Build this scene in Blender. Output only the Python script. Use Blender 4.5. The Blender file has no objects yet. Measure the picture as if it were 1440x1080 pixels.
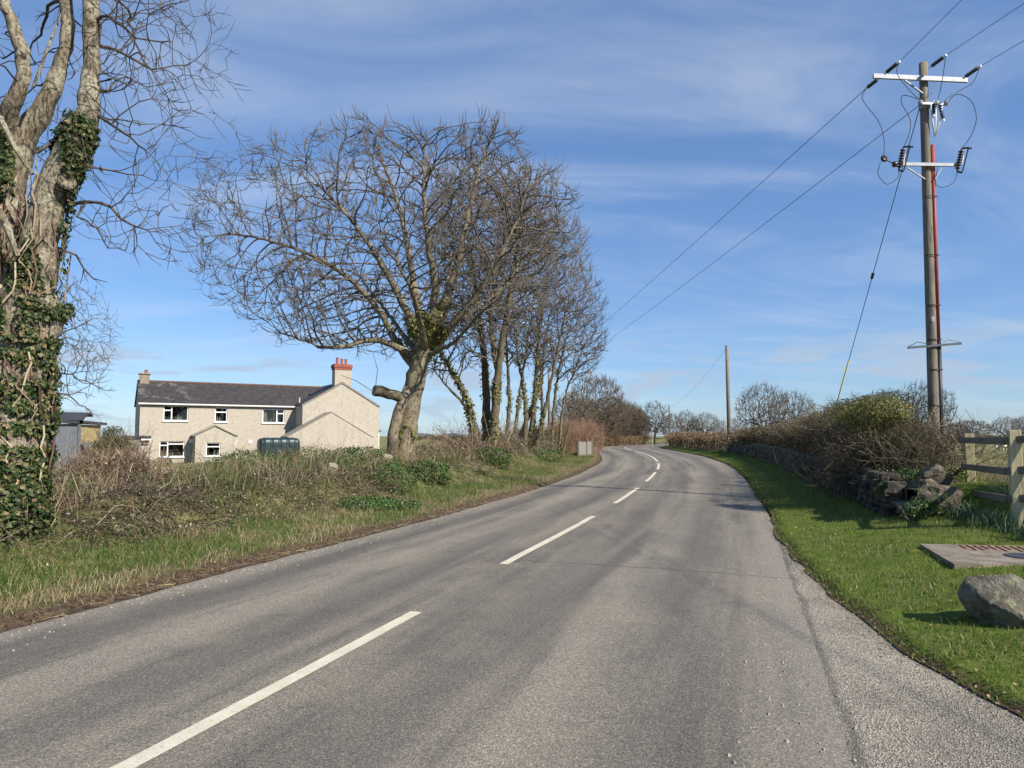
import bpy, math, random
import numpy as np
from mathutils import Vector
R = math.radians
rng = np.random.default_rng(7)
random.seed(7)
scene = bpy.context.scene
COL = scene.collection

# ------------------------------------------------------------------ camera, sky, sun, exposure
CAM_H, FPX, HORIZON = 1.62, 998.0, 615.0          # eye height, focal length in photo pixels, photo row of the horizon
PITCH = math.atan((HORIZON - 540) / FPX)
cd = bpy.data.cameras.new('camera'); cam = bpy.data.objects.new('camera', cd); COL.objects.link(cam)
cam.location = (0, 0, CAM_H); cam.rotation_euler = (math.pi / 2 + PITCH, 0, 0)
cd.sensor_width = 36; cd.lens = FPX / 1440 * 36; cd.clip_start = .05; cd.clip_end = 6000
scene.camera = cam

SUN_AZ, SUN_EL = 50.0, 37.0                        # degrees right of straight behind the camera, and above the horizon
az = R(SUN_AZ); sdir = Vector((math.sin(az) * math.cos(R(SUN_EL)), -math.cos(az) * math.cos(R(SUN_EL)), math.sin(R(SUN_EL))))
sl = bpy.data.lights.new('sun', 'SUN'); sl.energy = 5.0; sl.angle = R(.53); sl.color = (1, .93, .82)
so = bpy.data.objects.new('sun', sl); COL.objects.link(so); so.location = (40, -30, 60)
so.rotation_euler = sdir.to_track_quat('Z', 'Y').to_euler()

world = bpy.data.worlds.new('World'); scene.world = world; world.use_nodes = True
wt = world.node_tree; wt.nodes.clear()
def WN(t, **k):
    n = wt.nodes.new(t)
    for a, b in k.items(): setattr(n, a, b)
    return n
sky = WN('ShaderNodeTexSky', sky_type='NISHITA', sun_disc=False)
sky.sun_elevation = R(SUN_EL); sky.sun_rotation = R(180 - SUN_AZ); sky.altitude = 0
sky.air_density = 1.0; sky.dust_density = .25; sky.ozone_density = 1.6
bg = WN('ShaderNodeBackground'); bg.inputs['Strength'].default_value = .088
wo = WN('ShaderNodeOutputWorld')
tc = WN('ShaderNodeTexCoord')
sep = WN('ShaderNodeSeparateXYZ'); wt.links.new(tc.outputs['Generated'], sep.inputs[0])
def wmath(op, a, b=None, clamp=False):
    n = WN('ShaderNodeMath', operation=op, use_clamp=clamp)
    for i, v in enumerate((a, b)):
        if v is None: continue
        if isinstance(v, (int, float)): n.inputs[i].default_value = v
        else: wt.links.new(v, n.inputs[i])
    return n.outputs[0]
zc = wmath('ADD', wmath('MAXIMUM', sep.outputs[2], 0.0), .14)
def plane_coord(sx, sy, rot, off):
    cx = WN('ShaderNodeCombineXYZ')
    wt.links.new(wmath('DIVIDE', sep.outputs[0], zc), cx.inputs[0]); wt.links.new(wmath('DIVIDE', sep.outputs[1], zc), cx.inputs[1])
    mp = WN('ShaderNodeMapping'); mp.inputs['Scale'].default_value = (sx, sy, 1); mp.inputs['Rotation'].default_value = (0, 0, R(rot)); mp.inputs['Location'].default_value = (off, off * .6, off * .3)
    wt.links.new(cx.outputs[0], mp.inputs[0]); return mp.outputs[0]
def wnoise(vec, scale, detail, rough, lo, hi, dist=0.):
    n = WN('ShaderNodeTexNoise'); n.inputs['Scale'].default_value = scale; n.inputs['Detail'].default_value = detail; n.inputs['Roughness'].default_value = rough; n.inputs['Distortion'].default_value = dist
    wt.links.new(vec, n.inputs['Vector'])
    m = WN('ShaderNodeMapRange', interpolation_type='SMOOTHSTEP'); m.inputs['From Min'].default_value = lo; m.inputs['From Max'].default_value = hi
    wt.links.new(n.outputs['Fac'], m.inputs['Value']); return m.outputs[0]
def wmix(f, a, b, blend='MIX'):
    n = WN('ShaderNodeMix', data_type='RGBA', blend_type=blend)
    for k, v in ((0, f), (6, a), (7, b)):
        if isinstance(v, (int, float)): n.inputs[k].default_value = v
        elif isinstance(v, tuple): n.inputs[k].default_value = v
        else: wt.links.new(v, n.inputs[k])
    return n.outputs[2]
# thin streaky cirrus, broken by a broader veil; small grey cumulus low over the horizon
streak = wnoise(plane_coord(.5, 1.0, 28, 3.1), 1.3, 9, .58, .40, .86, 1.2)
veil = wnoise(plane_coord(.5, .8, -20, 9.4), .9, 5, .55, .36, .68, .3)
cirrus = wmath('MULTIPLY', wmath('MULTIPLY', streak, wmath('ADD', veil, .25)), .36, True)
cl = WN('ShaderNodeMapping'); cl.inputs['Scale'].default_value = (2.6, 2.6, 15); cl.inputs['Location'].default_value = (1.7, .2, 0)
wt.links.new(tc.outputs['Generated'], cl.inputs[0])
puff = wnoise(cl.outputs[0], 2.2, 7, .6, .50, .63, .4)
band = WN('ShaderNodeMapRange', interpolation_type='SMOOTHSTEP'); band.inputs['From Min'].default_value = .17; band.inputs['From Max'].default_value = .085
wt.links.new(sep.outputs[2], band.inputs['Value'])
puffm = wmath('MULTIPLY', wmath('MULTIPLY', puff, band.outputs[0]), .75, True)
tint = wmix(1.0, sky.outputs[0], (.80, .965, 1.20, 1), 'MULTIPLY')
even = wmix(.34, tint, (1.25, 2.6, 5.3, 1))
c1 = wmix(cirrus, even, (6.6, 7.0, 7.5, 1))
c2 = wmix(puffm, c1, (3.7, 4.5, 5.7, 1))
wt.links.new(c2, bg.inputs['Color']); wt.links.new(bg.outputs[0], wo.inputs[0])
vs = scene.view_settings; vs.view_transform = 'Standard'; vs.look = 'None'; vs.gamma = 1; vs.use_curve_mapping = False; vs.exposure = 0.54
scene.cycles.max_bounces = 5; scene.cycles.diffuse_bounces = 2; scene.cycles.transparent_max_bounces = 12

# ------------------------------------------------------------------ helpers
def at(px, py, Y):
    """world point at distance Y ahead, measured from the photograph"""
    a, b = (px - 720) / FPX, (540 - py) / FPX
    d = np.array([a, math.cos(PITCH) - b * math.sin(PITCH), math.sin(PITCH) + b * math.cos(PITCH)])
    return np.array([0, 0, CAM_H]) + d * (Y / d[1])
def thing(name, label, cat, loc=(0, 0, 0), rotz=0, group=None, kind=None):
    o = bpy.data.objects.new(name, None); COL.objects.link(o); o.location = Vector([float(v) for v in loc]); o.rotation_euler = (0, 0, rotz); o.empty_display_size = .2
    return tag(o, label, cat, group, kind)
def tag(o, label=None, cat=None, group=None, kind=None):
    if label: o['label'] = label
    if cat: o['category'] = cat
    if group: o['group'] = group
    if kind: o['kind'] = kind
    return o
def link(name, me, parent=None, local=False):
    """links a mesh; world-space mesh under a placed parent keeps its place"""
    o = bpy.data.objects.new(name, me); COL.objects.link(o)
    if parent is not None:
        o.parent = parent
        if not local:
            from mathutils import Matrix
            L, Rm, S = parent.location, parent.rotation_euler.to_matrix().to_4x4(), 1
            pw = Matrix.Translation(L) @ Rm
            if parent.parent is not None:
                g = parent.parent; pw = (Matrix.Translation(g.location) @ g.rotation_euler.to_matrix().to_4x4()) @ parent.matrix_parent_inverse @ pw
            o.matrix_parent_inverse = pw.inverted()
    return o
def dup(root, loc, rotz=0, scale=1, label=None, group=None):
    r = root.copy(); COL.objects.link(r); r.location = Vector([float(v) for v in loc]); r.rotation_euler = (0, 0, rotz)
    r.scale = (scale,) * 3 if isinstance(scale, (int, float)) else scale
    if label: r['label'] = label
    if group: r['group'] = group
    for ch in list(root.children):
        c = ch.copy(); COL.objects.link(c); c.parent = r
        for g in ch.children:
            d = g.copy(); COL.objects.link(d); d.parent = c
    return r
def mesh(name, V, polys, mats, midx=None, smooth=False, uv=None):
    """polys: list of int arrays (m,3) / (m,4); midx: matching list of material index arrays or ints"""
    me = bpy.data.meshes.new(name)
    V = np.asarray(V, dtype=np.float32).reshape(-1, 3)
    polys = [np.asarray(p, dtype=np.int32) for p in polys if len(p)]
    nl = sum(p.size for p in polys); nf = sum(len(p) for p in polys)
    me.vertices.add(len(V)); me.vertices.foreach_set('co', V.ravel())
    me.loops.add(nl); me.polygons.add(nf)
    idx = np.concatenate([p.ravel() for p in polys]) if polys else np.zeros(0, np.int32)
    me.loops.foreach_set('vertex_index', idx)
    tot = np.concatenate([np.full(len(p), p.shape[1], np.int32) for p in polys])
    st = np.concatenate([[0], np.cumsum(tot)[:-1]]).astype(np.int32)
    me.polygons.foreach_set('loop_start', st)
    if midx is not None:
        mi = np.concatenate([np.full(len(p), m, np.int32) if np.isscalar(m) else np.asarray(m, np.int32) for p, m in zip(polys, midx)])
        me.polygons.foreach_set('material_index', mi)
    for m in (mats if isinstance(mats, (list, tuple)) else [mats]): me.materials.append(m)
    me.polygons.foreach_set('use_smooth', np.full(nf, bool(smooth)))
    if uv is not None:
        l = me.uv_layers.new(name='UVMap'); l.data.foreach_set('uv', np.asarray(uv, np.float32)[idx].ravel())
    me.update(calc_edges=True); me.validate()
    return me
class MB:
    """collects boxes, tubes and prisms, and builds them as one mesh"""
    def __init__(s): s.v = []; s.q = []; s.t = []; s.n = 0; s.qm = []; s.tm = []; s.m = 0
    def add(s, V, quads=(), tris=()):
        V = np.asarray(V, float).reshape(-1, 3); s.v.append(V)
        if len(quads): q = np.asarray(quads, int) + s.n; s.q.append(q); s.qm.append(np.full(len(q), s.m))
        if len(tris): t = np.asarray(tris, int) + s.n; s.t.append(t); s.tm.append(np.full(len(t), s.m))
        s.n += len(V); return s
    def box(s, c, d, rot=0, tilt=None):
        x, y, z = [v / 2 for v in d]
        V = np.array([[-x, -y, -z], [x, -y, -z], [x, y, -z], [-x, y, -z], [-x, -y, z], [x, -y, z], [x, y, z], [-x, y, z]])
        if tilt is not None: V = V @ np.array(tilt).T
        cr, sr = math.cos(rot), math.sin(rot); V = V @ np.array([[cr, sr, 0], [-sr, cr, 0], [0, 0, 1]])
        return s.add(V + np.array(c, float), [(0, 3, 2, 1), (4, 5, 6, 7), (0, 1, 5, 4), (1, 2, 6, 5), (2, 3, 7, 6), (3, 0, 4, 7)])
    def beam(s, a, b, w, h, up=(0, 0, 1)):
        a = np.array(a, float); b = np.array(b, float); t = b - a; L = np.linalg.norm(t); t /= L
        u = np.cross(t, up); u /= np.linalg.norm(u); v = np.cross(u, t)
        V = []
        for p in (a, b):
            for i, j in ((-1, -1), (1, -1), (1, 1), (-1, 1)): V.append(p + u * i * w / 2 + v * j * h / 2)
        return s.add(V, [(0, 1, 2, 3), (7, 6, 5, 4), (0, 4, 5, 1), (1, 5, 6, 2), (2, 6, 7, 3), (3, 7, 4, 0)])
    def tube(s, pts, rad, sides=8, cap=True):
        P = np.array(pts, float); k = len(P); rad = np.broadcast_to(np.asarray(rad, float), (k,))
        T = np.gradient(P, axis=0); T /= np.linalg.norm(T, axis=1)[:, None] + 1e-12
        ref = np.array([0, 0, 1.]) if abs(T[:, 2]).mean() < .8 else np.array([1., 0, 0])
        U = np.cross(T, ref); U /= np.linalg.norm(U, axis=1)[:, None] + 1e-12; W = np.cross(T, U)
        a = np.linspace(0, 2 * math.pi, sides, endpoint=False)
        V = P[:, None] + rad[:, None, None] * (np.cos(a)[None, :, None] * U[:, None] + np.sin(a)[None, :, None] * W[:, None])
        q = []
        for i in range(k - 1):
            for j in range(sides):
                j2 = (j + 1) % sides; q.append((i * sides + j, i * sides + j2, (i + 1) * sides + j2, (i + 1) * sides + j))
        V = V.reshape(-1, 3); t = []
        if cap:
            n = len(V); V = np.vstack([V, P[0], P[-1]])
            for j in range(sides):
                j2 = (j + 1) % sides; t.append((n, j2, j)); t.append((n + 1, (k - 1) * sides + j, (k - 1) * sides + j2))
        return s.add(V, q, t)
    def lathe(s, c, prof, sides=12, axis=(0, 0, 1)):
        """prof: (radius, height) pairs along axis"""
        ax = np.array(axis, float); ax /= np.linalg.norm(ax); c = np.array(c, float)
        P = [c + ax * h for r, h in prof]
        ref = np.array([1., 0, 0]) if abs(ax[2]) > .8 else np.array([0, 0, 1.])
        U = np.cross(ax, ref); U /= np.linalg.norm(U); W = np.cross(ax, U)
        a = np.linspace(0, 2 * math.pi, sides, endpoint=False); V = []; q = []; t = []
        for (r, h), p in zip(prof, P):
            for x in a: V.append(p + r * (math.cos(x) * U + math.sin(x) * W))
        k = len(prof)
        for i in range(k - 1):
            for j in range(sides): j2 = (j + 1) % sides; q.append((i * sides + j, i * sides + j2, (i + 1) * sides + j2, (i + 1) * sides + j))
        n = len(V); V += [P[0], P[-1]]
        for j in range(sides):
            j2 = (j + 1) % sides; t.append((n, j2, j)); t.append((n + 1, (k - 1) * sides + j, (k - 1) * sides + j2))
        return s.add(V, q, t)
    def build(s, name, mats, parent=None, smooth=False, local=False):
        V = np.vstack(s.v); P = []; M = []
        if s.q: P.append(np.vstack(s.q)); M.append(np.concatenate(s.qm))
        if s.t: P.append(np.vstack(s.t)); M.append(np.concatenate(s.tm))
        me = mesh(name, V, P, mats, M, smooth)
        if smooth == 'auto':
            for e in me.edges: pass
        return link(name, me, parent, local)
def norm(a): return a / (np.linalg.norm(a, axis=-1, keepdims=True) + 1e-12)
def smooth01(a, b, x): x = np.clip((np.asarray(x, float) - a) / (b - a), 0, 1); return x * x * (3 - 2 * x)
def _h(ix, iy, seed):
    n = (ix.astype(np.int64) * 374761393 + iy.astype(np.int64) * 668265263 + seed * 144665) & 0x7fffffff
    n = ((n ^ (n >> 13)) * 1274126177) & 0x7fffffff
    return ((n ^ (n >> 16)) & 0xffff) / 65535.0
def vnoise(x, y, seed=0):
    x = np.asarray(x, float); y = np.asarray(y, float); ix = np.floor(x); iy = np.floor(y); fx = x - ix; fy = y - iy
    fx = fx * fx * (3 - 2 * fx); fy = fy * fy * (3 - 2 * fy)
    a, b, c, d = _h(ix, iy, seed), _h(ix + 1, iy, seed), _h(ix, iy + 1, seed), _h(ix + 1, iy + 1, seed)
    return (a * (1 - fx) + b * fx) * (1 - fy) + (c * (1 - fx) + d * fx) * fy
def fbm(x, y, seed=0, o=4): return sum(vnoise(np.asarray(x) * 2 ** i, np.asarray(y) * 2 ** i, seed + i) * .5 ** i for i in range(o)) / (2 - .5 ** (o - 1))
def tubes_batch(P, rad, sides=3):
    """P (n,k,3), rad (n,k) -> verts, quads of n open tubes"""
    n, k, _ = P.shape
    T = norm(np.gradient(P, axis=1)); ref = np.array([.31, .27, .91])
    U = norm(np.cross(T, ref)); W = np.cross(T, U); a = np.arange(sides) * 2 * math.pi / sides
    V = P[:, :, None] + rad[:, :, None, None] * (np.cos(a)[None, None, :, None] * U[:, :, None] + np.sin(a)[None, None, :, None] * W[:, :, None])
    base = (np.arange(n) * k * sides)[:, None, None]
    i = np.arange(k - 1)[None, :, None]; j = np.arange(sides)[None, None, :]; j2 = (j + 1) % sides
    q = np.stack([base + i * sides + j, base + i * sides + j2, base + (i + 1) * sides + j2, base + (i + 1) * sides + j], -1)
    return V.reshape(-1, 3), q.reshape(-1, 4)
LEAF = (np.array([[0, 0, 0], [.30, .32, .07], [.20, .72, .05], [0, 1, 0], [-.20, .72, .05], [-.30, .32, .07], [0, .45, -.03]]),
        [(6, 0, 1), (6, 1, 2), (6, 2, 3), (6, 3, 4), (6, 4, 5), (6, 5, 0)])
IVY = (np.array([[0, 0, 0], [.42, .02, .06], [.50, .40, .05], [.24, .55, .02], [0, 1, -.02], [-.24, .55, .02], [-.50, .40, .05], [-.42, .02, .06], [0, .35, -.05]]),
       [(8, 0, 1), (8, 1, 2), (8, 2, 3), (8, 3, 4), (8, 4, 5), (8, 5, 6), (8, 6, 7), (8, 7, 0)])
LEAF4 = (np.array([[0, 0, 0], [.28, .5, .06], [0, 1, 0], [-.28, .5, .06]]), [(0, 1, 2), (0, 2, 3)])
def leaves(p, nrm, size, tpl=LEAF4, down=.0):
    """leaf shaped pieces at p facing nrm"""
    n = len(p); size = np.broadcast_to(np.asarray(size, float), (n,))
    N = norm(nrm); r = norm(rng.normal(size=(n, 3)) + np.array([0, 0, -down])); Y = norm(r - N * (r * N).sum(1, keepdims=True)); X = np.cross(Y, N)
    tv, tf = tpl
    V = p[:, None] + size[:, None, None] * (tv[None, :, 0:1] * X[:, None] + tv[None, :, 1:2] * Y[:, None] + tv[None, :, 2:3] * N[:, None])
    F = (np.array(tf)[None] + (np.arange(n) * len(tv))[:, None, None]).reshape(-1, 3)
    return V.reshape(-1, 3), F
def blades(p, length, width, lean, curl):
    """grass blades: two segments that bend over; lean (n,2) is the bend direction"""
    n = len(p); a = rng.uniform(0, 2 * math.pi, n); side = np.stack([np.cos(a), np.sin(a), np.zeros(n)], 1) * (width / 2)[:, None]
    L3 = np.concatenate([lean, np.zeros((n, 1))], 1); up = np.array([0, 0, 1.])
    m = p + (up * .62 + L3 * .35) * length[:, None]
    t = m + norm(up * (1 - curl)[:, None] + L3 * (1 + curl)[:, None] + rng.normal(size=(n, 3)) * .12) * (length * .5)[:, None]
    V = np.stack([p - side, p + side, m + side * .75, m - side * .75, t], 1).reshape(-1, 3); b = (np.arange(n) * 5)[:, None]
    return V, b + np.array([[0, 1, 2, 3]]), b + np.array([[3, 2, 4]])
# ------------------------------------------------------------------ materials
def mat(name):
    m = bpy.data.materials.new(name); m.use_nodes = True; nt = m.node_tree; b = nt.nodes['Principled BSDF']
    return m, nt, b
def N(nt, t, ins=None, **k):
    n = nt.nodes.new(t)
    for a, v in k.items(): setattr(n, a, v)
    for a, v in (ins or {}).items():
        if hasattr(v, 'is_output'): nt.links.new(v, n.inputs[a])
        else: n.inputs[a].default_value = v
    return n
def ramp(nt, fac, stops, interp='LINEAR'):
    n = nt.nodes.new('ShaderNodeValToRGB'); nt.links.new(fac, n.inputs[0]); cr = n.color_ramp; cr.interpolation = interp
    while len(cr.elements) < len(stops): cr.elements.new(.5)
    for e, (p, c) in zip(cr.elements, stops): e.position = p; e.color = (*c, 1) if len(c) == 3 else c
    return n.outputs[0]
def noise(nt, vec, scale, detail=4, rough=.55, dist=0): return N(nt, 'ShaderNodeTexNoise', {'Vector': vec, 'Scale': scale, 'Detail': detail, 'Roughness': rough, 'Distortion': dist}).outputs['Fac']
def mrange(nt, v, lo, hi, a=0., b=1.): return N(nt, 'ShaderNodeMapRange', {'Value': v, 'From Min': lo, 'From Max': hi, 'To Min': a, 'To Max': b}, interpolation_type='SMOOTHSTEP').outputs[0]
def mth(nt, op, a, b=0., clamp=False): return N(nt, 'ShaderNodeMath', {0: a, 1: b}, operation=op, use_clamp=clamp).outputs[0]
def mix(nt, f, a, b, blend='MIX'):
    n = N(nt, 'ShaderNodeMix', {0: f}, data_type='RGBA', blend_type=blend)
    for k, v in ((6, a), (7, b)):
        if hasattr(v, 'is_output'): nt.links.new(v, n.inputs[k])
        else: n.inputs[k].default_value = (*v, 1)
    return n.outputs[2]
def bump(nt, b, h, strength, dist=.02): n = N(nt, 'ShaderNodeBump', {'Height': h, 'Strength': strength, 'Distance': dist}); nt.links.new(n.outputs[0], b.inputs['Normal'])
def coord(nt, scale=None):
    t = nt.nodes.new('ShaderNodeTexCoord')
    if scale is None: return t.outputs['Object']
    return N(nt, 'ShaderNodeMapping', {'Vector': t.outputs['Object'], 'Scale': scale}).outputs[0]
def simple(name, c, rough=.7, var=.18, scale=6., metal=0., bstr=0., bscale=40., spec=.3):
    m, nt, b = mat(name); v = coord(nt)
    n1 = noise(nt, v, scale, 6, .65); f = mrange(nt, n1, .25, .75, 1 - var, 1 + var)
    cc = mix(nt, 1., c, N(nt, 'ShaderNodeCombineColor', {0: f, 1: f, 2: f}).outputs[0], 'MULTIPLY')
    nt.links.new(cc, b.inputs['Base Color']); b.inputs['Roughness'].default_value = rough; b.inputs['Metallic'].default_value = metal; b.inputs['Specular IOR Level'].default_value = spec
    if bstr: bump(nt, b, noise(nt, v, bscale, 6, .7), bstr)
    return m
def island(name, stops, rough=.75, trans=.25, spec=.25):
    """foliage, blades, canes: each piece takes its own colour from the ramp"""
    m, nt, b = mat(name); g = nt.nodes.new('ShaderNodeNewGeometry')
    c = ramp(nt, g.outputs['Random Per Island'], stops)
    nt.links.new(c, b.inputs['Base Color']); b.inputs['Roughness'].default_value = rough; b.inputs['Specular IOR Level'].default_value = spec
    if trans:
        t = N(nt, 'ShaderNodeBsdfTranslucent', {'Color': c}); mx = N(nt, 'ShaderNodeMixShader', {0: trans, 1: b.outputs[0], 2: t.outputs[0]})
        nt.links.new(mx.outputs[0], nt.nodes['Material Output'].inputs[0])
    return m
M = {}
def bark(name, dark, light, lichen, sc=1., amount=.5):
    m, nt, b = mat(name); v = coord(nt, (9 * sc, 9 * sc, 2.6 * sc))
    n1 = noise(nt, v, 2.2, 8, .7, .4); n2 = noise(nt, coord(nt), 2.3 * sc, 5, .6); n3 = noise(nt, coord(nt), 16 * sc, 4, .6)
    c = mix(nt, mrange(nt, n1, .40, .58), dark, light); big_ = noise(nt, coord(nt, (1, 1, .45)), 3.2 * sc, 4, .6); c = mix(nt, mth(nt, 'MULTIPLY', mrange(nt, big_, .50, .68), .6), c, dark)
    pat = mth(nt, 'MULTIPLY', mrange(nt, n2, .44, .6), mrange(nt, n3, .36, .6)); c = mix(nt, mth(nt, 'MULTIPLY', pat, amount), c, lichen)
    nt.links.new(c, b.inputs['Base Color']); b.inputs['Roughness'].default_value = .9; b.inputs['Specular IOR Level'].default_value = .15
    bump(nt, b, n1, .9, .03); return m
M['bark_ivy_tree'] = bark('bark_ivy_tree', (.055, .045, .032), (.26, .215, .155), (.40, .37, .27), 1.6, .9)
M['bark_sycamore'] = bark('bark_sycamore', (.085, .068, .048), (.265, .22, .155), (.27, .245, .13), 1.1, .7)
M['bark_clump'] = bark('bark_clump', (.065, .053, .038), (.17, .14, .10), (.20, .18, .10), 1., .5)
M['bark_far'] = simple('bark_far', (.10, .082, .063), .9, .25, 2)
M['twig'] = simple('twig', (.118, .10, .08), .9, .3, 1.5)
M['twig_brown'] = simple('twig_brown', (.115, .085, .058), .9, .3, 1.5)
M['twig_near'] = simple('twig_near', (.085, .07, .055), .9, .3, 3)
M['cut_wood'] = simple('cut_wood', (.27, .225, .165), .85, .35, 9)
M['ivy'] = island('ivy', [(0, (.018, .036, .010)), (.35, (.032, .058, .015)), (.62, (.058, .082, .024)), (.82, (.12, .125, .045)), (.93, (.22, .18, .085)), (1, (.17, .11, .06))], .5, .12, .3)
M['ivy_yellow'] = island('ivy_yellow', [(0, (.07, .085, .022)), (.4, (.14, .15, .04)), (.75, (.26, .235, .07)), (1, (.22, .16, .08))], .5, .2, .4)
M['cane'] = island('cane', [(0, (.06, .038, .03)), (.4, (.13, .08, .06)), (.68, (.22, .155, .105)), (.88, (.34, .27, .17)), (1, (.50, .43, .30))], .8, 0, .2)
M['cane_dark'] = island('cane_dark', [(0, (.035, .024, .022)), (.45, (.085, .052, .042)), (.75, (.155, .098, .07)), (.93, (.25, .19, .13)), (1, (.42, .35, .25))], .8, 0, .2)
M['bramble_leaf'] = island('bramble_leaf', [(0, (.04, .028, .02)), (.25, (.075, .05, .035)), (.45, (.06, .075, .028)), (.62, (.13, .085, .055)), (.80, (.20, .14, .085)), (.94, (.32, .25, .15)), (1, (.42, .36, .24))], .55, .2, .4)
M['bramble_dark'] = island('bramble_dark', [(0, (.022, .028, .014)), (.35, (.035, .05, .02)), (.65, (.06, .085, .03)), (.85, (.10, .075, .05)), (1, (.19, .17, .10))], .42, .15, .5)
M['green_leaf'] = island('green_leaf', [(0, (.03, .065, .016)), (.5, (.055, .12, .025)), (.85, (.09, .17, .035)), (1, (.16, .19, .05))], .5, .25, .4)
M['dead_leaf'] = island('dead_leaf', [(0, (.12, .07, .04)), (.5, (.25, .16, .09)), (1, (.42, .32, .20))], .8, .15, .2)
M['straw'] = island('straw', [(0, (.16, .12, .065)), (.5, (.30, .24, .135)), (1, (.50, .42, .26))], .8, .3, .2)
M['verge_blade'] = island('verge_blade', [(0, (.045, .09, .016)), (.35, (.085, .15, .026)), (.65, (.13, .185, .04)), (.82, (.24, .23, .085)), (1, (.44, .37, .20))], .6, .35, .3)
M['bank_blade'] = island('bank_blade', [(0, (.035, .075, .014)), (.45, (.075, .14, .024)), (.8, (.13, .19, .04)), (1, (.28, .26, .11))], .55, .35, .3)
M['lawn_blade'] = island('lawn_blade', [(0, (.07, .125, .012)), (.5, (.13, .205, .022)), (.88, (.20, .26, .038)), (1, (.32, .30, .10))], .55, .4, .3)
M['pasture_blade'] = island('pasture_blade', [(0, (.12, .14, .035)), (.5, (.22, .215, .075)), (1, (.38, .33, .16))], .6, .35, .3)
M['hedge_twig'] = island('hedge_twig', [(0, (.035, .028, .018)), (.5, (.075, .062, .038)), (.85, (.13, .11, .065)), (1, (.22, .19, .12))], .85, 0, .2)
M['hedge_stem'] = simple('hedge_stem', (.075, .06, .047), .9, .3, 8, bstr=.4)
M['red_twig'] = island('red_twig', [(0, (.17, .085, .055)), (.5, (.28, .165, .105)), (1, (.38, .27, .18))], .85, .1, .2)
M['beech_leaf'] = island('beech_leaf', [(0, (.13, .085, .045)), (.5, (.23, .155, .085)), (.85, (.31, .225, .125)), (1, (.20, .18, .07))], .8, .2, .2)
M['daffodil'] = island('daffodil', [(0, (.045, .09, .045)), (1, (.09, .15, .08))], .45, .2, .4)
M['privet'] = island('privet', [(0, (.05, .06, .015)), (.5, (.12, .125, .028)), (1, (.27, .24, .06))], .45, .25, .4)
M['evergreen'] = island('evergreen', [(0, (.045, .05, .018)), (.5, (.09, .09, .03)), (1, (.17, .15, .05))], .6, .2, .3)

def asphalt():
    m, nt, b = mat('asphalt'); tcn = nt.nodes.new('ShaderNodeTexCoord'); uv = tcn.outputs['UV']; v = tcn.outputs['Object']
    sx = N(nt, 'ShaderNodeSeparateXYZ', {0: uv}); s_, t_ = sx.outputs[0], sx.outputs[1]
    st = N(nt, 'ShaderNodeMapping', {'Vector': uv, 'Scale': (.07, 1.15, 1)}).outputs[0]
    bands = noise(nt, st, 1.6, 5, .6, .3); blot = noise(nt, v, .42, 5, .6, .5); blot2 = noise(nt, v, 2.6, 4, .6)
    c = mix(nt, mrange(nt, bands, .34, .66), (.109, .099, .084), (.212, .187, .148))
    c = mix(nt, mth(nt, 'MULTIPLY', mrange(nt, blot, .45, .68), .65), c, (.225, .197, .150))
    c = mix(nt, mth(nt, 'MULTIPLY', mrange(nt, blot2, .5, .72), .4), c, (.088, .085, .081))
    # wheel tracks: smoother and darker, pale worn chippings between them
    for tt, w, a, col in ((-2.35, .40, .8, (.097, .089, .079)), (-.75, .45, .7, (.099, .091, .081)), (-1.6, .40, .8, (.25, .225, .178)), (1.0, .5, .65, (.103, .094, .083)), (2.45, .45, .7, (.095, .088, .078)), (1.75, .36, .6, (.235, .21, .168))):
        d = mth(nt, 'ABSOLUTE', mth(nt, 'SUBTRACT', mth(nt, 'ADD', t_, mth(nt, 'MULTIPLY', mth(nt, 'SUBTRACT', bands, .5), .9)), tt))
        f = mth(nt, 'MULTIPLY', mrange(nt, d, w, .02), mth(nt, 'MULTIPLY', mrange(nt, blot, .25, .6, .35, 1), a)); c = mix(nt, f, c, col)
    # dusty margin along both edges
    ed = mth(nt, 'ABSOLUTE', mth(nt, 'SUBTRACT', t_, .12)); f = mth(nt, 'MULTIPLY', mrange(nt, mth(nt, 'ADD', ed, mth(nt, 'MULTIPLY', blot2, .5)), 2.95, 3.5), .7); c = mix(nt, f, c, (.24, .215, .175))
    # chippings
    vo = N(nt, 'ShaderNodeTexVoronoi', {'Vector': v, 'Scale': 170.}); vc = N(nt, 'ShaderNodeSeparateColor', {0: vo.outputs['Color']}).outputs[0]
    c = mix(nt, 1., c, ramp(nt, vc, [(0, (.52, .52, .52)), (.5, (.93, .93, .93)), (.8, (1.22, 1.2, 1.17)), (.95, (1.75, 1.7, 1.6)), (1, (2.3, 2.2, 2.05))]), 'MULTIPLY')
    fine = noise(nt, v, 38, 3, .7); ff = mrange(nt, fine, .3, .7, .82, 1.18); c = mix(nt, 1., c, N(nt, 'ShaderNodeCombineColor', {0: ff, 1: ff, 2: ff}).outputs[0], 'MULTIPLY')
    # transverse joint of the surface dressing
    jn = mth(nt, 'ABSOLUTE', mth(nt, 'SUBTRACT', s_, mth(nt, 'ADD', JOINT_S, mth(nt, 'MULTIPLY', mth(nt, 'SUBTRACT', noise(nt, v, 1.3, 4), .5), .30))))
    c = mix(nt, mth(nt, 'MULTIPLY', mrange(nt, jn, .035, .0), mth(nt, 'MULTIPLY', mrange(nt, t_, -.6, .4), .75)), c, (.035, .034, .033))
    nt.links.new(c, b.inputs['Base Color']); b.inputs['Roughness'].default_value = .82; b.inputs['Specular IOR Level'].default_value = .35
    bump(nt, b, mth(nt, 'ADD', vo.outputs['Distance'], mth(nt, 'MULTIPLY', fine, .6)), .4, .005); return m
JOINT_S = 12.0
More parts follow.
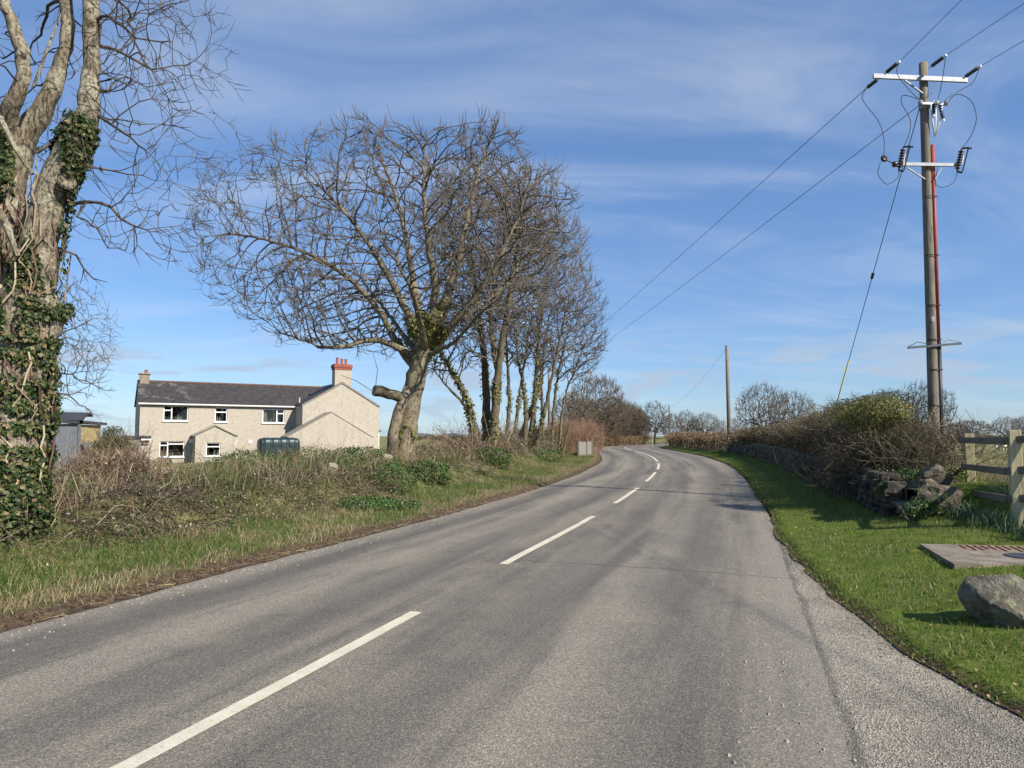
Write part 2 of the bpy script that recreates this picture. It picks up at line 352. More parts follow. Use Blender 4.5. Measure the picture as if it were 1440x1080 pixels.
def apron():
    m, nt, b = mat('chippings'); tcn = nt.nodes.new('ShaderNodeTexCoord'); v = tcn.outputs['Object']
    t_ = N(nt, 'ShaderNodeSeparateXYZ', {0: tcn.outputs['UV']}).outputs[1]
    c = mix(nt, mrange(nt, noise(nt, v, .9, 5, .6), .38, .62), (.225, .198, .155), (.32, .282, .22))
    vo = N(nt, 'ShaderNodeTexVoronoi', {'Vector': v, 'Scale': 105.}); vc = N(nt, 'ShaderNodeSeparateColor', {0: vo.outputs['Color']}).outputs[0]
    c = mix(nt, 1., c, ramp(nt, vc, [(0, (.42, .42, .42)), (.35, (.82, .82, .82)), (.7, (1.15, 1.14, 1.12)), (1, (1.8, 1.76, 1.7))]), 'MULTIPLY')
    w = mth(nt, 'ADD', t_, mth(nt, 'MULTIPLY', mth(nt, 'SUBTRACT', noise(nt, v, 1.6, 4), .5), .16))
    f = mth(nt, 'MULTIPLY', mrange(nt, mth(nt, 'ABSOLUTE', mth(nt, 'SUBTRACT', w, 3.45)), .07, .0), .55); c = mix(nt, f, c, (.055, .05, .042))
    nt.links.new(c, b.inputs['Base Color']); b.inputs['Roughness'].default_value = .9
    bump(nt, b, vo.outputs['Distance'], .9, .012); return m
M['asphalt'] = asphalt(); M['chippings'] = apron()
def paint():
    m, nt, b = mat('road_paint'); v = coord(nt); n1 = noise(nt, v, 60, 4, .7); n2 = noise(nt, v, 3, 4, .6)
    c = mix(nt, mrange(nt, n2, .3, .7), (.56, .50, .37), (.66, .60, .46)); c = mix(nt, mth(nt, 'MULTIPLY', mrange(nt, n1, .54, .72), .9), c, (.20, .185, .155))
    nt.links.new(c, b.inputs['Base Color']); b.inputs['Roughness'].default_value = .7; bump(nt, b, n1, .5, .004); return m
M['paint'] = paint()
def verge_mat(name, right):
    """soil lip at the road edge, then thatch and turf; UV.y = metres from the edge"""
    m, nt, b = mat(name); tcn = nt.nodes.new('ShaderNodeTexCoord'); v = tcn.outputs['Object']; d = N(nt, 'ShaderNodeSeparateXYZ', {0: tcn.outputs['UV']}).outputs[1]
    n1 = noise(nt, v, 1.1, 5, .6); n2 = noise(nt, v, 22, 5, .7); n3 = noise(nt, v, 5., 4, .6)
    if right: g = mix(nt, mrange(nt, n3, .3, .7), (.075, .11, .016), (.14, .17, .035)); g = mix(nt, mth(nt, 'MULTIPLY', mrange(nt, n1, .55, .7), .4), g, (.15, .13, .07))
    else: g = mix(nt, mrange(nt, n3, .3, .7), (.065, .09, .022), (.145, .15, .055)); g = mix(nt, mth(nt, 'MULTIPLY', mrange(nt, n1, .48, .66), .7), g, (.24, .19, .10))
    soil = mix(nt, mrange(nt, n2, .35, .65), (.035, .024, .016), (.13, .092, .06))
    e = mth(nt, 'ADD', d, mth(nt, 'MULTIPLY', mth(nt, 'SUBTRACT', n3, .5), .2 if right else .45))
    c = mix(nt, mrange(nt, e, .03 if right else .16, .14 if right else .36), soil, g)
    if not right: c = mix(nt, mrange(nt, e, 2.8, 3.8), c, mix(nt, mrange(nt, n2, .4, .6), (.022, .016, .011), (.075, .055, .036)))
    nt.links.new(c, b.inputs['Base Color']); b.inputs['Roughness'].default_value = .95; b.inputs['Specular IOR Level'].default_value = .1
    bump(nt, b, n2, 1., .03); return m
M['verge_left'] = verge_mat('verge_left', False); M['verge_right'] = verge_mat('verge_right', True)
def pasture():
    m, nt, b = mat('pasture'); v = coord(nt); n1 = noise(nt, v, .06, 5, .6); n2 = noise(nt, v, .9, 6, .7); n3 = noise(nt, v, 9, 5, .7)
    c = mix(nt, mrange(nt, n2, .32, .68), (.155, .155, .055), (.255, .225, .105)); c = mix(nt, mth(nt, 'MULTIPLY', mrange(nt, n1, .4, .65), .5), c, (.12, .135, .045))
    c = mix(nt, mth(nt, 'MULTIPLY', mrange(nt, n3, .5, .7), .5), c, (.10, .10, .04))
    nt.links.new(c, b.inputs['Base Color']); b.inputs['Roughness'].default_value = .95; b.inputs['Specular IOR Level'].default_value = .1; bump(nt, b, n3, .8, .06); return m
M['pasture'] = pasture()
def stone(name, cols, sc=7., lich=(.42, .40, .30), la=.4):
    m, nt, b = mat(name); v = coord(nt); oi = nt.nodes.new('ShaderNodeObjectInfo')
    c = ramp(nt, oi.outputs['Random'], cols); n1 = noise(nt, v, sc, 7, .7); n2 = noise(nt, v, sc * 2.3, 5, .6); n3 = noise(nt, v, sc * 7, 4, .7)
    f = mrange(nt, n1, .3, .7, .55, 1.35); c = mix(nt, 1., c, N(nt, 'ShaderNodeCombineColor', {0: f, 1: f, 2: f}).outputs[0], 'MULTIPLY')
    c = mix(nt, mth(nt, 'MULTIPLY', mrange(nt, n2, .52, .62), la), c, lich); c = mix(nt, mth(nt, 'MULTIPLY', mrange(nt, n3, .58, .7), .5), c, (.06, .055, .05))
    nt.links.new(c, b.inputs['Base Color']); b.inputs['Roughness'].default_value = .92; b.inputs['Specular IOR Level'].default_value = .2
    bump(nt, b, mth(nt, 'ADD', n1, mth(nt, 'MULTIPLY', n3, .6)), 1., .05); return m
M['grit'] = simple('grit', (.30, .265, .21), .9, .3, 30)
M['wall_stone'] = stone('wall_stone', [(0, (.06, .052, .042)), (.5, (.095, .085, .068)), (1, (.14, .125, .10))], la=.25)
M['boulder'] = stone('boulder', [(0, (.165, .148, .115)), (1, (.20, .18, .14))], 5., (.34, .34, .20), .55)
M['rubble'] = stone('rubble', [(0, (.125, .10, .072)), (1, (.17, .14, .10))], 5., (.40, .38, .25), .5)
M['earth'] = simple('earth', (.06, .045, .03), .95, .4, 8, bstr=.8, bscale=30)
M['concrete'] = simple('concrete', (.215, .18, .14), .9, .45, 4, bstr=.5, bscale=60)
M['rust'] = simple('rust', (.26, .085, .035), .9, .4, 20, bstr=.3)
M['iron'] = simple('iron', (.09, .10, .115), .55, .3, 30, metal=.6)
def timber(name, c1, c2, sc=(26, 26, 1.8)):
    m, nt, b = mat(name); n1 = noise(nt, coord(nt, sc), 1.3, 7, .65, .3); n2 = noise(nt, coord(nt), 2.2, 4, .6)
    c = mix(nt, mrange(nt, n1, .3, .7), c1, c2); c = mix(nt, mth(nt, 'MULTIPLY', mrange(nt, n2, .5, .68), .35), c, (.22, .21, .10))
    nt.links.new(c, b.inputs['Base Color']); b.inputs['Roughness'].default_value = .88; bump(nt, b, n1, .5, .012); return m
M['fence_wood'] = timber('fence_wood', (.37, .30, .165), (.54, .46, .27))
M['rail_wood'] = timber('rail_wood', (.10, .082, .06), (.19, .16, .115), (3, 3, 26))
M['pole_wood'] = timber('pole_wood', (.085, .07, .055), (.235, .205, .165))
M['pole_wood_dark'] = timber('pole_wood_dark', (.12, .10, .08), (.25, .21, .17))
M['grey_board'] = timber('grey_board', (.17, .155, .135), (.27, .25, .22))
M['shed_board'] = timber('shed_board', (.085, .095, .115), (.17, .18, .205))
M['galv'] = simple('galv', (.29, .305, .325), .5, .15, 8, metal=.35)
M['steel'] = simple('steel', (.30, .31, .33), .5, .2, 8, metal=.5)
M['black_plastic'] = simple('black_plastic', (.022, .022, .025), .45, .3, 9)
M['porcelain'] = simple('porcelain', (.055, .022, .018), .25, .2, 9, spec=.6)
M['white_ceramic'] = simple('white_ceramic', (.72, .74, .76), .35, .08, 9)
M['red_plastic'] = simple('red_plastic', (.31, .055, .05), .5, .2, 3)
M['cable'] = simple('cable', (.035, .037, .042), .6, .1, 4)
M['yellow_guard'] = simple('yellow_guard', (.62, .50, .05), .5, .15, 6)
M['sign_grey'] = simple('sign_grey', (.27, .275, .28), .6, .1, 5)
M['sign_white'] = simple('sign_white', (.80, .80, .78), .5, .05, 5)
def render_wall():
    m, nt, b = mat('pebbledash'); v = coord(nt); n1 = noise(nt, v, .55, 5, .6); n2 = noise(nt, v, 9, 6, .8); n3 = noise(nt, coord(nt, (3, 3, .35)), 1.2, 5, .6)
    vo = N(nt, 'ShaderNodeTexVoronoi', {'Vector': v, 'Scale': 17.}); vc = N(nt, 'ShaderNodeSeparateColor', {0: vo.outputs['Color']}).outputs[0]
    c = mix(nt, mrange(nt, n2, .35, .65), (.365, .325, .265), (.475, .43, .36)); c = mix(nt, mth(nt, 'MULTIPLY', mrange(nt, n1, .45, .65), .3), c, (.42, .365, .29))
    c = mix(nt, mth(nt, 'MULTIPLY', mrange(nt, n3, .52, .72), .45), c, (.30, .255, .20)); c = mix(nt, mrange(nt, vc, .90, 1.), c, (.30, .25, .19))
    nt.links.new(c, b.inputs['Base Color']); b.inputs['Roughness'].default_value = .95; b.inputs['Specular IOR Level'].default_value = .1; bump(nt, b, mth(nt, 'ADD', vo.outputs['Distance'], n2), .7, .02); return m
M['pebbledash'] = render_wall()
def slate():
    m, nt, b = mat('slate'); v = coord(nt); n1 = noise(nt, v, .45, 6, .65); n2 = noise(nt, v, 3.2, 5, .7); n4 = noise(nt, v, .9, 5, .7)
    br = N(nt, 'ShaderNodeTexBrick', {'Vector': N(nt, 'ShaderNodeMapping', {'Vector': v, 'Rotation': (R(-28), 0, 0)}).outputs[0], 'Color1': (.026, .023, .022, 1), 'Color2': (.050, .043, .039, 1), 'Mortar': (.018, .018, .018, 1), 'Scale': 2.2, 'Mortar Size': .02, 'Brick Width': .6, 'Row Height': .5}).outputs['Color']
    c = mix(nt, mth(nt, 'MULTIPLY', mrange(nt, n2, .45, .7), .5), br, (.085, .068, .060))
    xg = N(nt, 'ShaderNodeSeparateXYZ', {0: v}).outputs[0]
    l = mth(nt, 'MULTIPLY', mrange(nt, n4, .52, .60), mrange(nt, xg, 5.5, 2.0)); c = mix(nt, mth(nt, 'MULTIPLY', l, .6), c, (.17, .165, .15))
    nt.links.new(c, b.inputs['Base Color']); b.inputs['Roughness'].default_value = .75; bump(nt, b, n2, .4, .02); return m
M['slate'] = slate(); M['chimney_stone'] = simple('chimney_stone', (.25, .205, .155), .95, .4, 7, bstr=.5, bscale=20)
M['ridge_tile'] = simple('ridge_tile', (.13, .07, .055), .85, .3, 4)
M['brick_red'] = simple('brick_red', (.27, .085, .06), .85, .35, 12, bstr=.3)
M['terracotta'] = simple('terracotta', (.30, .12, .08), .8, .25, 6)
M['upvc'] = simple('upvc', (.80, .80, .79), .35, .04, 3)
M['gutter'] = simple('gutter', (.62, .61, .58), .5, .12, 3)
M['dark_gutter'] = simple('dark_gutter', (.05, .05, .052), .5, .1, 3)
M['verge_cement'] = simple('verge_cement', (.25, .225, .185), .9, .25, 4)
M['room'] = simple('room', (.09, .08, .07), .9, .1, 1)
M['curtain'] = simple('curtain', (.50, .48, .45), .9, .15, 6)
M['roof_felt'] = simple('roof_felt', (.045, .045, .05), .85, .3, 5)
M['ply'] = simple('ply', (.33, .265, .13), .85, .3, 5)
M['tank_green'] = simple('tank_green', (.012, .030, .036), .42, .25, 2, spec=.45)
M['wool'] = simple('wool', (.50, .43, .33), .95, .25, 9, bstr=.8, bscale=25)
M['sheep_face'] = simple('sheep_face', (.05, .045, .04), .8, .2, 9)
def glass():
    m, nt, b = mat('window_glass'); fr = N(nt, 'ShaderNodeFresnel', {'IOR': 1.5}); tr = nt.nodes.new('ShaderNodeBsdfTransparent'); gl = N(nt, 'ShaderNodeBsdfGlossy', {'Roughness': .02})
    tr.inputs[0].default_value = (.85, .9, .88, 1)
    mx = N(nt, 'ShaderNodeMixShader', {0: fr.outputs[0], 1: tr.outputs[0], 2: gl.outputs[0]}); nt.links.new(mx.outputs[0], nt.nodes['Material Output'].inputs[0]); return m
M['glass'] = glass()
# ------------------------------------------------------------------ the lie of the land
_cp = np.array([(-6.3, -9), (-4.25, -3), (-3.1, .2), (-1.96, 3.43), (-.83, 6.9), (.05, 9.7), (1.6, 14.5), (3.95, 22.5), (6.0, 30), (7.6, 37), (8.95, 46), (9.55, 55), (10.2, 64), (12.0, 74), (15.0, 84), (19.6, 96), (26, 110), (34, 125)], float)
def catmull(P, n):
    P = np.asarray(P, float); P = np.vstack([2 * P[0] - P[1], P, 2 * P[-1] - P[-2]]); out = []
    for i in range(1, len(P) - 2):
        t = np.linspace(0, 1, n, endpoint=False)[:, None]; a, b, c, d = P[i - 1], P[i], P[i + 1], P[i + 2]
        out.append(.5 * (2 * b + (c - a) * t + (2 * a - 5 * b + 4 * c - d) * t ** 2 + (3 * b - a - 3 * c + d) * t ** 3))
    return np.vstack(out + [P[-2][None]])
_d = catmull(_cp, 40)
for _ in range(60): _d[1:-1] = (_d[:-2] + _d[1:-1] * 2 + _d[2:]) / 4
_L = np.concatenate([[0], np.cumsum(np.linalg.norm(np.diff(_d, axis=0), axis=1))])
S_MAX = _L[-1]; _S = np.linspace(0, S_MAX, 700)
CL = np.stack([np.interp(_S, _L, _d[:, 0]), np.interp(_S, _L, _d[:, 1])], 1); CT = norm(np.gradient(CL, axis=0))
def zroad_y(y): return np.interp(y, [-50, 19, 24, 31, 38, 45, 58, 66, 85, 110, 400], [0, 0, .03, .13, .27, .39, .57, .62, .66, .7, .9])
def frame(s):
    s = np.asarray(s, float); p = np.stack([np.interp(s, _S, CL[:, 0]), np.interp(s, _S, CL[:, 1])], -1); t = norm(np.stack([np.interp(s, _S, CT[:, 0]), np.interp(s, _S, CT[:, 1])], -1))
    return p, t, np.stack([t[..., 1], -t[..., 0]], -1)
def st2xy(s, t): p, T, n = frame(s); return p + n * np.asarray(t, float)[..., None]
def xy2st(x, y):
    x = np.atleast_1d(np.asarray(x, float)).ravel(); y = np.atleast_1d(np.asarray(y, float)).ravel(); S = np.empty(len(x)); T = np.empty(len(x)); c = CL[::3]; ss = _S[::3]; ct = CT[::3]
    for i in range(0, len(x), 20000):
        dx = x[i:i + 20000, None] - c[None, :, 0]; dy = y[i:i + 20000, None] - c[None, :, 1]; k = (dx * dx + dy * dy).argmin(1); r = np.arange(len(k))
        ex, ey, tt = dx[r, k], dy[r, k], ct[k]; S[i:i + 20000] = ss[k] + ex * tt[:, 0] + ey * tt[:, 1]; T[i:i + 20000] = ex * tt[:, 1] - ey * tt[:, 0]
    return S, T
def s_of_y(y): return np.interp(y, CL[:, 1], _S)
JOINT = s_of_y(9.55)
for nd in M['asphalt'].node_tree.nodes:          # the joint's distance along the road is only known now
    if nd.type == 'MATH' and nd.operation == 'ADD' and abs(nd.inputs[0].default_value - 12.0) < 1e-6 and not nd.inputs[0].is_linked: nd.inputs[0].default_value = float(JOINT)
ROAD_L = -3.15
def edge_l(s): return ROAD_L + .12 * (vnoise(s * .5, s * 0, 3) - .5) + .07 * (vnoise(s * 2.3, s * 0, 4) - .5)
_sy = s_of_y(np.array([-9, -2, 2.0, 3.5, 4.9, 5.9, 7.26, 9, 11, 13, 130.]))
_et = np.array([9.5, 8.5, 6.2, 5.45, 4.75, 4.32, 3.98, 3.72, 3.58, 3.5, 3.45])
def edge_r(s): return np.interp(s, _sy, _et) + .12 * (vnoise(s * .6, s * 0, 5) - .5) + .08 * (vnoise(s * 2.1, s * 0, 6) - .5)
def z_left(s, t):
    p = st2xy(s, t); zr = zroad_y(p[..., 1]); d = edge_l(s) - t
    nz = fbm(p[..., 0] * .8, p[..., 1] * .8, 11); n2 = fbm(p[..., 0] * 3, p[..., 1] * 3, 12)
    z = .06 * smooth01(.0, .28, d) + .10 * smooth01(.3, 3, d) + (.36 + .40 * nz) * smooth01(2.05, 3.5, d) - .80 * smooth01(5.6, 8.4, d) - .12 * smooth01(7.5, 9, d)
    dip = .40 * np.exp(-((p[..., 0] + 6.1) ** 2 + (p[..., 1] - 12.3) ** 2) / 1.3) * smooth01(2.9, 4.2, d)
    return zr + z - dip + (n2 - .5) * .10 * smooth01(.1, 1.2, d) - .027 * (1 - smooth01(.0, .25, d))
def field_r(y): return .82 - .22 * smooth01(18, 80, y) + .3 * smooth01(120, 400, y)
def z_right(s, t):
    p = st2xy(s, t); zr = zroad_y(p[..., 1]); d = t - edge_r(s); n2 = fbm(p[..., 0] * 2.2, p[..., 1] * 2.2, 13)
    z = .055 * smooth01(0, .16, d) + .30 * smooth01(.1, 2.9, d) + (n2 - .5) * .06 * smooth01(.1, .8, d)
    a_ = 5.5 + 1.0 * smooth01(12.9, 11.6, p[..., 1]); k = smooth01(0, .8, t - a_); zz = (zr + z) * (1 - k) + k * np.maximum(field_r(p[..., 1]), zr + .1) - .012 - .25 * smooth01(8.2, 8.9, t)
    w = np.exp(-(((p[..., 0] - 5.95) / 1.45) ** 4 + ((p[..., 1] - 8.6) / 1.05) ** 4)); return zz * (1 - w) + w * .20
def ground_z(x, y):
    x = np.asarray(x, float); y = np.asarray(y, float); sh = np.broadcast(x, y).shape; x, y = np.broadcast_to(x, sh).ravel(), np.broadcast_to(y, sh).ravel()
    S, T = xy2st(x, y); zr = zroad_y(y)
    zl = -.38 + .95 * smooth01(64, 120, y) + .2 * smooth01(120, 400, y) + (fbm(x * .05, y * .05, 21) - .5) * .3
    zf = np.maximum(field_r(y), zr * smooth01(60, 30, x) + .0) + (fbm(x * .06, y * .06, 22) - .5) * .22
    far = smooth01(110, 150, y); c = .72 + 0 * y
    k = smooth01(-8, 8, T); zz = zl * (1 - k) + zf * k; zz = zz * (1 - far) + far * (c + 2.2 * smooth01(250, 900, np.hypot(x, y)))
    cor = ((T > -9.6) & (T < 8.0) & (y < 118) & (y > -12))
    zz = np.where(cor, np.minimum(zz, zr) - .32, zz)
    return zz.reshape(sh)
def surf_z(x, y):
    """height of whatever surface is on top at (x, y)"""
    x = np.atleast_1d(np.asarray(x, float)); y = np.atleast_1d(np.asarray(y, float)); S, T = xy2st(x, y)
    return np.where(T < edge_l(S), np.where(T > -10.4, z_left(S, T), ground_z(x, y)), np.where(T > edge_r(S), np.where(T < 8.1, z_right(S, T), ground_z(x, y)), zroad_y(y)))
def sz(x, y): return float(surf_z(x, y)[0])
def grid_mesh(name, X, Y, Z, mats, uv=None):
    n, m = X.shape; V = np.stack([X, Y, Z], -1).reshape(-1, 3); i = np.arange(n - 1)[:, None] * m + np.arange(m - 1)[None]
    q = np.stack([i, i + m, i + m + 1, i + 1], -1).reshape(-1, 4)
    a, b, c = V[q[0, 0]], V[q[0, 1]], V[q[0, 2]]
    if np.cross(b - a, c - b)[2] < 0: q = q[:, ::-1]
    return mesh(name, V, [q], mats, smooth=True, uv=None if uv is None else uv.reshape(-1, 2))
def strip(name, s, tfun, zfun, mats, uvfun, parent=None):
    tt = tfun(s); s2 = np.broadcast_to(s[:, None], tt.shape); P = st2xy(s2, tt); return link(name, grid_mesh(name, P[..., 0], P[..., 1], zfun(s2, tt), mats, np.stack([s2, uvfun(s2, tt)], -1)), parent)
g1 = np.concatenate([-np.geomspace(900, 62, 26), np.linspace(-60, 60, 130), np.geomspace(62, 900, 26)])
g2 = np.concatenate([[-300, -120, -60, -35], np.linspace(-24, 130, 170), np.geomspace(133, 3000, 34)])
gx, gy = np.meshgrid(np.concatenate([[-3000, -1600], g1, [1600, 3000]]), g2, indexing='ij')
tag(link('ground', grid_mesh('ground', gx, gy, ground_z(gx, gy), M['pasture'])), 'pale green grazed pasture spreading out on both sides of the road', 'field', kind='structure')
sr = np.concatenate([np.arange(0, 45, .35), np.arange(45, S_MAX, .9)])
def road_t(s): return np.stack([(edge_l(s) - .12) * (1 - k) + k * np.minimum(edge_r(s) + .1, 3.48) for k in np.linspace(0, 1, 21)], 1)
road = tag(strip('road', sr, road_t, lambda s, t: zroad_y(st2xy(s, t)[..., 1]) + .035 * (1 - (t / 3.2) ** 2) - .03, M['asphalt'], lambda s, t: t), 'grey worn asphalt country road curving away between the verges', 'road', kind='structure')
sa = np.arange(0, float(s_of_y(13)), .25)
tag(strip('gravel_apron', sa, lambda s: np.stack([3.36 + (edge_r(s) + .12 - 3.36) * k for k in np.linspace(0, 1, 12)], 1), lambda s, t: zroad_y(st2xy(s, t)[..., 1]) - .036 + .012 * smooth01(3.38, 3.7, t), M['chippings'], lambda s, t: t), 'pale loose chippings of the gateway apron beside the road edge', 'apron', kind='structure')
sv = np.concatenate([np.arange(0, 30, .16), np.arange(30, 62, .3), np.arange(62, S_MAX, .8)])
dl = np.concatenate([[-.06, .0, .05, .1, .16, .24, .34], np.linspace(.5, 2.6, 12), np.linspace(2.8, 8.2, 24)])
tag(strip('left_verge', sv, lambda s: edge_l(s)[:, None] - dl[None], z_left, M['verge_left'], lambda s, t: edge_l(s) - t), 'rough grass verge with a bare soil edge rising to the bramble bank', 'verge', kind='structure')
dr = np.concatenate([np.array([-.02, 0, .03, .07, .12, .17, .25, .4]), np.linspace(.6, 1.0, 3)])
def tr(s):
    e = edge_r(s); k = np.linspace(0, 1, 26)[None] ** 1.1; return np.concatenate([e[:, None] + dr[None], (e + 1.0)[:, None] * (1 - k[:, 1:]) + 8.9 * k[:, 1:]], 1)
vr_s = sv[sv > float(s_of_y(.5))]
tag(strip('right_verge', vr_s, tr, z_right, M['verge_right'], lambda s, t: t - edge_r(s)), 'mown green lawn verge with a dark cut edge along the road', 'verge', kind='structure')
# centre line: 6 m marks with 3 m gaps, then closer hazard marks and a long line round the bend
y0 = [(2.2, 6.72), (9.2, 14.75), (17.6, 22.6), (25.4, 30.6), (32.6, 37.2)]
marks = [(float(s_of_y(a)), float(s_of_y(b)), .0) for a, b in y0]
s5 = marks[-1][1]; marks += [(s5 + 2.2, s5 + 18.5, 0.), (s5 + 20.4, s5 + 26, 0.), (s5 + 28.5, s5 + 34.5, 0.)]
for a, b, o in marks:
    ss = np.linspace(a, b, max(6, int((b - a) / .3)))
    w = np.array([-.058, .058])
    ob = strip('centre_line_mark', ss, lambda s: w[None] + o + .006 * (vnoise(s * 3, s * 0, 9) - .5)[:, None] + 0 * s[:, None], lambda s, t: zroad_y(st2xy(s, t)[..., 1]) + .035 * (1 - (t / 3.2) ** 2) - .026, M['paint'], lambda s, t: t, road)
# ------------------------------------------------------------------ the house across the field
TH = R(30.6); HU = np.array([math.cos(TH), math.sin(TH), 0]); HN = np.array([math.sin(TH), -math.cos(TH), 0])
HP = np.array([-30.4, 58.0, -.42])
def fac(px, py, off=0.):
    """photo pixel -> (along the front, height above the house floor) on the plane off metres in front of the main front"""
    p1 = HP + HN * off; a = (px - 720) / FPX; L = (a * p1[1] - p1[0]) / (HU[0] - a * HU[1]); Y = p1[1] + L * HU[1]
    return L, CAM_H + (HORIZON - py) / FPX * Y - HP[2]
house = thing('farmhouse', 'beige pebbledashed farmhouse with a dark slate roof beyond the bank', 'house', HP, TH)
def hp(o): o.parent = house; return o
# house-local frame: x along the front, y into the house, z up
def wall_holes(mb, x0, x1, z0, z1, y, holes, th=.28):
    xs = sorted({x0, x1, *[h[0] for h in holes], *[h[1] for h in holes]}); zs = sorted({z0, z1, *[h[2] for h in holes], *[h[3] for h in holes]})
    for i in range(len(xs) - 1):
        for j in range(len(zs) - 1):
            cx, cz = (xs[i] + xs[i + 1]) / 2, (zs[j] + zs[j + 1]) / 2
            if any(h[0] < cx < h[1] and h[2] < cz < h[3] for h in holes): continue
            mb.add([(xs[i], y, zs[j]), (xs[i + 1], y, zs[j]), (xs[i + 1], y, zs[j + 1]), (xs[i], y, zs[j + 1])], [(0, 1, 2, 3)])
    for a, b, c, d in holes:
        for p in (((a, c), (b, c)), ((b, c), (b, d)), ((b, d), (a, d)), ((a, d), (a, c))):
            (xa, za), (xb, zb) = p; mb.add([(xa, y, za), (xb, y, zb), (xb, y + th, zb), (xa, y + th, za)], [(0, 1, 2, 3)])
def rect(p0, p1, off=0): (a, d), (b, c) = fac(*p0, off), fac(*p1, off); return (a, b, c, d)
LEN, EAVE, DEEP = fac(425, 572)[0] + 5.8, fac(197, 566)[1], 7.0
RIDGE = EAVE + 1.95
wins = [rect((230, 570), (265, 592)), rect((302.5, 573), (320, 593.5)), rect((369.5, 575), (400, 595)), rect((226, 620.5), (261, 642))]
mb = MB(); wall_holes(mb, 0, LEN, -.3, EAVE, 0, wins)
mb.add([(0, 0, -.3), (0, DEEP, -.3), (0, DEEP, EAVE), (0, 0, EAVE), (0, DEEP / 2, RIDGE)], [(1, 0, 3, 2)], [(3, 4, 2)])
mb.add([(0, DEEP, -.3), (LEN, DEEP, -.3), (LEN, DEEP, EAVE), (0, DEEP, EAVE)], [(1, 0, 3, 2)])
mb.add([(LEN, 0, -.3), (LEN, DEEP, -.3), (LEN, DEEP, EAVE), (LEN, 0, EAVE), (LEN, DEEP / 2, RIDGE)], [(0, 1, 2, 3)], [(3, 2, 4)])
hp(mb.build('wall', M['pebbledash'], local=True))
mb = MB(); mb.add([(.02, .9, -.3), (LEN - .1, .9, -.3), (LEN - .1, .9, EAVE), (.02, .9, EAVE)], [(0, 1, 2, 3)]); mb.box((LEN / 2, 3, 2.35), (LEN - .3, 5.4, .2)); hp(mb.build('interior', M['room'], local=True))
mb = MB(); ov = .18; sl_ = (RIDGE - EAVE) / (DEEP / 2)
for sgn in (0, 1):
    f = (lambda y: y) if sgn == 0 else (lambda y: DEEP - y)
    mb.add([(-.12, f(-ov), EAVE - ov * sl_ + .06), (LEN, f(-ov), EAVE - ov * sl_ + .06), (LEN, f(DEEP / 2), RIDGE + .06), (-.12, f(DEEP / 2), RIDGE + .06), (-.12, f(-ov), EAVE - ov * sl_ - .03), (LEN, f(-ov), EAVE - ov * sl_ - .03), (LEN, f(DEEP / 2), RIDGE - .03), (-.12, f(DEEP / 2), RIDGE - .03)], [(0, 1, 2, 3), (4, 7, 6, 5), (0, 4, 5, 1), (0, 3, 7, 4)])
roof = hp(mb.build('roof', M['slate'], local=True))
def sub(o, parent):
    o.parent = parent; return o
mb = MB(); mb.tube([(-.12, DEEP / 2, RIDGE + .06), (LEN - 1.5, DEEP / 2, RIDGE + .06)], .10, 8); sub(mb.build('ridge_tiles', M['ridge_tile'], local=True), roof)
gx1 = fac(424, 572)[0]
mb = MB(); mb.tube([(-.15, -ov - .06, EAVE - .10), (gx1 - .05, -ov - .06, EAVE - .12)], .075, 8); hp(mb.build('gutter', M['gutter'], local=True))
mb = MB(); mb.box((gx1 / 2, -ov + .03, EAVE - .14), (gx1, .03, .16)); hp(mb.build('fascia', M['dark_gutter'], local=True))
mb = MB(); mb.tube([(gx1 - .22, -.10, EAVE + .75), (gx1 - .22, -.10, EAVE - .35)], .055, 8); mb.tube([(gx1 - .22, -.10, EAVE - .35), (gx1 - .12, -.09, .0)], .045, 8); hp(mb.build('soil_pipe', M['gutter'], local=True))
def window(x0, x1, z0, z1, y, mull, curtain=False):
    """mull: list of (x fraction from, to, transom fraction or None) lights"""
    mb = MB(); w = .075; yy = y + .12
    for a, b, c, d in ((x0, x1, z0, z0 + w), (x0, x1, z1 - w, z1), (x0, x0 + w, z0 + w, z1 - w), (x1 - w, x1, z0 + w, z1 - w)): mb.box(((a + b) / 2, yy, (c + d) / 2), (b - a, .07, d - c))
    W = x1 - x0
    for a, b, tr_ in mull:
        if a > 0: mb.box((x0 + a * W, yy - .005, (z0 + z1) / 2), (.09, .075, z1 - z0 - 2 * w))
        if tr_: mb.box((x0 + (a + b) / 2 * W, yy - .003, z0 + (z1 - z0) * tr_), ((b - a) * W - .15, .06, .09))
    mb.box(((x0 + x1) / 2, y - .03, z0 - .045), (W + .16, .16, .07))
    o = hp(mb.build('window', M['upvc'], local=True))
    mb = MB(); mb.box(((x0 + x1) / 2, yy + .01, (z0 + z1) / 2), (W - 2 * w, .012, z1 - z0 - 2 * w)); sub(mb.build('pane', M['glass'], local=True), o)
    if curtain:
        mb = MB(); n = 15
        for k0, k1 in ((.02, .24), (.52, .62)):
            xs = np.linspace(x0 + k0 * W, x0 + k1 * W, n); V = []
            for i, x in enumerate(xs): V += [(x, yy + .16 + .05 * (i % 2), z0 + .1), (x, yy + .16 + .05 * (i % 2), z1 - .1)]
            mb.add(V, [(2 * i, 2 * i + 2, 2 * i + 3, 2 * i + 1) for i in range(n - 1)])
        sub(mb.build('curtain', M['curtain'], local=True), o)
    for k in range(2):
        mb = MB(); cx = x0 + W * rng.uniform(.2, .85); h = rng.uniform(.15, .32); mb.lathe((cx, yy + .14, z0 + w), [(.05, 0), (.08, .08), (.05, .12)], 8); mb.tube([(cx, yy + .14, z0 + w + .12), (cx + .05, yy + .15, z0 + w + .12 + h)], [.05, .01], 5); sub(mb.build('ornament', M['curtain'], local=True), o)
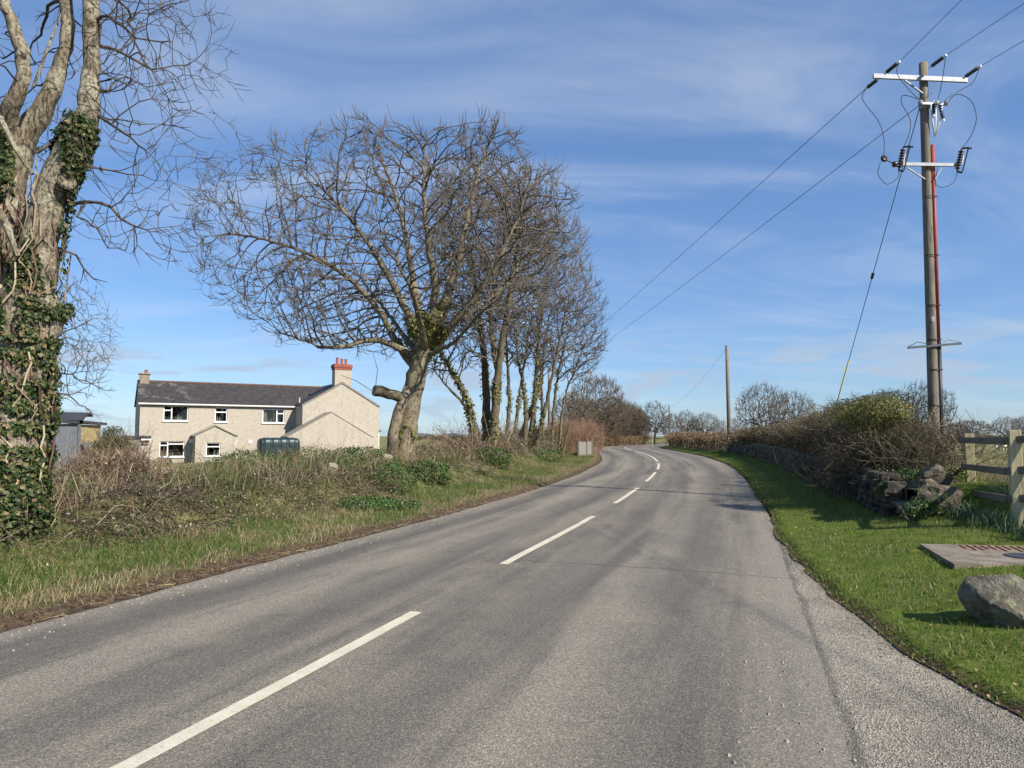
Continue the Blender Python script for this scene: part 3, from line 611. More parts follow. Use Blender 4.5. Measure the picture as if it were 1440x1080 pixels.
window(*wins[0], 0, [(.0, .33, .68), (.33, 1, None)]); window(*wins[1], 0, [(0, 1, .68)]); window(*wins[2], 0, [(0, .66, None), (.66, 1, .68)], True); window(*wins[3], 0, [(0, .33, .74), (.33, 1, .82)])
def chimney(x, y, w, d, z0, z1, cap, pots):
    mb = MB(); mb.box((x, y, (z0 + z1) / 2), (w, d, z1 - z0)); o = hp(mb.build('chimney', M['pebbledash' if cap else 'chimney_stone'], local=True))
    mb = MB()
    if cap: mb.box((x, y, z1 + .10), (w + .10, d + .1, .2)); mb.box((x, y, z1 + .29), (w + .22, d + .2, .18)); mb.box((x, y, z1 + .44), (w + .10, d + .1, .12)); top = z1 + .5
    else: mb.box((x, y, z1 + .05), (w + .22, d + .2, .1)); top = z1 + .1
    sub(mb.build('chimney_cap', M['brick_red'] if cap else M['verge_cement'], local=True), o)
    for px_, h in pots: mb = MB(); mb.lathe((x + px_, y, top), [(.15, 0), (.17, .06), (.13, .10), (.125, h - .08), (.16, h - .05), (.15, h)], 12); sub(mb.build('chimney_pot', M['terracotta'], local=True), o)
chimney(.42, DEEP / 2, .72, .9, RIDGE - .5, RIDGE + .62, False, [(.12, .32)])
# gabled wing
WO = 2.5
wx0, wz0 = fac(425.5, 571, WO); wx1, _ = fac(533, 570, WO); wxp, wzp = fac(483, 538.5, WO); wxc = (wx0 + wx1) / 2
wze = fac(533, 570, WO)[1]; wze = (wze + wz0) / 2
mb = MB()
mb.add([(wx0, -WO, -.3), (wx1, -WO, -.3), (wx1, -WO, wze), (wxc, -WO, wzp), (wx0, -WO, wze)], [(0, 1, 2, 4)], [(4, 2, 3)])
mb.add([(wx1, -WO, -.3), (wx1, DEEP, -.3), (wx1, DEEP, wze), (wx1, -WO, wze)], [(0, 1, 2, 3)]); mb.add([(wx0, DEEP, -.3), (wx0, -WO, -.3), (wx0, -WO, wze), (wx0, DEEP, wze)], [(0, 1, 2, 3)])
mb.add([(wx0, DEEP, wze), (wx1, DEEP, wze), (wxc, DEEP, wzp), (wx0, DEEP, -.3), (wx1, DEEP, -.3)], [(4, 3, 0, 1)], [(1, 0, 2)])
hp(mb.build('gable_wing', M['pebbledash'], local=True))
def gable_roof(x0, x1, ze, zp, y0, y1, th, mt, name, ovx=.12):
    mb = MB(); xc = (x0 + x1) / 2; k = (zp - ze) / (xc - x0)
    for a in (-1, 1):
        xe = xc + a * ((x1 - x0) / 2 + ovx); z_e = ze - ovx * k
        mb.add([(xe, y0, z_e), (xc, y0, zp), (xc, y1, zp), (xe, y1, z_e), (xe, y0, z_e + th), (xc, y0, zp + th), (xc, y1, zp + th), (xe, y1, z_e + th)], [(0, 1, 2, 3), (7, 6, 5, 4), (0, 4, 5, 1), (3, 2, 6, 7), (0, 3, 7, 4)])
    return hp(mb.build(name, mt, local=True))
wr = gable_roof(wx0, wx1, wze, wzp, -WO - .03, DEEP + .1, .10, M['slate'], 'wing_roof', .08)
mb = MB(); hw = (wx1 - wx0) / 2
for a in (-1, 1): mb.beam((wxc + a * (hw + .1), -WO - .06, wze - .1 * (wzp - wze) / hw), (wxc, -WO - .06, wzp), .05, .10)
sub(mb.build('verge_trim', M['verge_cement'], local=True), wr)
chimney(fac(482.5, 530, WO)[0], -WO + .62, fac(494, 530, WO)[0] - fac(471, 530, WO)[0], .9, wzp - .7, fac(482, 519.5, WO)[1], True, [(-.42, .62), (0., .52), (.38, .52)])
# low gabled outhouse in front of the wing
LO = 4.6
lx0, lzl = fac(404, 613, LO); lx1, _ = fac(524, 630, LO); lxc = (lx0 + lx1) / 2; _, lzp = fac(460, 580, LO); lze = lzl - .1
mb = MB(); mb.add([(lx0, -LO, -.3), (lx1, -LO, -.3), (lx1, -LO, lze), (lxc, -LO, lzp), (lx0, -LO, lze)], [(0, 1, 2, 4)], [(4, 2, 3)])
mb.add([(lx1, -LO, -.3), (lx1, -WO, -.3), (lx1, -WO, lze), (lx1, -LO, lze)], [(0, 1, 2, 3)]); mb.add([(lx0, -WO, -.3), (lx0, -LO, -.3), (lx0, -LO, lze), (lx0, -WO, lze)], [(0, 1, 2, 3)])
hp(mb.build('outhouse', M['pebbledash'], local=True)); gable_roof(lx0, lx1, lze, lzp, -LO - .04, -WO + .01, .07, M['verge_cement'], 'outhouse_roof', .05)
# porch
PO = 1.5
px0, pze = fac(275.5, 612, PO); px1, _ = fac(331, 612, PO); pxc = (px0 + px1) / 2; _, pzp = fac(303, 599, PO)
pw = rect((291.5, 622.5), (311.5, 641), PO)
mb = MB(); wall_holes(mb, px0, px1, -.3, pze, -PO, [pw], .2); mb.add([(px0, -PO, pze), (px1, -PO, pze), (pxc, -PO, pzp)], [], [(0, 1, 2)])
mb.add([(px1, -PO, -.3), (px1, 0, -.3), (px1, 0, pze), (px1, -PO, pze)], [(0, 1, 2, 3)]); mb.add([(px0, 0, -.3), (px0, -PO, -.3), (px0, -PO, pze), (px0, 0, pze)], [(0, 1, 2, 3)])
mb.m = 1; mb.add([(px0 + .05, -.02, 0), (px1 - .05, -.02, 0), (px1 - .05, -.02, pze), (px0 + .05, -.02, pze)], [(0, 1, 2, 3)]); hp(mb.build('porch', [M['pebbledash'], M['room']], local=True)); window(*pw, -PO, [(0, 1, .7)])
pr = gable_roof(px0, px1, pze, pzp, -PO - .12, .0, .09, M['verge_cement'], 'porch_roof', .2)
mb = MB(); mb.tube([(px0 - .02, -PO - .06, pze - .1), (px0 - .02, -PO - .06, 0)], .045, 8); hp(mb.build('downpipe', M['dark_gutter'], local=True))
mb = MB(); mb.tube([(px1 + .18, -PO - .02, pze - .05), (px1 + .18, -PO - .02, pze - .5), (px1 + .02, -PO - .06, pze - .7), (px1 + .02, -PO - .06, 0)], .045, 8); hp(mb.build('downpipe', M['gutter'], local=True))
mb = MB(); mb.tube([(px1 + .18, -PO - .15, pze - .06), (px1 + .18, 0, pze - .06)], .06, 8); hp(mb.build('gutter', M['dark_gutter'], local=True))
for q in ((270, 620), (353, 621)):
    x, z = fac(*q); mb = MB(); mb.box((x, -.03, z), (.30, .06, .30)); hp(mb.build('meter_box', M['upvc'], local=True))
# sloping garden wall, outhouse lean-to, conservatory, tank
(ax, az_), (bx, bz) = fac(333, 629, 2.2), fac(372, 647, 2.2)
mb = MB(); y = -2.2; mb.beam((ax, y, az_ - .07), (bx, y, bz - .07), .30, .14); mb.m = 1; mb.add([(ax, y - .1, -.4), (bx, y - .1, -.4), (bx, y - .1, bz - .12), (ax, y - .1, az_ - .12), (ax, y + .1, -.4), (bx, y + .1, -.4), (bx, y + .1, bz - .12), (ax, y + .1, az_ - .12)], [(0, 1, 2, 3), (5, 4, 7, 6), (4, 0, 3, 7), (1, 5, 6, 2)]); hp(mb.build('sloping_side_wall', [M['verge_cement'], M['pebbledash']], local=True))
leanto = thing('lean_to_shed', 'small grey boarded lean-to shed with a flat roof beside the farmhouse', 'shed', HP, TH)
(a0, za), (a1, zb) = fac(176, 613, .4), fac(214, 616, .4); a_m = fac(200, 616, .4)[0]
mb = MB(); mb.box(((a0 + a1) / 2, .8, za - .10), (a1 - a0, 2.6, .20)); o = mb.build('roof', M['roof_felt'], local=True); o.parent = leanto
mb = MB(); mb.box(((a_m + a1) / 2, -.54, za - .29), (a1 - a_m, .06, .12)); o = mb.build('fascia_board', M['upvc'], local=True); o.parent = leanto
for x in np.linspace(a0 + .1, a_m - .05, 11): mb = MB(); mb.box((x, -.35, (za - .25) / 2 - .15), ((a_m - a0) / 11 + .012, .03 + .01 * (len(mb.v) % 2), za + .1)); o = mb.build('board', M['grey_board'], local=True); o.parent = leanto
mb = MB(); mb.box(((a0 + a_m) / 2, .8, (za - .25) / 2 - .15), (a_m - a0 - .06, 2.2, za + .05)); o = mb.build('wall', M['grey_board'], local=True); o.parent = leanto
cons = thing('side_extension', 'small white glazed extension with a grey hipped roof behind the gable', 'extension', HP, TH)
cx0 = wx1 + .02; cz = fac(540, 607, -2)[1]
mb = MB(); mb.box((cx0 + .7, 2.6, cz / 2 - .15), (1.3, 3, cz + .1)); o = mb.build('wall', M['upvc'], local=True); o.parent = cons
mb = MB(); mb.add([(cx0, .9, cz), (cx0 + 1.6, .9, cz), (cx0 + 1.6, 4.3, cz), (cx0, 4.3, cz), (cx0, 2, cz + .9), (cx0, 3.4, cz + .9)], [(0, 3, 2, 1), (1, 2, 5, 4)], [(0, 1, 4), (2, 3, 5)]); o = mb.build('roof', M['slate'], local=True); o.parent = cons
mb = MB(); mb.box((cx0 + .55, 1.085, cz * .6), (.55, .03, cz * .55)); o = mb.build('pane', M['room'], local=True); o.parent = cons
# oil tank: moulded, with ribs and rounded ends
tk = thing('oil_tank', 'dark green ribbed plastic oil tank in front of the farmhouse wall', 'tank', HP, TH)
(t0, zt), (t1, zb) = fac(364.5, 615.5, 5.6), fac(420.5, 645, 5.6); xs = np.linspace(t0, t1, 41); prof = []
V = []; nseg = 28
for i, x in enumerate(xs):
    u = i / 40; e = min(u, 1 - u); rr = 1 - .26 * (1 - min(1, e / .11)) ** 2; rib = .045 if i % 8 in (3, 4) and 2 < i < 38 else 0
    for k in range(nseg):
        a = 2 * math.pi * k / nseg; c_, s_ = math.cos(a), math.sin(a); p = 5.0
        d = (abs(c_) ** p + abs(s_) ** p) ** (-1 / p)
        V.append((x, -4.85 - .75 + c_ * d * (.75 * rr - rib), .62 + (zt - .62) / 2 * (1 + 0) + s_ * d * ((zt - .45) / 2 * rr - rib) - .08))
q = [(i * nseg + k, i * nseg + (k + 1) % nseg, (i + 1) * nseg + (k + 1) % nseg, (i + 1) * nseg + k) for i in range(40) for k in range(nseg)]
V += [(t0 - .02, -5.6, zt / 2 + .2), (t1 + .02, -5.6, zt / 2 + .2)]
tr_ = [(41 * nseg, (k + 1) % nseg, k) for k in range(nseg)] + [(41 * nseg + 1, 40 * nseg + k, 40 * nseg + (k + 1) % nseg) for k in range(nseg)]
o = MB().add(V, q, tr_).build('tank_body', M['tank_green'], smooth=True, local=True); o.parent = tk
mb = MB()
for k in range(4): mb.box((t0 + .5 + k * (t1 - t0 - 1) / 3, -5.6, .02), (.3, 1.3, .84))
o = mb.build('plinth', M['concrete'], local=True); o.parent = tk
mb = MB(); mb.lathe(((t0 + t1) / 2 + .6, -5.6, zt - .06), [(.2, 0), (.2, .09), (.12, .12)], 14); o = mb.build('filler_cap', M['black_plastic'], local=True); o.parent = tk
mb = MB()
for k in range(3): mb.box((t0 + .85 + k * (t1 - t0 - 1.7) / 2, -6.37, zt * .52), (.55, .05, .36))
o = mb.build('recess_panel', M['tank_green'], local=True); o.parent = tk
# big dark shed on the left
shd = thing('shed', 'blue grey boarded shed with a dark curved roof behind the brambles', 'shed')
def sp(px, py, Y): return at(px, py, Y)
A, B, C = sp(40, 600, 44.5), sp(112, 596, 45.5), sp(140, 596, 47.5)
gz = -.45
nb = 22
for i in range(nb):
    p = A + (B - A) * (i + .5) / nb; w = np.linalg.norm((B - A)[:2]) / nb; a = math.atan2((B - A)[1], (B - A)[0]); h = p[2] + .05 - gz
    mb = MB(); mb.box((p[0], p[1] + .02 * (i % 2), gz + h / 2), (w + .004, .04, h), a); mb.build('board', M['shed_board'], shd)
mb = MB(); a = math.atan2((C - B)[1], (C - B)[0]); p = (B + C) / 2; w = np.linalg.norm((C - B)[:2]); ph = 1.15
mb.box((p[0], p[1], B[2] - .05 - ph / 2), (w, .05, ph), a); mb.build('pale_panel', M['ply'], shd)
mb = MB(); q0 = B + (C - B) * 1.0; mb.box((q0[0], q0[1], (B[2] + gz) / 2), (.12, .12, B[2] - gz)); mb.build('post', M['shed_board'], shd); mb = MB(); mb.box((B[0], B[1], (B[2] + gz) / 2), (.14, .14, B[2] - gz)); mb.build('post', M['shed_board'], shd)
mb = MB(); dirb = norm(np.array([(B - A)[0], (B - A)[1], 0])); dirc = norm(np.array([(C - B)[0], (C - B)[1], 0])); back = np.array([-dirb[1], dirb[0], 0])
for k, (y_, z_) in enumerate(((0, 0),)):
    prf = [(-.25, .02), (.9, .18), (2.1, .52), (3.3, .70), (4.5, .55)]
    for (d0, h0), (d1, h1) in zip(prf, prf[1:]):
        a0_, b0_ = A - dirb * 3 + back * d0, B + back * d0; a1_, b1_ = A - dirb * 3 + back * d1, B + back * d1
        z_ = B[2] + .06; mb.add([(*a0_[:2], z_ + h0), (*b0_[:2], z_ + h0 - .05), (*b1_[:2], z_ + h1 - .05), (*a1_[:2], z_ + h1), (*a0_[:2], z_ + h0 + .12), (*b0_[:2], z_ + h0 + .07), (*b1_[:2], z_ + h1 + .07), (*a1_[:2], z_ + h1 + .12)], [(0, 3, 2, 1), (4, 5, 6, 7), (0, 1, 5, 4), (1, 2, 6, 5)])
E0, E1 = B - dirc * .1, C + dirc * .35; bk = np.array([-dirc[1], dirc[0], 0]); z_ = B[2] + .05
mb.add([(*(E0 - bk * .3)[:2], z_), (*(E1 - bk * .3)[:2], z_ - .1), (*(E1 + bk * 3)[:2], z_ + .05), (*(E0 + bk * 3)[:2], z_ + .1), (*(E0 - bk * .3)[:2], z_ + .16), (*(E1 - bk * .3)[:2], z_ + .06), (*(E1 + bk * 3)[:2], z_ + .2), (*(E0 + bk * 3)[:2], z_ + .25)], [(0, 3, 2, 1), (4, 5, 6, 7), (0, 1, 5, 4), (1, 2, 6, 5), (2, 3, 7, 6)])
mb.build('roof', M['roof_felt'], shd)
mb = MB(); F0 = B + bk * 1.5; mb.box(((F0 + (C - B) / 2)[0], (F0 + (C - B) / 2)[1], (B[2] + gz) / 2 - .3), (w, .05, B[2] - gz - .6), a); mb.build('back_wall', M['shed_board'], shd)
mb = MB(); c1, c2 = A + back * 4.2, B + back * 4.2; m_ = (c1 + c2) / 2; mb.box((m_[0], m_[1], (B[2] + gz) / 2), (np.linalg.norm((B - A)[:2]), .05, B[2] - gz), math.atan2(dirb[1], dirb[0])); mb.build('back_wall', M['shed_board'], shd)
# pale rails by the garden
gt = thing('garden_rails', 'two pale timber rails on short posts among the brambles before the farmhouse', 'fence')

for z in (661, 652):
    mb = MB(); a_, b_ = at(203, z - 3, 26), at(238, z - 3.5, 27); mb.beam(a_, b_, .05, .13); mb.build('rail', M['fence_wood'], gt)
for px_ in (205, 237):
    a_ = at(px_, 645, 26 if px_ == 205 else 27); mb = MB(); gz_ = sz(a_[0], a_[1]) - .1; mb.beam((a_[0], a_[1] + .08, gz_), (a_[0], a_[1] + .08, a_[2]), .12, .12, (0, 1, 0)); mb.build('post', M['rail_wood'], gt)
# ------------------------------------------------------------------ bare trees
FW = -.22
class Tree:
    """grows limbs towards points of the crown, then thin twigs; nodes are appended parent first"""
    def __init__(s, step): s.P = []; s.par = []; s.man = []; s.step = step
    def seed(s, pts, r0=None, r1=None, wob=.03, root=False):
        P = catmull(pts, 8); rl = None if np.isscalar(r0) or r0 is None else np.interp(np.linspace(0, 1, len(P)), np.linspace(0, 1, len(pts)), r0); r0 = 1 if rl is not None else r0; r1 = 1 if rl is not None else r1; L = np.concatenate([[0], np.cumsum(np.linalg.norm(np.diff(P, axis=0), axis=1))]); n = max(2, int(L[-1] / s.step) + 1)
        q = np.linspace(0, L[-1], n); P = np.stack([np.interp(q, L, P[:, k]) for k in range(3)], 1)
        j = rng.normal(size=(n, 3)) * wob; j[0] = 0; P = P + j
        rr = np.linspace(0, 1, n); rr = (r0 + (r1 - r0) * rr ** .85) if r0 else np.zeros(n); rr = np.interp(q, L, rl) if rl is not None else rr
        if root or not s.P: prev = -1; i0 = 0
        else: A = np.array(s.P); prev = int(((A - P[0]) ** 2).sum(1).argmin()); i0 = 1
        for i in range(i0, n):
            s.P.append(P[i]); s.par.append(prev); s.man.append(float(rr[i])); prev = len(s.P) - 1
    def grow(s, pts, infl, kill, bias=(0, 0, .12), iters=90, jit=.12, keep=.35, hub=None, out=.4):
        pts = np.asarray(pts, float); n = len(pts); bias = np.array(bias); nk = {}; P = np.array(s.P); near = np.full(n, -1); nd = np.full(n, 1e9)
        dirs = [P[i] - P[p] if p >= 0 else np.array([0, 0, 1.]) for i, p in enumerate(s.par)]
        for i in range(0, len(P), 2000):
            d = ((pts[:, None] - P[None, i:i + 2000]) ** 2).sum(2); k = d.argmin(1); m = d[np.arange(n), k]; u = m < nd; nd[u] = m[u]; near[u] = k[u] + i
        alive = nd > kill ** 2
        for it in range(iters):
            act = alive & (nd < infl ** 2)
            if not act.any(): break
            ix = near[act]; v = norm(pts[act] - np.array(s.P)[ix]); fw = (v * norm(np.array([dirs[k] for k in ix]))).sum(1) > FW
            if not fw.any(): break
            ai_ = np.where(act)[0]; act = np.zeros(n, bool); act[ai_[fw]] = True; ix, v = ix[fw], v[fw]; uq, inv = np.unique(ix, return_inverse=True)
            acc = np.zeros((len(uq), 3)); np.add.at(acc, inv, v)
            D = norm(norm(acc) + bias + (0 if hub is None else out * norm(np.array(s.P)[uq] - hub)) + rng.normal(size=acc.shape) * jit + keep * norm(np.array([dirs[k] for k in uq])))
            ok_ = np.array([nk.get(int(k), 0) < 3 for k in uq])
            for k in uq: nk[int(k)] = nk.get(int(k), 0) + 1
            alive[np.where(act)[0][~ok_[inv]]] = False
            if not ok_.any(): break
            uq, D = uq[ok_], D[ok_]
            new = np.array(s.P)[uq] + D * s.step; b = len(s.P)
            for k in range(len(uq)): s.P.append(new[k]); s.par.append(int(uq[k])); s.man.append(0.); dirs.append(D[k])
            ai = np.where(alive)[0]; d = ((pts[ai][:, None] - new[None]) ** 2).sum(2); k = d.argmin(1); m = d[np.arange(len(ai)), k]; u = m < nd[ai]; nd[ai[u]] = m[u]; near[ai[u]] = k[u] + b
            alive &= nd > kill ** 2
            if len(s.P) > 26000: break
    def twigs(s, prob, length, up=.35, gens=2, spread=.9, maxd=3):
        P = np.array(s.P); par = np.array(s.par); n = len(P); cnt = np.zeros(n, int)
        for i in range(n - 1, -1, -1):
            if par[i] >= 0: cnt[par[i]] += cnt[i] + 1
        base = np.where((cnt <= maxd) & (par >= 0))[0]; base = np.repeat(base, 2); base = base[rng.random(len(base)) < prob]
        D = norm(P[base] - P[par[base]])
        for g in range(gens):
            k = len(base); l = length * rng.uniform(.55, 1.25, k) * (.8 ** g)
            D1 = norm(D + rng.normal(size=(k, 3)) * spread * .5 + np.array([0, 0, up * .4])); P1 = P[base] + D1 * l[:, None] * .5
            D2 = norm(D1 + rng.normal(size=(k, 3)) * .12 + np.array([0, 0, up])); P2 = P1 + D2 * l[:, None] * .6
            b = len(s.P)
            for i in range(k): s.P.append(P1[i]); s.par.append(int(base[i])); s.man.append(0.)
            for i in range(k): s.P.append(P2[i]); s.par.append(b + i); s.man.append(0.)
            P = np.array(s.P); base = np.concatenate([np.arange(b, b + 2 * k)]); D = np.concatenate([D1, D2]); m = rng.random(2 * k) < .55; base = base[m]; D = D[m]
    def radii(s, r_tip, r_base, flare=None, cap=.8):
        n = len(s.P); par = s.par; tips = np.zeros(n); ch = np.zeros(n, int)
        for i in range(n):
            if par[i] >= 0: ch[par[i]] += 1
        for i in range(n - 1, -1, -1):
            if ch[i] == 0: tips[i] = 1
            if par[i] >= 0: tips[par[i]] += tips[i]
        e = math.log(max(r_base / r_tip, 1.5)) / math.log(max(tips.max(), 2)); r = r_tip * tips ** e; man = np.array(s.man); r = np.where(man > 0, np.maximum(man, 0), r)
        for i in range(n):
            p = par[i]
            if p >= 0 and man[i] == 0: r[i] = min(r[i], r[p] * (.92 if man[p] == 0 else cap))
        s.r = np.maximum(r, r_tip * .8); s.tips = tips; return s
    def arrays(s, lo, hi, sides, rough=0., taper=.55):
        """tube mesh for edges whose outer radius lies in [lo, hi)"""
        P = np.array(s.P); par = np.array(s.par); r = s.r; n = len(P); D = np.zeros((n, 3)); ok = par >= 0; D[ok] = P[ok] - P[par[ok]]; main = np.full(n, -1)
        for i in np.argsort(r):
            if par[i] >= 0: main[par[i]] = i
        t = D.copy(); hm = main >= 0; t[hm] += D[main[hm]]; t = norm(t + np.array([1e-6, 0, 1e-6])); ref = np.array([.9, .42, .06]); U = norm(np.cross(t, ref)); W = np.cross(t, U)
        has = np.zeros(n, bool); has[par[ok]] = True; rr = np.where(has, r, r * taper)
        E = np.where(ok & (r >= lo) & (r < hi))[0]
        if not len(E): return None
        a = np.arange(sides) * 2 * math.pi / sides; ca, sa = np.cos(a)[None, :, None], np.sin(a)[None, :, None]
        def ring(c, u, w, rad): return c[:, None] + rad[:, None, None] * (ca * u[:, None] + sa * w[:, None])
        used = np.unique(np.concatenate([E, par[E][main[par[E]] == E]])); mp = np.full(n, -1); mp[used] = np.arange(len(used))
        V = [ring(P[used], U[used], W[used], rr[used])]
        if rough:
            c = P[used][:, None]; off = V[0] - c; h = fbm(V[0][..., 0] * 3.1 + V[0][..., 1] * 2.3, V[0][..., 2] * 1.9, 31) - .5; h2 = vnoise(V[0][..., 0] * 9 + V[0][..., 1] * 7, V[0][..., 2] * 5, 32) - .5
            V[0] = c + off * (1 + rough * (h * 1.2 + h2 * .5))[..., None]
        st = mp[par[E]] * sides; side_e = main[par[E]] != E; k = side_e.sum()
        if k:
            es = E[side_e]; Dn = norm(D[es]); U2 = norm(np.cross(Dn, ref)); W2 = np.cross(Dn, U2); V.append(ring(P[par[es]], U2, W2, np.minimum(r[es] * 1.15, r[par[es]]))); st = st.copy(); st[side_e] = (len(used) + np.arange(k)) * sides
        en = mp[E] * sides; j = np.arange(sides)[None]; j2 = (j + 1) % sides
        q = np.stack([st[:, None] + j, st[:, None] + j2, en[:, None] + j2, en[:, None] + j], -1).reshape(-1, 4)
        return np.vstack([v.reshape(-1, 3) for v in V]), q
    def part(s, name, lo, hi, sides_list, mt, parent, rough=0., local=False):
        V = []; Q = []; o = 0
        for a, b, k in sides_list:
            x = s.arrays(max(lo, a), min(hi, b), k, rough if k >= 7 else 0)
            if x is None: continue
            V.append(x[0]); Q.append(x[1] + o); o += len(x[0])
        me = mesh(name, np.vstack(V), [np.vstack(Q)], mt, smooth=True); return link(name, me, parent, local)
def ellipsoid(c, r, n, shell=.55, gaps=0.):
    d = norm(rng.normal(size=(n, 3))); u = rng.random(n) ** (1 / 3.); u = np.where(rng.random(n) < shell, .72 + .28 * rng.random(n), u); q = np.array(c) + d * u[:, None] * np.array(r)
    return q if gaps <= 0 else q[fbm(q[:, 0] * .85 + q[:, 1] * .4, q[:, 2] * .85 - q[:, 1] * .45, 79) > gaps]
SIDES = [(.10, 9, 14), (.035, .10, 7), (.016, .035, 5), (0, .016, 3)]
def wrap_leaves(tree, sel, n, size, tpl, rough=.2):
    """leaves lying over the bark of the chosen nodes"""
    P = np.array(tree.P); k = rng.choice(sel, n); par = np.array(tree.par)[k]; f = rng.random(n)[:, None]; q = np.where(par[:, None] >= 0, P[k] * f + P[par] * (1 - f), P[k])
    D = norm(P[k] - P[np.maximum(par, 0)] + 1e-6); a = rng.normal(size=(n, 3)); rad = norm(a - D * (a * D).sum(1, keepdims=True)); c_ = q + rad * tree.r[k][:, None]; h = fbm(c_[:, 0] * 3.1 + c_[:, 1] * 2.3, c_[:, 2] * 1.9, 31) - .5; h2 = vnoise(c_[:, 0] * 9 + c_[:, 1] * 7, c_[:, 2] * 5, 32) - .5; r = tree.r[k] * (1.01 + rough * (h * 1.2 + h2 * .5)) + .008 + rng.random(n) ** 2 * .10
    return q + rad * r[:, None], norm(rad + rng.normal(size=(n, 3)) * .42 + np.array([0, 0, .18])), size * rng.uniform(.55, 1.25, n)

# --- the ivy-clad tree close by on the left
YL = 9.4
L = Tree(.16)
def pl(*q): return [at(x, y, YL + d) for x, y, d in q]
zb = sz(*at(22, 800, YL)[:2]) - .25
b0 = at(10, 800, YL); b0[2] = zb
L.seed([b0] + pl((12, 720, 0), (16, 600, 0), (27, 500, 0), (42, 420, 0)), [.50, .45, .40, .38, .38], 0, .02)
L.seed(pl((42, 420, 0), (60, 340, 0), (74, 262, -.05), (97, 215, -.1), (118, 174, -.1), (128, 111, 0), (129, 37, .05), (126, -30, .1), (116, -130, .2), (118, -290, .3)), [.28, .22, .19, .17, .145, .12, .112, .10, .08, .05], 0, .010)
L.seed(pl((40, 440, 0), (12, 340, .1), (14, 250, .2), (32, 193, .25), (64, 146, .3), (86, 89, .3), (95, 37, .3), (92, -40, .4), (104, -190, .8)), [.28, .23, .21, .17, .13, .10, .092, .08, .05], 0, .010)
L.seed(pl((14, 250, .2), (10, 165, 0), (33, 120, -.1), (31, 74, -.1), (11, 18, -.15), (-8, -45, -.2), (-40, -200, -.3)), [.14, .11, .09, .085, .075, .065, .04], 0, .010)
L.seed(pl((38, 460, 0), (-25, 380, -.1), (-80, 260, -.3), (-150, 120, -.6), (-230, -60, -.8)), .24, .05, .02)
for q, r0 in (([(130, 30, 0), (150, 22, -.1), (172, 38, -.3), (200, 56, -.5), (240, 58, -.6)], .024), ([(134, 62, 0), (160, 70, .2), (190, 85, .5), (215, 96, .6), (262, 92, .8)], .026), ([(137, 165, 0), (160, 178, -.2), (185, 195, -.4), (205, 212, -.5)], .026),
              ([(112, 228, 0), (140, 236, .1), (170, 243, .3), (200, 246, .5)], .02), ([(105, 292, 0), (128, 283, .1), (150, 288, .1), (170, 310, .2), (205, 322, .3)], .03), ([(95, 342, 0), (110, 362, .1), (122, 385, .2), (150, 396, .2)], .018),
              ([(100, 2, .3), (120, -50, .2), (150, -100, 0), (180, -130, -.2)], .035), ([(130, 120, 0), (150, 128, .4), (172, 108, .9), (205, 122, 1.3)], .022), ([(100, 300, 0), (135, 320, -.3), (150, 346, -.5), (178, 352, -.7)], .016), ([(40, 215, .2), (62, 210, .4), (85, 190, .6), (110, 205, .8)], .03)):
    L.seed(pl(*q), r0, r0 * .45, .012)
v0, v1 = at(128, 0, YL), at(262, 330, YL)
A1 = np.stack([rng.uniform(-5.5, -4.25, 620), rng.normal(9.4, .75, 620), rng.uniform(4.1, 7.9, 620)], 1)
A1 = A1[(A1[:, 0] < -5.45 + .42 + .8 * vnoise(A1[:, 2] * 1.1, A1[:, 1] * .7, 41) + .55 * smooth01(5.2, 7.4, A1[:, 2]))]
A2 = ellipsoid((-6.9, 9.6, 10.4), (3.6, 3.8, 4.6), 950); A2 = A2[(A2[:, 2] > 7.2) & ~((A2[:, 0] > -4.9) & (A2[:, 2] < 9.6))]
A3 = np.stack([rng.uniform(-9.5, -6.5, 260), rng.normal(9.9, 1.2, 260), rng.uniform(4.6, 8, 260)], 1)
L.grow(np.vstack([A1, A2, A3]), 1.3, .2, (0, 0, -.02), 60, .22, .3)
L.twigs(.5, .26, .28, 1, 1.0, 3)
L.radii(.0056, .55, cap=.5)
lt = thing('ivy_clad_tree', 'tall bare tree with a thick ivy covered trunk on the bramble bank', 'tree')
L.part('trunk', .05, 99, SIDES, M['bark_ivy_tree'], lt, .34); L.part('crown', 0, .05, [(.014, .05, 5), (0, .014, 3)], M['twig_near'], lt)
LP_ = np.array(L.P); sel = np.where((L.r > .09) & (LP_[:, 2] < 5.9))[0]; w = LP_[sel, 2]
def ivy_keep(p, z0, dens):
    n = fbm(p[:, 0] * 1.9 + p[:, 1] * 1.3, p[:, 2] * 1.15, 51); return n > dens
pv, nv, sv_ = wrap_leaves(L, sel, 52000, .058, IVY, .34); thr = .34 + .32 * smooth01(3.2, 5.6, pv[:, 2]) - .10 * smooth01(-6.25, -5.7, pv[:, 0]) - .10 * smooth01(2.6, 1.2, pv[:, 2])
k = fbm(pv[:, 0] * 4.2 + pv[:, 1] * 1.5 + pv[:, 2] * .5, pv[:, 2] * .85 + pv[:, 1] * 1.2, 51) > thr; V, F = leaves(pv[k], nv[k], sv_[k], IVY, .6)
tag(link('ivy', mesh('ivy', V, [F], M['ivy']), lt), kind='stuff')
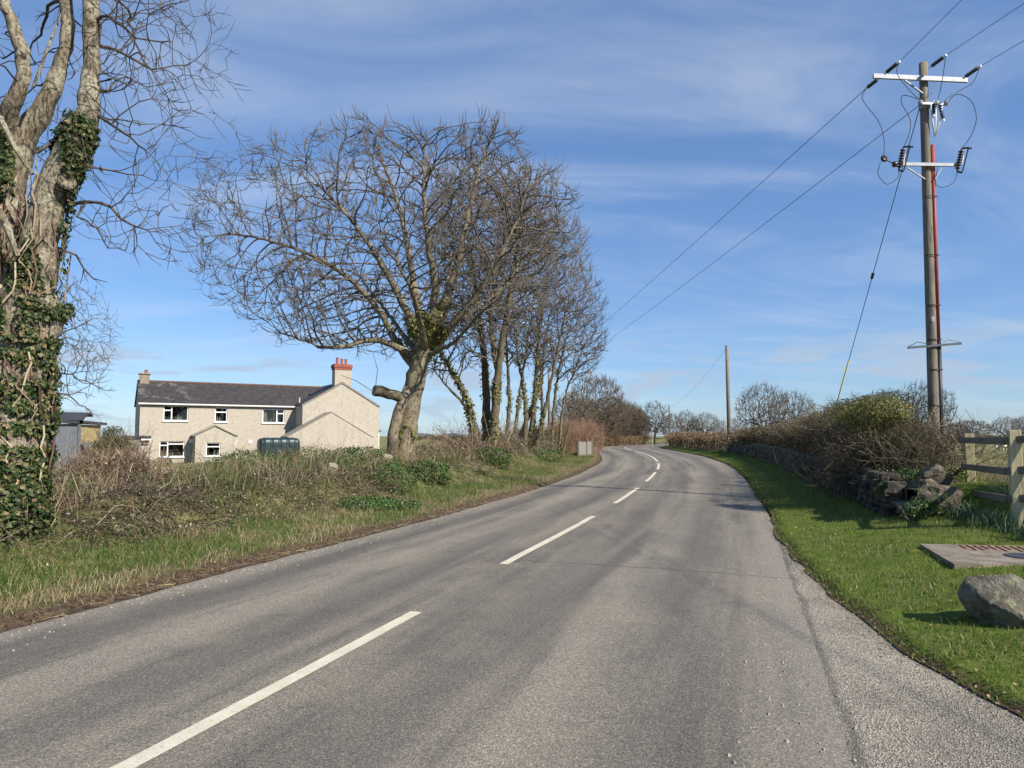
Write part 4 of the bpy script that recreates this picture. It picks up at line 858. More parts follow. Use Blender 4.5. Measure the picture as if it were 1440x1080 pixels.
# ivy stems and dead shoots climbing the bark
n = 150; kk = rng.choice(np.where((L.r > .2) & (LP_[:, 2] < 4.6))[0], n); st_ = []
for i in kk:
    a = rng.uniform(0, 2 * math.pi); p = LP_[i]; r = L.r[i] * 1.04; pts = []
    for j in range(7): a += rng.normal() * .16; z = j * .14; m_ = LP_[np.abs(LP_[:, 2] - (p[2] + z)).argmin()] if False else p; pts.append((p[0] + math.cos(a) * (r + .01) + z * .10, p[1] + math.sin(a) * (r + .01), p[2] + z))
    st_.append(pts)
Vt, Qt = tubes_batch(np.array(st_), np.full((n, 7), .007) * rng.uniform(.6, 1.9, n)[:, None]); tag(link('ivy_stems', mesh('ivy_stems', Vt, [Qt], M['cane']), lt), kind='stuff')
mb = MB(); c = at(94, 256, YL - .20); mb.lathe(c, [(.0, -.03), (.10, -.03), (.115, .005), (.10, .03), (.06, .022), (.02, .02)], 14, (.65, -.9, .35)); mb.build('branch_scar', M['bark_ivy_tree'], lt)
c = at(124, 137, YL - .14); mb = MB(); mb.lathe(c, [(.048, -.03), (.05, .0), (.036, .012)], 10, (.1, -1, .1)); mb.build('cut_knot', M['cut_wood'], lt)
for q_, r_ in (((0, 165, -.5), (22, 210, -.5), (46, 245, -.45)), [.035, .03, .025]), (((90, 12, -.2), (72, 55, -.2), (47, 122, -.25)), [.012, .018, .02]), (((-5, 290, -.5), (12, 325, -.5), (25, 360, -.45)), [.05, .045, .03]): mb = MB(); mb.tube(pl(*q_), r_, 7); mb.build('dead_branch', M['bark_ivy_tree'], lt)

# --- the big sycamore
YA = 24.0
T = Tree(.20)
def pa(*q): return [at(x, y, YA + d) for x, y, d in q]
b0 = at(568, 650, YA); b0[2] = sz(b0[0], b0[1]) - .3
T.seed([b0] + pa((568, 632, 0), (573, 600, 0), (579, 560, 0), (588, 520, 0), (595, 488, 0)), [.45, .39, .34, .32, .32, .31], 0, .015)
LIMBS = [([(588, 505, 0), (562, 490, -.3), (525, 478, -.8), (490, 486, -1.2), (452, 488, -1.5), (425, 478, -1.6), (395, 468, -1.7)], .17),
         ([(585, 520, 0), (556, 478, .2), (525, 425, .4), (482, 385, .6), (430, 355, .8), (365, 335, .8), (315, 328, .6)], .19),
         ([(594, 490, 0), (568, 430, -.6), (535, 370, -1.2), (495, 310, -1.8), (450, 262, -2.2)], .21),
         ([(598, 480, 0), (585, 415, .8), (572, 340, 1.6), (555, 270, 2.2), (530, 205, 2.5)], .21),
         ([(600, 480, 0), (612, 410, -.6), (600, 330, -1.2), (596, 250, -1.6), (600, 190, -1.8)], .20),
         ([(604, 480, 0), (635, 400, .3), (655, 320, .4), (672, 245, .5), (695, 180, .5)], .23),
         ([(606, 485, 0), (650, 440, -.8), (690, 385, -1.4), (722, 320, -1.7), (745, 255, -1.8)], .20),
         ([(603, 490, 0), (640, 455, 1.2), (690, 420, 2.2), (735, 370, 2.8), (765, 310, 3)], .17),
         ([(598, 495, 0), (590, 450, -1.4), (575, 400, -2.8), (545, 350, -3.8)], .18), ([(600, 490, 0), (618, 450, 1.5), (630, 390, 3), (640, 320, 4)], .18),
         ([(600, 500, 0), (640, 480, -1.3), (670, 445, -2.4), (700, 420, -3.2)], .12), ([(590, 500, 0), (560, 460, 1.4), (530, 420, 2.8), (490, 370, 3.8)], .15)]
for q, r in LIMBS: T.seed(pa(*q), r * .80, r * .16, .016)
pts = ellipsoid(at(545, 352, YA), (6.7, 5.6, 3.85), 4300, .5, .37); z0 = at(0, 490, YA)[2]; cx = at(590, 490, YA)
rad = np.hypot(pts[:, 0] - cx[0], pts[:, 1] - cx[1]); pts = pts[(pts[:, 2] > z0 - .1 + .05 * rad) & ((rad > 1.3) | (pts[:, 2] > 8))]
p2 = ellipsoid(at(680, 290, YA), (2.0, 3.5, 2.7), 700, .5); p3 = ellipsoid(at(425, 420, YA - 1.2), (1.9, 2, 1.3), 260, .5)
T.grow(np.vstack([pts, p2, p3]), 1.9, .27, (0, 0, .10), 80, .11, .55, at(597, 500, YA), .45); T.twigs(.80, .32, .40, 2, .55, 3); T.radii(.0080, .38, cap=.62)
ta = thing('sycamore_tree', 'broad bare sycamore with a sawn limb stub standing on the bank', 'tree')
T.part('trunk', .045, 99, SIDES, M['bark_sycamore'], ta, .22); T.part('crown', 0, .045, [(.016, .045, 5), (0, .016, 3)], M['twig'], ta)
TP = np.array(T.P); sel = np.where((T.r > .13) & (TP[:, 2] < 7.0))[0]; pv, nv, s_ = wrap_leaves(T, sel, 9000, .10, IVY); zz = pv[:, 2]
k = fbm(pv[:, 0] * 1.3 + pv[:, 1], pv[:, 2] * .9, 55) > .62 - .30 * smooth01(3.2, 4.9, zz) + .30 * smooth01(5.6, 6.9, zz); V, F = leaves(pv[k], nv[k], s_[k], IVY, .5); tag(link('ivy', mesh('ivy', V, [F], M['ivy_yellow']), ta), kind='stuff')
mb = MB(); a_, b_ = at(580, 566, YA), at(527, 549, YA - .9); V_ = [a_ * (1 - f) + b_ * f + np.array([0, 0, .05 * math.sin(f * 3.1) + .012 * math.sin(f * 17)]) for f in np.linspace(0, 1, 12)]; mb.tube(V_, [.25, .21, .19, .18, .175, .18, .17, .175, .18, .185, .19, .18], 16); mv = mb.v[0]; mv += (.035 * (fbm(mv[:, 0] * 7 + mv[:, 1] * 5, mv[:, 2] * 9, 63) - .5))[:, None] * np.array([.3, .4, 1.]); o = mb.build('cut_limb', M['bark_clump'], ta, True)
mb = MB(); ax = norm(b_ - a_); mb.lathe(b_ - ax * .015, [(.0, 0), (.16, .0), (.178, .02), (.16, .03), (.0, .024)], 16, ax); mb.build('sawn_face', M['cut_wood'], o)
mb = MB(); q = pa((552, 640, -.3), (553, 610, -.35), (560, 580, -.3), (574, 545, -.2)); q[0][2] = b0[2]; mb.tube(q, [.22, .19, .18, .16], 12); mb.build('side_trunk', M['bark_sycamore'], ta, True)
mb = MB(); mb.tube(pa((528, 545, -.9), (531, 520, -.9), (524, 495, -1)), [.012, .01, .006], 4); mb.build('shoot', M['twig'], ta); mb = MB(); mb.tube(pa((528, 553, -.9), (500, 535, -.7), (480, 528, -.6)), [.012, .01, .006], 4); mb.build('shoot', M['twig'], ta)
# --- the multi-stemmed clump further along the bank
def clump(lbl, base, Y, stems, crown, n, r_base, step=.23, mt='twig', ivy=0, trunk_mt='bark_clump', twig=.7):
    t = Tree(step); b = at(base[0], base[1], Y); g = sz(b[0], b[1]) - .2
    for i, (q, r) in enumerate(stems):
        pts = [at(x, y, Y + d) for x, y, d in q]; pts[0][2] = g; t.seed(pts, r * .86, r * .2, .022, root=True)
    P = np.vstack([ellipsoid(at(c[0], c[1], Y + c[2]), r, int(m * 2.8), .45, .37) for c, r, m in crown]); P = P[P[:, 2] > g + 1.6]
    t.grow(P, 2.0, .28, (.0, 0, .14), 70, .10, .55, np.array([b[0], b[1], g - 1.5]), .45); t.twigs(twig, .38, .42, 2, .55, 3); t.radii(.0105, r_base * .85, cap=.6)
    o = thing('bare_tree', lbl, 'tree', group='bare trees along the bank'); t.part('trunk', .05, 99, [(.10, 9, 10), (.05, .1, 7)], M[trunk_mt], o, .2); t.part('crown', 0, .05, [(.018, .05, 4), (0, .018, 3)], M[mt], o)
    if ivy:
        tp = np.array(t.P); sel = np.where((t.r > .07) & (tp[:, 2] < g + 5.5))[0]; pv, nv, s_ = wrap_leaves(t, sel, ivy, .11, IVY); k = fbm(pv[:, 0] * 1.5, pv[:, 2] * .8, 57) > .47; V, F = leaves(pv[k], nv[k], s_[k], IVY, .5); tag(link('ivy', mesh('ivy', V, [F], M['ivy_yellow']), o), kind='stuff')
    return t
clump('bare tree with three dark leaning trunks next to the big sycamore', (682, 615), 31.0, [([(672, 620, 0), (660, 570, 0), (640, 530, -.3), (618, 490, -.8), (600, 450, -1)], .22), ([(683, 620, .2), (684, 560, .2), (678, 480, .4), (668, 400, .8), (655, 320, 1)], .26), ([(693, 620, -.2), (697, 560, -.3), (706, 480, -.5), (722, 390, -.9), (735, 300, -1)], .27), ([(690, 610, .4), (700, 540, .6), (690, 450, 1), (700, 350, 1.5), (710, 260, 1.8)], .22), ([(676, 612, 0), (655, 575, .5), (630, 545, .9), (606, 515, 1.2)], .14)], [((690, 350, 0), (3.2, 3.6, 4.0), 900), ((630, 480, -.5), (1.9, 2, 1.6), 160), ((750, 300, -.5), (1.7, 2, 2.2), 260)], 900, .28, ivy=2400)
clump('bare multi stemmed tree rising from brambles in the middle of the clump', (742, 612), 36.5, [([(735, 620, 0), (740, 570, 0), (728, 500, .3), (720, 420, .6)], .17), ([(745, 620, .2), (752, 560, 0), (758, 480, -.2), (770, 380, -.5)], .20), ([(752, 618, 0), (768, 570, -.3), (782, 500, -.5), (800, 420, -.7)], .17), ([(720, 620, 0), (745, 580, .5), (760, 530, .9), (755, 440, 1.2)], .16)], [((755, 400, 0), (2.9, 3, 4.6), 900), ((800, 400, 0), (1.4, 2, 2.4), 200)], 900, .22, ivy=1600)
clump('slender bare tree at the roadside end of the clump by the board fence', (782, 612), 42.0, [([(775, 618, 0), (780, 560, 0), (792, 490, 0), (812, 430, 0)], .14), ([(786, 618, .3), (792, 570, .4), (808, 520, .6), (828, 470, .8)], .13), ([(765, 618, 0), (762, 560, -.4), (765, 490, -.7), (775, 430, -1)], .14), ([(790, 618, 0), (806, 580, .2), (822, 550, .3)], .09)], [((800, 460, 0), (2.3, 2.6, 3.6), 800), ((826, 480, 0), (1.0, 1.4, 2.2), 160)], 800, .16, ivy=900)
clump('thin bare tree standing behind the leaning trunks of the clump', (715, 612), 41.0, [([(712, 618, 0), (716, 560, 0), (712, 480, 0), (716, 400, 0)], .17), ([(722, 618, .2), (730, 560, .4), (742, 480, .6), (750, 420, .8)], .15)], [((722, 420, 0), (2.8, 2.8, 4.2), 600)], 600, .18, ivy=900)
# --- the fine twigged tree seen past the ivy trunk
t = Tree(.3); Y = 30.; b = at(40, 640, Y); g = sz(b[0], b[1])
t.seed([np.array([b[0], b[1], g - .2]), at(40, 560, Y), at(44, 500, Y), at(50, 440, Y)], .24, .10, .04)
for q in ([(42, 540, 0), (80, 525, 0), (120, 535, 0), (150, 548, 0)], [(44, 510, 0), (85, 470, .5), (125, 450, .8)], [(46, 480, 0), (80, 430, -.4), (105, 395, -.6)], [(41, 545, 0), (90, 555, -.6), (130, 580, -.8)], [(44, 500, 0), (0, 450, 0), (-30, 410, 0)]): t.seed([at(x, y, Y + d) for x, y, d in q], .06, .02, .04)
P = ellipsoid(at(62, 478, Y), (2.95, 2.6, 3.1), 1500, .6); t.grow(P, 2.2, .32, (0, 0, -.03), 60, .2, .35); t.twigs(.5, .34, .1, 2, .9, 4); t.radii(.008, .25, cap=.6)
o = thing('bare_tree', 'fine twigged bare tree seen behind the ivy covered trunk', 'tree', group='bare trees behind the hedges'); t.part('trunk', .05, 99, [(.05, 9, 8)], M['bark_far'], o, .15); t.part('crown', 0, .05, [(.02, .05, 4), (0, .02, 3)], M['twig'], o)
# --- distant trees: a few kinds, each with trunk and crown, copied
def proto(kind, h, w, n, stems, step, r_tip, r_base, bias, twig, fork=.25, low=.2, mt='twig_brown'):
    t = Tree(step)
    for i in range(stems):
        a = 2 * math.pi * i / stems + .4; d = np.array([math.cos(a), math.sin(a), 0]); o_ = d * (.0 if stems == 1 else w * .05)
        if stems == 1: t.seed([(0, 0, -.3), (.02 * h, 0, fork * h * .6), (0, .02 * h, fork * h)], r_base, r_base * .8, .03)
        else: t.seed([o_ + np.array([0, 0, -.3]), o_ * 1.5 + d * w * .05 + np.array([0, 0, .3 * h]), d * w * .22 + np.array([0, 0, .62 * h])], r_base, r_base * .35, .05, root=True)
    if stems == 1:
        for i in range(6):
            a = 2 * math.pi * i / 6 + rng.normal() * .3; d = np.array([math.cos(a), math.sin(a), 0]); t.seed([(0, 0, fork * h), tuple(d * w * .14 + np.array([0, 0, (fork + .14) * h])), tuple(d * w * .32 + np.array([0, 0, (fork + rng.uniform(.18, .42)) * h]))], r_base * .5, r_base * .2, .05)
    P = ellipsoid((0, 0, h * (low + (1 - low) / 2)), (w / 2, w / 2, h * (1 - low) / 2), n, .45); t.grow(P, h * .28, step * 1.25, bias, 60, .10, .55, np.array([0, 0, h * .05]), .5); t.twigs(twig, step * 1.5, .35, 2, .8, 4); t.radii(r_tip, r_base, cap=.62)
    A = t.part('trunk', .055, 99, [(.055, 9, 7)], M['bark_far'], None, .1); B = t.part('crown', 0, .055, [(.02, .055, 3), (0, .02, 3)], M[mt], None)
    return A.data, B.data, (A, B)
PROTO = {}
for kn, a in {'round': ('round', 8, 8.5, 2300, 6, .28, .029, .13, (0, 0, .06), .62, .2, .1, 'twig_brown'), 'oak': ('oak', 8, 9, 1700, 1, .30, .024, .36, (0, 0, .0), .5, .22, .22, 'twig'), 'tall': ('tall', 8, 5.4, 1300, 1, .28, .024, .24, (0, 0, .16), .5, .28, .2, 'twig'), 'scrub': ('scrub', 5, 5.6, 1700, 8, .24, .025, .07, (0, 0, .08), .62, .2, .05, 'twig_brown')}.items():
    A, B, obs = proto(*a); PROTO[kn] = (A, B)
    for o in obs: bpy.data.objects.remove(o)
HGT = {'round': 8.2, 'oak': 8.2, 'tall': 8.2, 'scrub': 5.1}
def far_tree(kind, px, top, Y, wpx, lbl, group, name='bare_tree', rz=None):
    p = at(px, 620, Y); g = sz(p[0], p[1]); h = at(px, top, Y)[2] - g; w = wpx / FPX * Y; base = {'round': 8.6, 'oak': 9.2, 'tall': 5.6, 'scrub': 5.8}[kind]
    o = thing(name, lbl, 'tree', (p[0], p[1], g - .05), rng.uniform(0, 6.3) if rz is None else rz, group); o.scale = (w / base, w / base, h / HGT[kind])
    A, B = PROTO[kind]; link('trunk', A, o, True); link('crown', B, o, True); return o
g1_, g2_, g3_ = 'trees beside the bend in the road', 'trees along the far field edge', 'trees beyond the right hand field'
far_tree('round', 838, 526, 72, 84, 'tall round brown twiggy tree left of the bend, highest of the far copse', g1_)
far_tree('scrub', 806, 552, 66, 62, 'low twiggy tree in front of the tall round one at the clump end', g1_)
far_tree('round', 876, 566, 96, 66, 'brown twiggy tree close right of the tall round copse tree', g1_)
far_tree('scrub', 893, 575, 104, 44, 'small brown bushy tree in the dip of the far copse', g1_)
far_tree('oak', 882, 564, 112, 52, 'bare crown peeping over the middle of the far copse', g1_)
for px_, tp, Y_, w_, k_, l_ in ((858, 556, 84, 58, 'round', 'brown twiggy tree filling the right flank of the tall round tree'), (818, 560, 78, 60, 'round', 'brown twiggy tree filling the left flank of the tall round tree'), (884, 572, 100, 50, 'scrub', 'brown thicket under the copse crowns nearest the vanishing road'), (846, 582, 80, 64, 'scrub', 'dense brown scrub under the tall round copse tree')): far_tree(k_, px_, tp, Y_, w_, l_, g1_)
far_tree('scrub', 866, 580, 92, 54, 'dense brown bush at the foot of the far copse', g1_)
far_tree('scrub', 902, 585, 98, 36, 'brown bush at the end of the far copse by the vanishing road', g1_)
far_tree('tall', 922, 563, 92, 44, 'open bare tree directly behind the road sign', g1_)
far_tree('scrub', 947, 583, 108, 34, 'shrubby bare tree behind the distant telegraph pole', g1_)
for px_, tp, w, y, l in ((966, 576, 32, 150, 'pale slim tree first right of the distant telegraph pole'), (992, 580, 42, 150, 'broad pale tree between the two telegraph poles'), (1012, 590, 24, 155, 'small pale tree close left of the leaning telegraph pole'), (978, 588, 26, 165, 'thin pale tree behind the two pale field trees'), (1038, 586, 26, 140, 'small bare tree directly right of the leaning telegraph pole')): far_tree('tall' if w < 40 else 'oak', px_, tp, y, w, l, g2_)
far_tree('oak', 1074, 539, 84, 76, 'large bare oak rising over the right hedge', g2_); far_tree('oak', 1116, 550, 92, 66, 'bare oak half hidden by the right hedge, beside the large oak', g2_)
far_tree('oak', 1300, 537, 48, 84, 'bare tree directly behind the electricity pole', g3_)
for px_, tp, w, y, k_, l in ((1366, 590, 54, 120, 'round', 'rounded dark tree clump over the first fence post'), (1345, 596, 36, 125, 'scrub', 'low dark bush left of the first fence post on the skyline'), (1418, 586, 46, 135, 'oak', 'bare tree on the skyline left of the second fence post'), (1446, 584, 40, 130, 'oak', 'bare skyline tree beyond the second fence post'), (1476, 586, 50, 138, 'oak', 'bare skyline tree at the picture edge beyond the fence')): far_tree(k_, px_, tp, y, w, l, g3_)
for px_, w, y, l in ((610, 30, 190, 'small dark tree on the skyline just right of the sycamore trunk'), (634, 36, 200, 'low dark tree on the skyline between sycamore and clump'), (655, 34, 185, 'dark skyline tree touching the leaning trunks'), (588, 34, 210, 'dark skyline tree behind the sycamore trunk')): far_tree('round', px_, 609 + rng.uniform(-2, 2), y, w, l, 'trees on the left skyline')
# ------------------------------------------------------------------ right side: dry-stone wall, hedge, fence, stones
from mathutils import noise as mnoise
WALL_T = 5.25
def stone_mesh(name, seed, mt, d=(1, 1, 1), sub_=1, amp=.16, squash=2.6):
    """an uneven block: a rounded box pushed about by noise"""
    n = 3 + sub_ * 2; g = np.linspace(-1, 1, n); V = []; Fq = []; ix = {}
    def vid(p):
        k = tuple(np.round(p, 4))
        if k not in ix: ix[k] = len(V); V.append(np.array(p, float))
        return ix[k]
    for ax in range(3):
        for sg in (-1, 1):
            for i in range(n - 1):
                for j in range(n - 1):
                    c = []
                    for a, b in ((i, j), (i + 1, j), (i + 1, j + 1), (i, j + 1)):
                        p = [0, 0, 0]; p[ax] = sg; p[(ax + 1) % 3] = g[a]; p[(ax + 2) % 3] = g[b]; c.append(vid(p))
                    Fq.append(c if sg > 0 else c[::-1])
    V = np.array(V); V = V / ((np.abs(V) ** (squash * 2)).sum(1) ** (1 / (squash * 2)))[:, None]
    o = np.array([seed * 3.7, seed * 1.3, seed * 7.1])
    for i, v in enumerate(V): V[i] = v * (1 + amp * mnoise.noise(Vector(v * 1.1 + o)) * 1.6 + amp * .6 * mnoise.noise(Vector(v * 2.7 + o)))
    V = V * np.array(d) / 2; return mesh(name, V, [np.array(Fq)], mt, smooth=False)
SM = [stone_mesh('stone', i, M['wall_stone'], (1, 1, 1), 0, .17, 2.2) for i in range(10)]
for me in SM: me.polygons.foreach_set('use_smooth', [False] * len(me.polygons))
wall = thing('dry_stone_wall', 'long low dry stone wall under the bare hedge along the lawn', 'wall')
s0, s1 = float(s_of_y(13.7)), float(s_of_y(48)); ns = 0
core = MB(); ss = np.linspace(s0, s1, 70); Pc = st2xy(ss, np.full(70, WALL_T + .30)); Pb = st2xy(ss, np.full(70, WALL_T + .62)); zc_ = z_right(ss, np.full(70, WALL_T)); zt_ = np.maximum(zc_ + .50, 0)
V = np.vstack([np.c_[Pc, zc_ - .2], np.c_[Pc, zt_], np.c_[Pb, zt_], np.c_[Pb, zc_ - .2]]); n_ = 70
core.add(V, [(k * n_ + i, k * n_ + i + 1, (k + 1) * n_ + i + 1, (k + 1) * n_ + i) for k in range(3) for i in range(n_ - 1)]); core.build('core', M['earth'], wall)
fv, fq = [], []; fo = 0
s = s0; cols = []
courses = 6; placed = 0; far_v = []; far_f = []; off = 0
for c in range(courses):
    s = s0 + rng.uniform(0, .2)
    while s < s1:
        p, Tn, Nn = frame(s); y = p[1]; big = 1 + .9 * smooth01(24, 40, y); w = rng.uniform(.20, .46) * big; h = rng.uniform(.115, .155); zb_ = float(z_right(np.array([s]), np.array([WALL_T]))[0]); z = zb_ + c * .125 + .05 + rng.normal() * .012
        if c == courses - 1 and rng.random() < .25: s += w; continue
        pos = p + Tn * w / 2 + Nn * (WALL_T + .14 + .05 * c / courses + rng.normal() * .022); me = SM[rng.integers(len(SM))]; d = (rng.uniform(.26, .36), w * 1.04, h * 1.12); ang = math.atan2(Tn[1], Tn[0]) - math.pi / 2 + rng.normal() * .06
        if y < 27 and placed < 298:
            o = link('stone', me, wall, True); o.location = (pos[0], pos[1], z); o.rotation_euler = (rng.normal() * .05, rng.normal() * .05, ang); o.scale = d; placed += 1
        else:
            v = np.empty(len(me.vertices) * 3); me.vertices.foreach_get('co', v); v = v.reshape(-1, 3) * np.array(d); ca, sa_ = math.cos(ang), math.sin(ang); v = v @ np.array([[ca, sa_, 0], [-sa_, ca, 0], [0, 0, 1]]) + np.array([pos[0], pos[1], z]); far_v.append(v); f = np.array([list(q.vertices) for q in me.polygons]) + off; far_f.append(f); off += len(v)
        s += w
if far_v: tag(link('stones', mesh('stones', np.vstack(far_v), [np.vstack(far_f)], M['wall_stone']), wall), kind='stuff')
# tumbled boulders at the wall's end
bl = [((1262, 696), 12.7, (.50, .42, .34), 'mossy boulder tumbled against the near end of the stone wall'), ((1276, 710), 12.2, (.46, .4, .28), 'dark low boulder in the shade at the foot of the wall end'), ((1284, 686), 12.8, (.5, .45, .36), 'shaded boulder stacked under the twigs at the wall end'),
      ((1322, 694), 11.8, (.62, .42, .36), 'pale lichen covered boulder facing the sun beside the fence post'), ((1298, 678), 12.6, (.36, .34, .24), 'small brown boulder on top of the heap by the fence'), ((1300, 706), 12.0, (.4, .34, .24), 'small dark stone tucked below the sunlit boulder'), ((1310, 668), 13.2, (.66, .45, .34), 'big dark boulder behind the sunlit one near the pole')]
for i, (q, Y, d, l) in enumerate(bl):
    p = at(q[0], q[1], Y); g = sz(p[0], p[1]); me = stone_mesh('boulder', 30 + i, M['rubble'] if i in (3, 4) else M['boulder'], d, 1, .26, 1.5); o = link('boulder', me); o.location = (p[0], p[1], max(g + d[2] * .22, p[2] - .06)); o.rotation_euler = (rng.normal() * .2, rng.normal() * .2, rng.uniform(0, 6)); tag(o, l, 'boulder', 'boulders heaped at the wall end')
bank = MB(); c = at(1296, 690, 13.2); gx_, gy_ = np.meshgrid(np.linspace(-.9, .9, 22), np.linspace(-.8, .9, 22), indexing='ij'); X = c[0] + gx_; Yy = c[1] + gy_; r_ = np.hypot(gx_ / .9, gy_ / .85); Z = surf_z(X.ravel(), Yy.ravel()).reshape(X.shape) + .20 * smooth01(1, .25, r_) * (.7 + .6 * fbm(X * 2, Yy * 2, 61)) - .06
tag(link('earth_mound', grid_mesh('earth_mound', X, Yy, Z, M['earth'])), 'dark earth under the tumbled stones at the wall end', 'mound', kind='structure')
# the rock on the lawn
p = at(1398, 862, 5.75); g = sz(p[0], p[1])
def rock(name, mt):
    me = stone_mesh(name, 77, mt, (1, 1, 1), 5, .10, 1.25); return me
# hand-shaped: leans to the left, overhanging dark face towards the road
import bmesh
def rock_from(pts, name, mt, seed):
    bm = bmesh.new(); [bm.verts.new([float(c) for c in q]) for q in pts]; r_ = bmesh.ops.convex_hull(bm, input=bm.verts); bmesh.ops.delete(bm, geom=[v for v in bm.verts if not v.link_faces], context='VERTS')
    bmesh.ops.triangulate(bm, faces=bm.faces); bmesh.ops.bevel(bm, geom=list(bm.edges), offset=.022, segments=2, affect='EDGES', profile=.6); bmesh.ops.triangulate(bm, faces=bm.faces)
    for _ in range(3): bmesh.ops.subdivide_edges(bm, edges=[e for e in bm.edges if e.calc_length() > .035], cuts=1); bmesh.ops.triangulate(bm, faces=bm.faces)
    bm.normal_update()
    for v in bm.verts: v.co += v.normal * (.030 * mnoise.noise(v.co * 5 + Vector((seed, 0, 0))) + .014 * mnoise.noise(v.co * 14) + .006 * mnoise.noise(v.co * 40))
    me = bpy.data.meshes.new(name); bm.to_mesh(me); bm.free(); me.materials.append(mt); me.polygons.foreach_set('use_smooth', [True] * len(me.polygons)); return link(name, me)
uR, wR = np.array([.83, -.56, 0]), np.array([.56, .83, 0]); rc = at(1412, 858, 5.85); gr = sz(rc[0], rc[1])
rpts = [(-.30, .02, .22), (-.25, -.02, .31), (-.23, .12, .33), (-.03, .02, .415), (.08, .06, .41), (.22, .05, .33), (.33, .0, .16), (.32, .05, -.08), (-.12, -.15, .215), (.06, -.19, .13), (.14, -.17, .06), (.20, -.14, -.06), (-.20, -.02, .0), (-.10, -.04, -.08), (.08, -.10, -.08), (-.22, .25, .1), (-.1, .36, -.05), (.2, .34, -.05), (.05, .30, .3), (.2, .25, .25)]
o = rock_from([rc * [1, 1, 0] + uR * a * 1.10 + wR * (b + .1) + np.array([0, 0, gr + c * 1.0]) for a, b, c in rpts], 'rock', M['boulder'], 3); tag(o, 'single grey boulder sitting alone on the lawn edge', 'boulder')
# concrete slab with rusty bars and an iron cover
SZ = .245; c = [at(x_, y_, (CAM_H - SZ) * FPX / (y_ - HORIZON)) for x_, y_ in ((1293, 762), (1342, 790), (1520, 789), (1485, 766))]; cz = sz(c[1][0], c[1][1]) + .045
A_ = np.array([[q_[0], q_[1], 1] for q_ in c]); pc_ = np.linalg.lstsq(A_, surf_z(A_[:, 0], A_[:, 1]), rcond=None)[0]; pz_ = lambda x, y: SZ + .0 * x; zs_ = [pz_(q_[0], q_[1]) for q_ in c]; V = [(p_[0], p_[1], z_) for p_, z_ in zip(c, zs_)] + [(p_[0], p_[1], z_ - .18) for p_, z_ in zip(c, zs_)]
slab_z = pz_
slab = thing('concrete_slab', 'weathered concrete slab with rusty bars set flat in the lawn', 'slab'); mb = MB(); mb.add(V, [(0, 1, 2, 3), (4, 7, 6, 5), (0, 4, 5, 1), (1, 5, 6, 2), (2, 6, 7, 3), (3, 7, 4, 0)]); mb.build('slab', M['concrete'], slab)
e1 = norm(np.array([c[1][0] - c[0][0], c[1][1] - c[0][1], 0])); 
for k in range(12):
    f = k / 11; a_ = np.array([c[0][0] + .42 + f * .9, c[0][1] - .16 - .16 * f, 0]); a_[2] = slab_z(a_[0], a_[1]) + .006; mb = MB(); mb.beam(a_, a_ + e1 * rng.uniform(.25, .45), .016, .010); mb.build('rusty_bar', M['rust'], slab)
mb = MB(); a_ = np.array([5.95, 8.33, slab_z(5.95, 8.3) + .010]); mb.lathe(a_ - np.array([0, 0, .006]), [(.0, 0), (.22, 0), (.22, .006), (.20, .010), (.18, .005), (0, .005)], 20); mb.build('iron_cover', M['iron'], slab)
# timber post-and-rail fence with stock netting
fence = thing('post_and_rail_fence', 'timber post and three rail fence with stock netting beside the field', 'fence')
fp = [at(1366, 700, 13.0), at(1432, 730, 10.1)]; dv = (fp[1] - fp[0]); dv[2] = 0; fp = [fp[0], fp[1], np.array([8.95, 8.0, .5])]; fa = math.atan2(dv[1], dv[0]); nf_ = norm(np.array([dv[1], -dv[0], 0])); nf_ = nf_ if nf_[0] < 0 else -nf_
tops = []
for i, q in enumerate(fp):
    g = sz(q[0], q[1]); zt_ = [at(1366, 610, 13.0)[2], at(1432, 605, 10.1)[2], None, None][i]; zt_ = zt_ if zt_ else g + 1.25; tops.append(zt_)
    mb = MB(); h = zt_ - g + .3; mb.box((q[0], q[1], zt_ - h / 2), (.145, .165, h), fa - math.pi / 2); bt = mb.build('post', M['fence_wood'], fence)
    bm_ = bt.modifiers.new('bevel', 'BEVEL'); bm_.width = .008; bm_.segments = 2
for i in range(2):
    for ya, yb, dz in ((619, 620.5, .16), (656, 663, .58), (691, 702.5, .98)):
        a_ = fp[i] + nf_ * .115; b_ = fp[i + 1] + nf_ * .115; za_, zb_ = at(1366, ya, 13.0)[2], at(1432, yb, 10.1)[2]; a_[2] = za_ if i == 0 else zb_; b_[2] = zb_ if i == 0 else tops[2] - dz; ex = norm(b_ - a_) * .07; mb = MB(); mb.beam(a_ - ex if i == 0 else a_ + ex * .05, b_ + ex * 0, .042, .105); o = mb.build('rail', M['rail_wood'], fence); o.modifiers.new('bevel', 'BEVEL').width = .006
wr_ = []
for i in range(2):
    a_ = fp[i] - nf_ * .09; b_ = fp[i + 1] - nf_ * .09; ga, gb = sz(a_[0], a_[1]), sz(b_[0], b_[1])
    for h in (.12, .27, .42, .57, .74, .92): wr_.append([(a_[0], a_[1], ga + h), tuple((a_ + b_)[:2] / 2) + ((ga + gb) / 2 + h - .006,), (b_[0], b_[1], gb + h)])
    for f in np.arange(.05, 1, .075): q = a_ + (b_ - a_) * f; g = ga + (gb - ga) * f; wr_.append([(q[0], q[1], g + .12), (q[0], q[1], g + .5), (q[0], q[1], g + .92)])
Vt, Qt = tubes_batch(np.array(wr_), np.full((len(wr_), 3), .0016)); tag(link('stock_netting', mesh('stock_netting', Vt, [Qt], M['galv']), fence))
